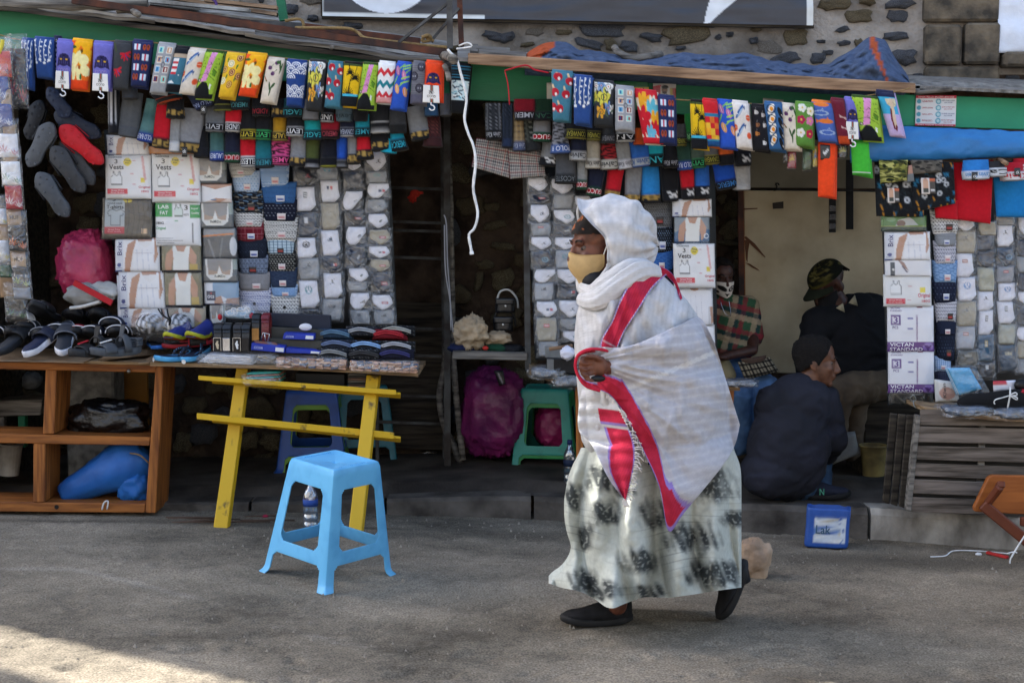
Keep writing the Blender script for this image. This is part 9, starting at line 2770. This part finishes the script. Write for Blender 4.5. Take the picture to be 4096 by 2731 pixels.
for k in range(34):
 t=k/33
 pts=curve([(2478,1640),(2534,1760),(2540,1842),(2524,1920),(2503,2000)],40)
 p=pts[int(t*39)]
 d=dep_tail(p.x,p.y,1,.3+.7*t)-.006
 dx,dy_=rr.uniform(14,34),rr.uniform(-4,26)
 b.tube(spline([Wp(p.x-3,p.y,d),Wp(p.x+dx*.5,p.y+dy_*.3-3,d-.006),Wp(p.x+dx,p.y+dy_,d+.004)],6),.0017,n=5)
for k in range(10):
 x0=2494+k*1.4
 d=dep_tail(2500,1998,.9,1)-.004
 b.tube(spline([Wp(x0,1994,d),Wp(x0+rr.uniform(-6,8),2010,d),Wp(x0+rr.uniform(-10,12),2026,d)],5),.0017,n=5)
for k in range(22):
 t=k/21
 p=curve([(2425,1570),(2500,1660),(2572,1810)],30)[int(t*29)]
 d=dep_drape(p.x,p.y,1,.3)-.004
 b.tube(spline([Wp(p.x+4,p.y,d),Wp(p.x+rr.uniform(-4,12),p.y+rr.uniform(12,24),d)],4),.0015,n=5)
b.mk("fringe",ink("dcd6d2"),shawl,smooth=1)
b=MB()
b.tube(spline([Wp(2470,1412,-.24),Wp(2391,1396,-.30),Wp(2340,1402,-.31),Wp(2308,1428,-.31),Wp(2304,1480,-.30),Wp(2340,1540,-.30),Wp(2400,1562,-.29)],40),[.0055]*40,n=8)
b.mk("hem_roll",mat("red_woven_border","b8243c",rough=.95,scale=40,bump=.3,bscale=300,var=.2),shawl,smooth=1)
MB().ball(Wp(2392,1514,-.30),(.026,.012,.012),12,8).mk("phone",M_BLACK,None,smooth=1,label="small black phone held in the woman's hand",cat="phone")
loop=[(2316,800,0),(2326,842,-.05),(2360,888,-.088),(2412,940,-.108),(2440,985,-.114),(2452,1030,-.112),(2442,1066,-.108),(2404,1112,-.10),(2352,1164,-.07),(2322,1158,-.01),(2310,1105,.05),(2330,1010,.10),(2318,920,.095),(2308,842,.055)]
lp=[Wp(*p)for p in loop]
n=120
dense=[]
m_=len(lp)
for i in range(n):
 t=i/n*m_
 k=int(t)%m_;f=t-int(t)
 p0,p1,p2,p3=lp[(k-1)%m_],lp[k],lp[(k+1)%m_],lp[(k+2)%m_]
 dense.append(0.5*((2*p1)+(p2-p0)*f+(2*p0-5*p1+4*p2-p3)*f*f+(3*p1-p0-3*p2+p3)*f**3))
Hc=Wp(2462,962,0)
RX,RY,RZ=.146,.128,.161
fa=Vector((-1,0,.12)).normalized()
V,C,Fc=[],[],[]
nv=46
for j in range(nv):
 t=j/(nv-1)
 for i in range(n):
  L0=dense[i]
  rel=L0-Hc
  perp=rel-fa*rel.dot(fa)
  pd=perp.normalized()
  th=radians(42+136*t)
  d=fa*cos(th)+pd*sin(th)
  rz=RZ if d.z>0 else RZ*(1.0+.25*-d.z)
  e_=Hc+Vector((d.x*RX,d.y*RY,d.z*rz))
  w_=min(1,t/.42);w_=w_*w_*(3-2*w_)
  p=L0 .lerp(e_,w_)
  nrm=(p-Hc).normalized()
  ang=2*pi*i/n
  f=.0065*sin(ang*11+t*5+1.5*sin(t*7))*(.3+t)+.006*sin(t*26+2.4*sin(ang*2))*(1-.4*t)+.008*mno(nrm*4+Vector((2,0,0)))
  if t<.05:f+=.007*(1-t/.05)
  p=p+nrm*f
  V.append(p)
  C.append(WH*(.96-.10*(.5+.5*sin(t*105+2*sin(ang*3)))**3))
for j in range(nv-1):
 for i in range(n):
  Fc.append((j*n+i,j*n+(i+1)%n,(j+1)*n+(i+1)%n,(j+1)*n+i))
Fc.append(tuple((nv-1)*n+i for i in range(n)))
k0=len(V)
for j in range(8):
 for i in range(n):
  p=V[j*n+i];V.append(p+(Hc-p).normalized()*.007);C.append(C[j*n+i])
for i in range(n):
 Fc.append((i,k0+i,k0+(i+1)%n,(i+1)%n))
for j in range(7):
 for i in range(n):
  a=k0+j*n
  Fc.append((a+i,a+n+i,a+n+(i+1)%n,a+(i+1)%n))
mk("hood",V,Fc,GAUZE,shawl,cols=np.array(C))
for k,(pts,r)in enumerate((([(2322,1150,-.03),(2366,1172,-.13),(2436,1122,-.17),(2520,1072,-.165),(2604,1068,-.10)],.021),([(2314,1200,-.05),(2380,1206,-.18),(2476,1140,-.195),(2560,1092,-.175),(2640,1096,-.10)],.024))):
 pp=spline([Wp(*p)for p in pts],50)
 V,Fc=[],[]
 for i,p in enumerate(pp):
  d=(pp[min(i+1,49)]-pp[max(i-1,0)]).normalized()
  x_=d.cross(Vector((0,0,1))).normalized();y_=d.cross(x_)
  for j in range(40):
   a=2*pi*j/40
   q=r*(1+.3*mno(Vector((i*.05,cos(a)*2.4,sin(a)*2.4+k*5)))+.12*mno(Vector((i*.12,cos(a)*6,sin(a)*6))))*(1-.5*(2*i/49-1)**4)
   V.append(p+x_*(q*.7*cos(a))+y_*(q*1.5*sin(a)))
 for i in range(49):
  for j in range(40):Fc.append((i*40+j,i*40+(j+1)%40,(i+1)*40+(j+1)%40,(i+1)*40+j))
 mk("neck_fold",V,Fc,GAUZE,shawl,cols=np.tile(WH,(len(V),1)))
MB().ball(Wp(2376,1120,-.02),(.05,.06,.05),16,12).mk("dark_collar",ink("16161a"),woman,smooth=1)
hemx=[2184,2242,2300,2360,2440,2500,2577,2680,2800,2860,2966,3000]
hemy=[2326,2350,2358,2380,2440,2412,2385,2390,2372,2362,2348,2345]
def hem(x):return float(np.mean(np.interp([x-24,x-12,x,x+12,x+24],hemx,hemy)))
blots=[(2400,1919,60,60),(2425,2050,62,58),(2612,2062,58,66),(2556,2246,82,54),(2770,2150,110,62),(2856,1944,96,70),(2850,2296,124,58),(2336,2318,62,52),(2352,2146,34,62),(2298,1990,42,56),(2420,2360,70,40),(2600,2370,60,40),(2700,1900,60,50),(2932,2080,46,40),(2500,1960,50,34)]
V,C,Fc=[],[],[]
nth,nrow=420,210
y0=1790
SK1,SK2,DK=np.array(L("c2c6bd")),np.array(L("a3a99f")),np.array(L("22282d"))
for j in range(nrow):
 t=j/(nrow-1)
 xl,xr,df=(float(np.mean(np.interp([t-.06,t-.03,t,t+.03,t+.06],tt,q)))for q in(sxl,sxr,sdf))
 for i in range(nth):
  a=2*pi*i/nth
  ca,sa=cos(a),sin(a)
  cx,rx=(xl+xr)/2,(xr-xl)/2
  x=cx+rx*copysign(abs(ca)**.85,ca)
  yh=hem(x)if sa>0 else hem(x)-30
  y=y0+(yh-y0)*t
  amp=.016+.058*t
  fo=amp*(abs(sin((x-2240)*.021+.9*sin(t*3.4)+.6))*1.5-.8+.35*sin((x+60*t)*.05+2.0*t))+.014*mno(Vector((x*.012,y*.006,4)))+.006*mno(Vector((x*.04,y*.03,8)))
  fo+=.07*t*exp(-((x-(2560-70*t))/70)**2)-.12*t*exp(-((x-(2668-70*t))/36)**2)-.06*t*exp(-((x-(2360-40*t))/26)**2)
  dy=-(df*copysign(abs(sa)**.8,sa))-(fo*min(1,sa*3)if sa>0 else 0)
  V.append(Wp(x,y,dy))
  px,py=x,y
  n1=mno(Vector((px*.005,py*.005,1)))
  c=SK1*(.5+.5*(1-abs(n1)))+SK2*(.5*abs(n1)+.0)
  ln=sin((py+60*mno(Vector((px*.003,py*.003,3))))*.21+2*n1)
  q_=max(0,(ln-.8)/.2)*min(1,max(0,.1+1.8*mno(Vector((px*.005,py*.02,6)))))*.42
  c=c*(1-q_)+DK*q_
  k=0
  for(bx,by,rx_,ry2)in blots:
   ddx,ddy=(px-bx)/rx_/1.15,(py-by)/ry2/1.15
   q=ddx*ddx+ddy*ddy
   if q<3.4:
    edge_=1+.75*mno(Vector((px*.045-ddy,py*.010,5)))+.5*mno(Vector((px*.02,py*.02,2)))
    k=max(k,min(1,max(0,(edge_-q)*1.15)))
  if k>0:
   fl=mno(Vector((px*.085,py*.085,7)))
   k*=.92-.45*min(1,max(0,(fl-.12)*3))
  c=c*(1-k)+DK*k
  C.append(c)
for j in range(nrow-1):
 for i in range(nth):
  Fc.append((j*nth+i,(j+1)*nth+i,(j+1)*nth+(i+1)%nth,j*nth+(i+1)%nth))
skirt=mk("skirt",V,Fc,printed("printed_skirt_cotton",rough=.9,spec=.15,bump=.3,bscale=500,var=.1,trans=.08),woman,cols=np.array(C))
ruled("dark_underlayer",[(2520,1700),(2560,1800),(2590,1860)],[(2560,1700),(2640,1800),(2660,1850)],8,12,lambda u,v:-.02,lambda u,v,x,y:np.array(L("1c1c20")))
def shoe(label_col,heel,toe,up,L_,m_,parent,name="shoe",h=.075):
 d=(Vector(toe)-Vector(heel)).normalized()
 up=Vector(up);up=(up-d*up.dot(d)).normalized()
 x=d.cross(up)
 b=MB()
 n=20
 for i in range(15):
  t=i/14
  w_=(.030+.018*sin(pi*min(1,t*1.02)**.9))*(min(1,(1-t)*9+.12)**.5)*(min(1,t*12+.35)**.5)
  hh=np.interp(t,[0,.1,.25,.45,.7,.9,1],[h*.9,h*1.05,h*1.0,h*.86,h*.62,h*.45,h*.2])
  c=Vector(heel)+d*(L_*t)
  for j in range(n):
   a=2*pi*j/n
   s_,c_=sin(a),cos(a)
   zz=hh*(.5+.5*s_)if s_>-.5 else hh*.25*(1+s_)
   toe_up=.012*max(0,t-.75)*4
   b.V.append(c+x*(w_*copysign(abs(c_)**.8,c_)*(1-.25*max(0,s_)))+up*(.018+zz+toe_up))
 for i in range(14):
  for j in range(n):
   b.F.append((i*n+j,i*n+(j+1)%n,(i+1)*n+(j+1)%n,(i+1)*n+j))
 b.F+=[tuple(range(n))[::-1],tuple(14*n+j for j in range(n))]
 o=b.mk(name,m_,parent,smooth=1)
 M=Matrix((x,d,up)).transposed().to_4x4();M.translation=Vector(heel)-d*.008
 placed(lambda q:sole_shape(q,0,.026,L_+.016,.10,rocker=.06),M).mk("shoe_sole",mat("black_rubber_sole","1c1c1d",rough=.7,scale=20,bump=.2),o,smooth=1)
 for k in range(4):
  t=.36+.075*k
  MB().tube(spline([Vector(heel)+d*(L_*(t+.02))+x*.036+up*.030,Vector(heel)+d*(L_*t)+x*.030+up*.058,Vector(heel)+d*(L_*(t-.01))+x*.01+up*(.092-.011*k)],8),.0016,n=5).mk("seam",ink("3c3c40"),o,smooth=1)
 return o
M_SHOE=mat("black_knit_shoe","1d1d20",rough=.85,scale=30,bump=.4,bscale=260,col2="111113")
g_heel,g_toe=G(2524,2494),G(2252,2500)
shoe("",g_heel+Vector((0,-.0,.004)),g_toe,(0,0,1),.262,M_SHOE,woman)
rh,rt_=Wp(3002,2252,.07),Wp(2905,2482,.07)
shoe("",rh,rt_,(-.85,-.1,.35),.235,M_SHOE,woman)
MB().tube([Wp(2900,2230,.07),Wp(2950,2290,.075),Wp(2962,2330,.075)],[.05,.046,.04],n=16).mk("dark_sock",M_SHOE,woman,smooth=1)
# squatting man
YS=7.0
def Sp(px,py,dy=0.0):return P(px,py,YS+dy)
hp,M1,w1=head_prims(Sp(3262,1446,0),82,6,1.04)
man=remeshed("person",hp+[('c',Sp(3245,1500),Sp(3215,1590),.055,.06),('e',Sp(3170,1720),(.16,.11,.24),None),('c',Sp(3150,1860),Sp(3270,1800,.28),.085,.07),('c',Sp(3270,1800,.28),Sp(3268,1960,.12),.06,.045),('c',Sp(3300,1830,.14),Sp(3300,1850,.25),.03,.028)],.0055,M_SKINM,smooth_it=6,label="man with short black hair and dark jacket squatting on the kerb, back turned",cat="person")
eyes(man,w1,1.04)
hair(w1,man)
MB().tube(spline([w1(-.018,-.103,-.052),w1(0,-.108,-.049),w1(.018,-.103,-.052)],6),.004,n=6).mk("moustache",M_HAIR,man,smooth=1)
M_JKT=mat("dark_navy_jacket","22232e",rough=.85,scale=6,bump=.4,bscale=22,col2="17181f",dist=.012)
crumple(remeshed("jacket",[('e',Sp(3155,1790,-.02),(.205,.17,.27),None),('e',Sp(3195,1620,0),(.165,.14,.16),None),('c',Sp(3085,1605,-.04),Sp(3300,1598,.04),.075,.075),('c',Sp(3308,1604,.02),Sp(3340,1760,.02),.068,.060),('c',Sp(3340,1760,.02),Sp(3306,1826,.15),.058,.045),('e',Sp(3110,1890,-.02),(.185,.17,.13),None),('c',Sp(3080,1610,0),Sp(3040,1800,.05),.07,.06),('c',Sp(3228,1540,.01),Sp(3232,1560,0),.066,.075)],.010,M_JKT,man,smooth_it=6),0.012,7)
crumple(remeshed("jeans",[('c',Sp(3180,1850,.05),Sp(3270,1780,.26),.095,.08),('c',Sp(3275,1790,.24),Sp(3280,1950,.10),.072,.06),('e',Sp(3150,1940,.05),(.16,.14,.08),None)],.010,mat("blue_denim","35506e",rough=.9,scale=12,bump=.3,bscale=300,col2="22354c"),man,smooth_it=4),0.008,9)
s_h,s_t=Sp(3205,2006,.02),Sp(3345,1990,.02)
s_h.z=s_t.z=gz(1.5)+kerb_h(1.5)+.002
so=shoe("",s_h,s_t,(0,0,1),.24,mat("navy_trainer","242838",rough=.8,scale=20,bump=.3),man)
letter("N",lambda u,v,l=0:s_h+(s_t-s_h)*(.46+.13*u)+Vector((0,-.049,.060-.032*v)),(0,0,1,1),"5ab090",so)
# seated man in the camouflage cap
YC=7.62
def Cp(px,py,dy=0.0):return P(px,py,YC+dy)
hp,M2,w2=head_prims(Cp(3316,1140,0),-62,36,1.06)
capman=remeshed("person",hp+[('c',Cp(3340,1190),Cp(3380,1270),.056,.06),('e',Cp(3400,1380),(.16,.12,.26),None),('c',Cp(3250,1480,-.12),Cp(3300,1530,-.2),.035,.03),('e',Cp(3318,1540,-.22),(.04,.03,.03),None)],.006,M_SKIND,label="man in camouflage cap, dark mask and black coat sitting by the beige partition",cat="person")
eyes(capman,w2,1.06)
cv=Cv("2c3020",60,40);pt_camo(cv,5)
V,C,Fc=[],[],[]
nu,nv=48,18
for j in range(nv):
 t=j/(nv-1)
 for i in range(nu):
  a=2*pi*i/nu
  th=t*1.5
  d=Vector((sin(th)*cos(a),sin(th)*sin(a),cos(th)**.8 if th<1.57 else 0))
  V.append(w2(d.x*.084,.008+d.y*.107,.036+d.z*.092));C.append(cv.at(np.array((i/nu*2)%1),np.array(t))*np.array([.22,.19,.17]))
for j in range(nv-1):
 for i in range(nu):
  Fc.append((j*nu+i,(j+1)*nu+i,(j+1)*nu+(i+1)%nu,j*nu+(i+1)%nu))
cap_=mk("cap",V,Fc,WOVEN,capman,cols=np.array(C))
V,C,Fc=[],[],[]
for s in(0,1):
 for j in range(8):
  for i in range(17):
   a=-1.15+2.3*i/16
   r=1+.62*(j/7)*cos(a*.9)
   V.append(w2(sin(a)*.088*(1+.1*j/7),.008-cos(a)*.108*r,.044-.018*(j/7)-.02*(sin(a)**2)-.004*s));C.append(np.array(L("22261a")))
N=8*17
for j in range(7):
 for i in range(16):
  a=j*17+i
  Fc+=[(a,a+1,a+18,a+17),(N+a,N+a+17,N+a+18,N+a+1)]
mk("brim",V,Fc,WOVEN,cap_,cols=np.array(C))
V,Fc=[],[]
for j in range(10):
 for i in range(20):
  u,t=-1+i/9.5,j/9
  a=u*1.35
  V.append(w2(sin(a)*(.074-.014*t),-cos(a)*(.108+.014*sin(3.1*t)),-.01-.1*t+.03*t*abs(u)))
for j in range(9):
 for i in range(19):Fc.append((j*20+i,j*20+i+1,(j+1)*20+i+1,(j+1)*20+i))
mk("face_mask",V,Fc,mat("black_cotton","1a1a1d",rough=.9,bump=.2),capman)
MB().ball(w2(-.08,.012,-.034),.006,8,6).mk("earring",mat("buckle_steel","b4b4b8"),capman,smooth=1)
crumple(remeshed("coat",[('e',Cp(3420,1390,.03),(.23,.17,.30),None),('c',Cp(3270,1300,-.04),Cp(3480,1250,.06),.095,.105),('c',Cp(3262,1310,-.06),Cp(3228,1470,-.10),.078,.066),('c',Cp(3228,1470,-.10),Cp(3282,1520,-.17),.062,.048),('c',Cp(3500,1270,.04),Cp(3545,1440,-.02),.085,.07)],.011,mat("black_coat","17181d",rough=.9,scale=6,bump=.4,bscale=22,col2="101115",dist=.012),capman,smooth_it=6),0.014,6)
crumple(remeshed("trousers",[('c',Cp(3545,1520,.02),Cp(3345,1572,-.22),.105,.085),('c',Cp(3345,1572,-.22),Cp(3330,1800,-.16),.082,.062),('c',Cp(3550,1500,.14),Cp(3420,1540,-.06),.10,.085),('c',Cp(3420,1540,-.06),Cp(3400,1800,-.04),.08,.06)],.011,mat("khaki_trousers","6c5c4a",rough=.9,scale=7,bump=.35,bscale=30,col2="4c4034",dist=.01),capman,smooth_it=5),0.01,7)
b=MB()
b.prism([Cp(3345,1232,-.13),Cp(3380,1250,-.14),Cp(3372,1212,-.13)],(0,.01,0)).prism([Cp(3396,1212,-.135),Cp(3432,1224,-.12),Cp(3420,1180,-.12)],(0,.01,0))
b.mk("collar",mat("beige_collar","a39a80",rough=.9,bump=.2),capman,smooth=1)
b=MB()
for k in range(4):b.tube(spline([w2(-.02+.01*k,.10,.0),w2(-.04,.13,.01+.01*k),w2(-.06+.02*k,.15,-.02)],8),.006,n=6)
b.mk("hair_locks",M_HAIR,capman,smooth=1)
# boy in plaid
YB=7.62
def Bp(px,py,dy=0.0):return P(px,py,YB+dy)
hp,M3,w3=head_prims(Bp(2886,1112,0),12,6,.86)
boy=remeshed("person",hp+[('c',Bp(2890,1170),Bp(2905,1230),.042,.048),('e',Bp(2930,1320),(.11,.085,.17),None),('c',Bp(3012,1340,-.04),Bp(3010,1400,-.12),.034,.03),('c',Bp(3010,1400,-.12),Bp(2905,1424,-.24),.03,.024),('e',Bp(2890,1428,-.26),(.035,.03,.02),None)],.0055,M_SKIND,label="boy in plaid shirt and printed face mask sitting half behind the packets",cat="person")
eyes(boy,w3,.86)
hair(w3,boy)
V,C,Fc=[],[],[]
cv=Cv("d8cfc4",60,40)
cv.ell(.68,.42,.14,.2,"1c1a1a",.5).ell(.68,.42,.08,.12,"c9c0b6",.5).ell(.68,.43,.05,.08,"1c1a1a").ell(.32,.42,.14,.2,"1c1a1a",-.5).poly([(.4,.7),(.6,.7),(.5,.92)],"1c1a1a").ell(.16,.75,.08,.1,"2c2826").ell(.84,.76,.08,.1,"2c2826")
for j in range(20):
 for i in range(34):
  u,t=-1+i/16.5,j/19
  a=u*1.35
  V.append(w3(sin(a)*(.074-.014*t),-cos(a)*(.108+.014*sin(3.1*t)),-.012-.10*t+.03*t*abs(u)));C.append(cv.at(np.array(i/33),np.array(t)))
for j in range(19):
 for i in range(33):Fc.append((j*34+i,j*34+i+1,(j+1)*34+i+1,(j+1)*34+i))
mk("face_mask",V,Fc,WOVEN,boy,cols=np.array(C))
sh_=crumple(remeshed("plaid_shirt",[('e',Bp(2935,1310),(.135,.105,.18),None),('c',Bp(2868,1212,0),Bp(2992,1225,0),.058,.06),('c',Bp(2995,1228,0),Bp(3018,1350,-.03),.055,.05),('c',Bp(2870,1220,0),Bp(2850,1360,-.02),.055,.048),('e',Bp(2935,1390),(.13,.11,.07),None)],.006,printed("flannel",rough=.95,bump=.2),boy,smooth_it=4),0.006,10)
def plaid(x,y,z):
 u,v=x*1.0-z*.25,z+x*.25
 base=np.tile(np.array(L("35583f")),(len(x),1))
 red,crm,nav=np.array(L("8c2436")),np.array(L("b09a7e")),np.array(L("1c2a3a"))
 def st(c,per,off,w):return np.abs(((c+off)/per)%1-.5)<w
 for(c,o_)in((u,0),(v,.02)):
  for col,off,w in((nav,.03,.10),(red,0,.10),(crm,.055,.12)):
   m_=st(c,.13,off+o_,w)
   base[m_]=base[m_]*.35+col*.65
 return base
paint(sh_,plaid)
b=MB();b.tube(spline([Bp(2880,1200,-.11),Bp(2898,1250,-.13),Bp(2922,1262,-.12),Bp(2914,1190,-.09)],12),.002,n=5);b.mk("necklace",mat("buckle_steel","b4b4b8"),boy,smooth=1)
crumple(remeshed("jeans",[('c',Bp(2955,1480,-.02),Bp(3068,1560,-.28),.085,.075),('c',Bp(3068,1560,-.28),Bp(3040,1780,-.24),.072,.055),('c',Bp(2915,1485,-.02),Bp(2950,1580,-.30),.085,.075),('c',Bp(2950,1580,-.30),Bp(2960,1780,-.26),.072,.055)],.010,mat("light_denim","5a7aa0",rough=.9,scale=12,bump=.3,bscale=300,col2="40597a"),boy,smooth_it=4),0.008,9)
remeshed("khaki_bundle",[('c',Bp(2880,1450,-.2),Bp(2912,1500,-.26),.05,.045),('c',Bp(2912,1500,-.26),Bp(2900,1540,-.24),.045,.04)],.009,mat("olive_cloth","7c7052",rough=.9,bump=.3),boy)
c=Cv("8a806c",70,40)
pt_check("1c1a18","100f0e",5,3)(c)
V,Fc,cols,S=slab(pq4((2950,1448),(3080,1428),(3118,1486),(2980,1520),7.28),40,24,.05,c,wr=.004,seed=4)
bg=mk("plaid_bag",V,Fc,WOVEN,cols=cols,label="black and cream plaid bag on the boy's lap",cat="bag")
V,Fc,cols,S=slab(pq4((2960,1436),(3066,1420),(3060,1446),(2990,1462),7.27),16,8,.03,base="4a3a30",wr=.002,seed=5)
mk("flap",V,Fc,WOVEN,bg,cols=cols)
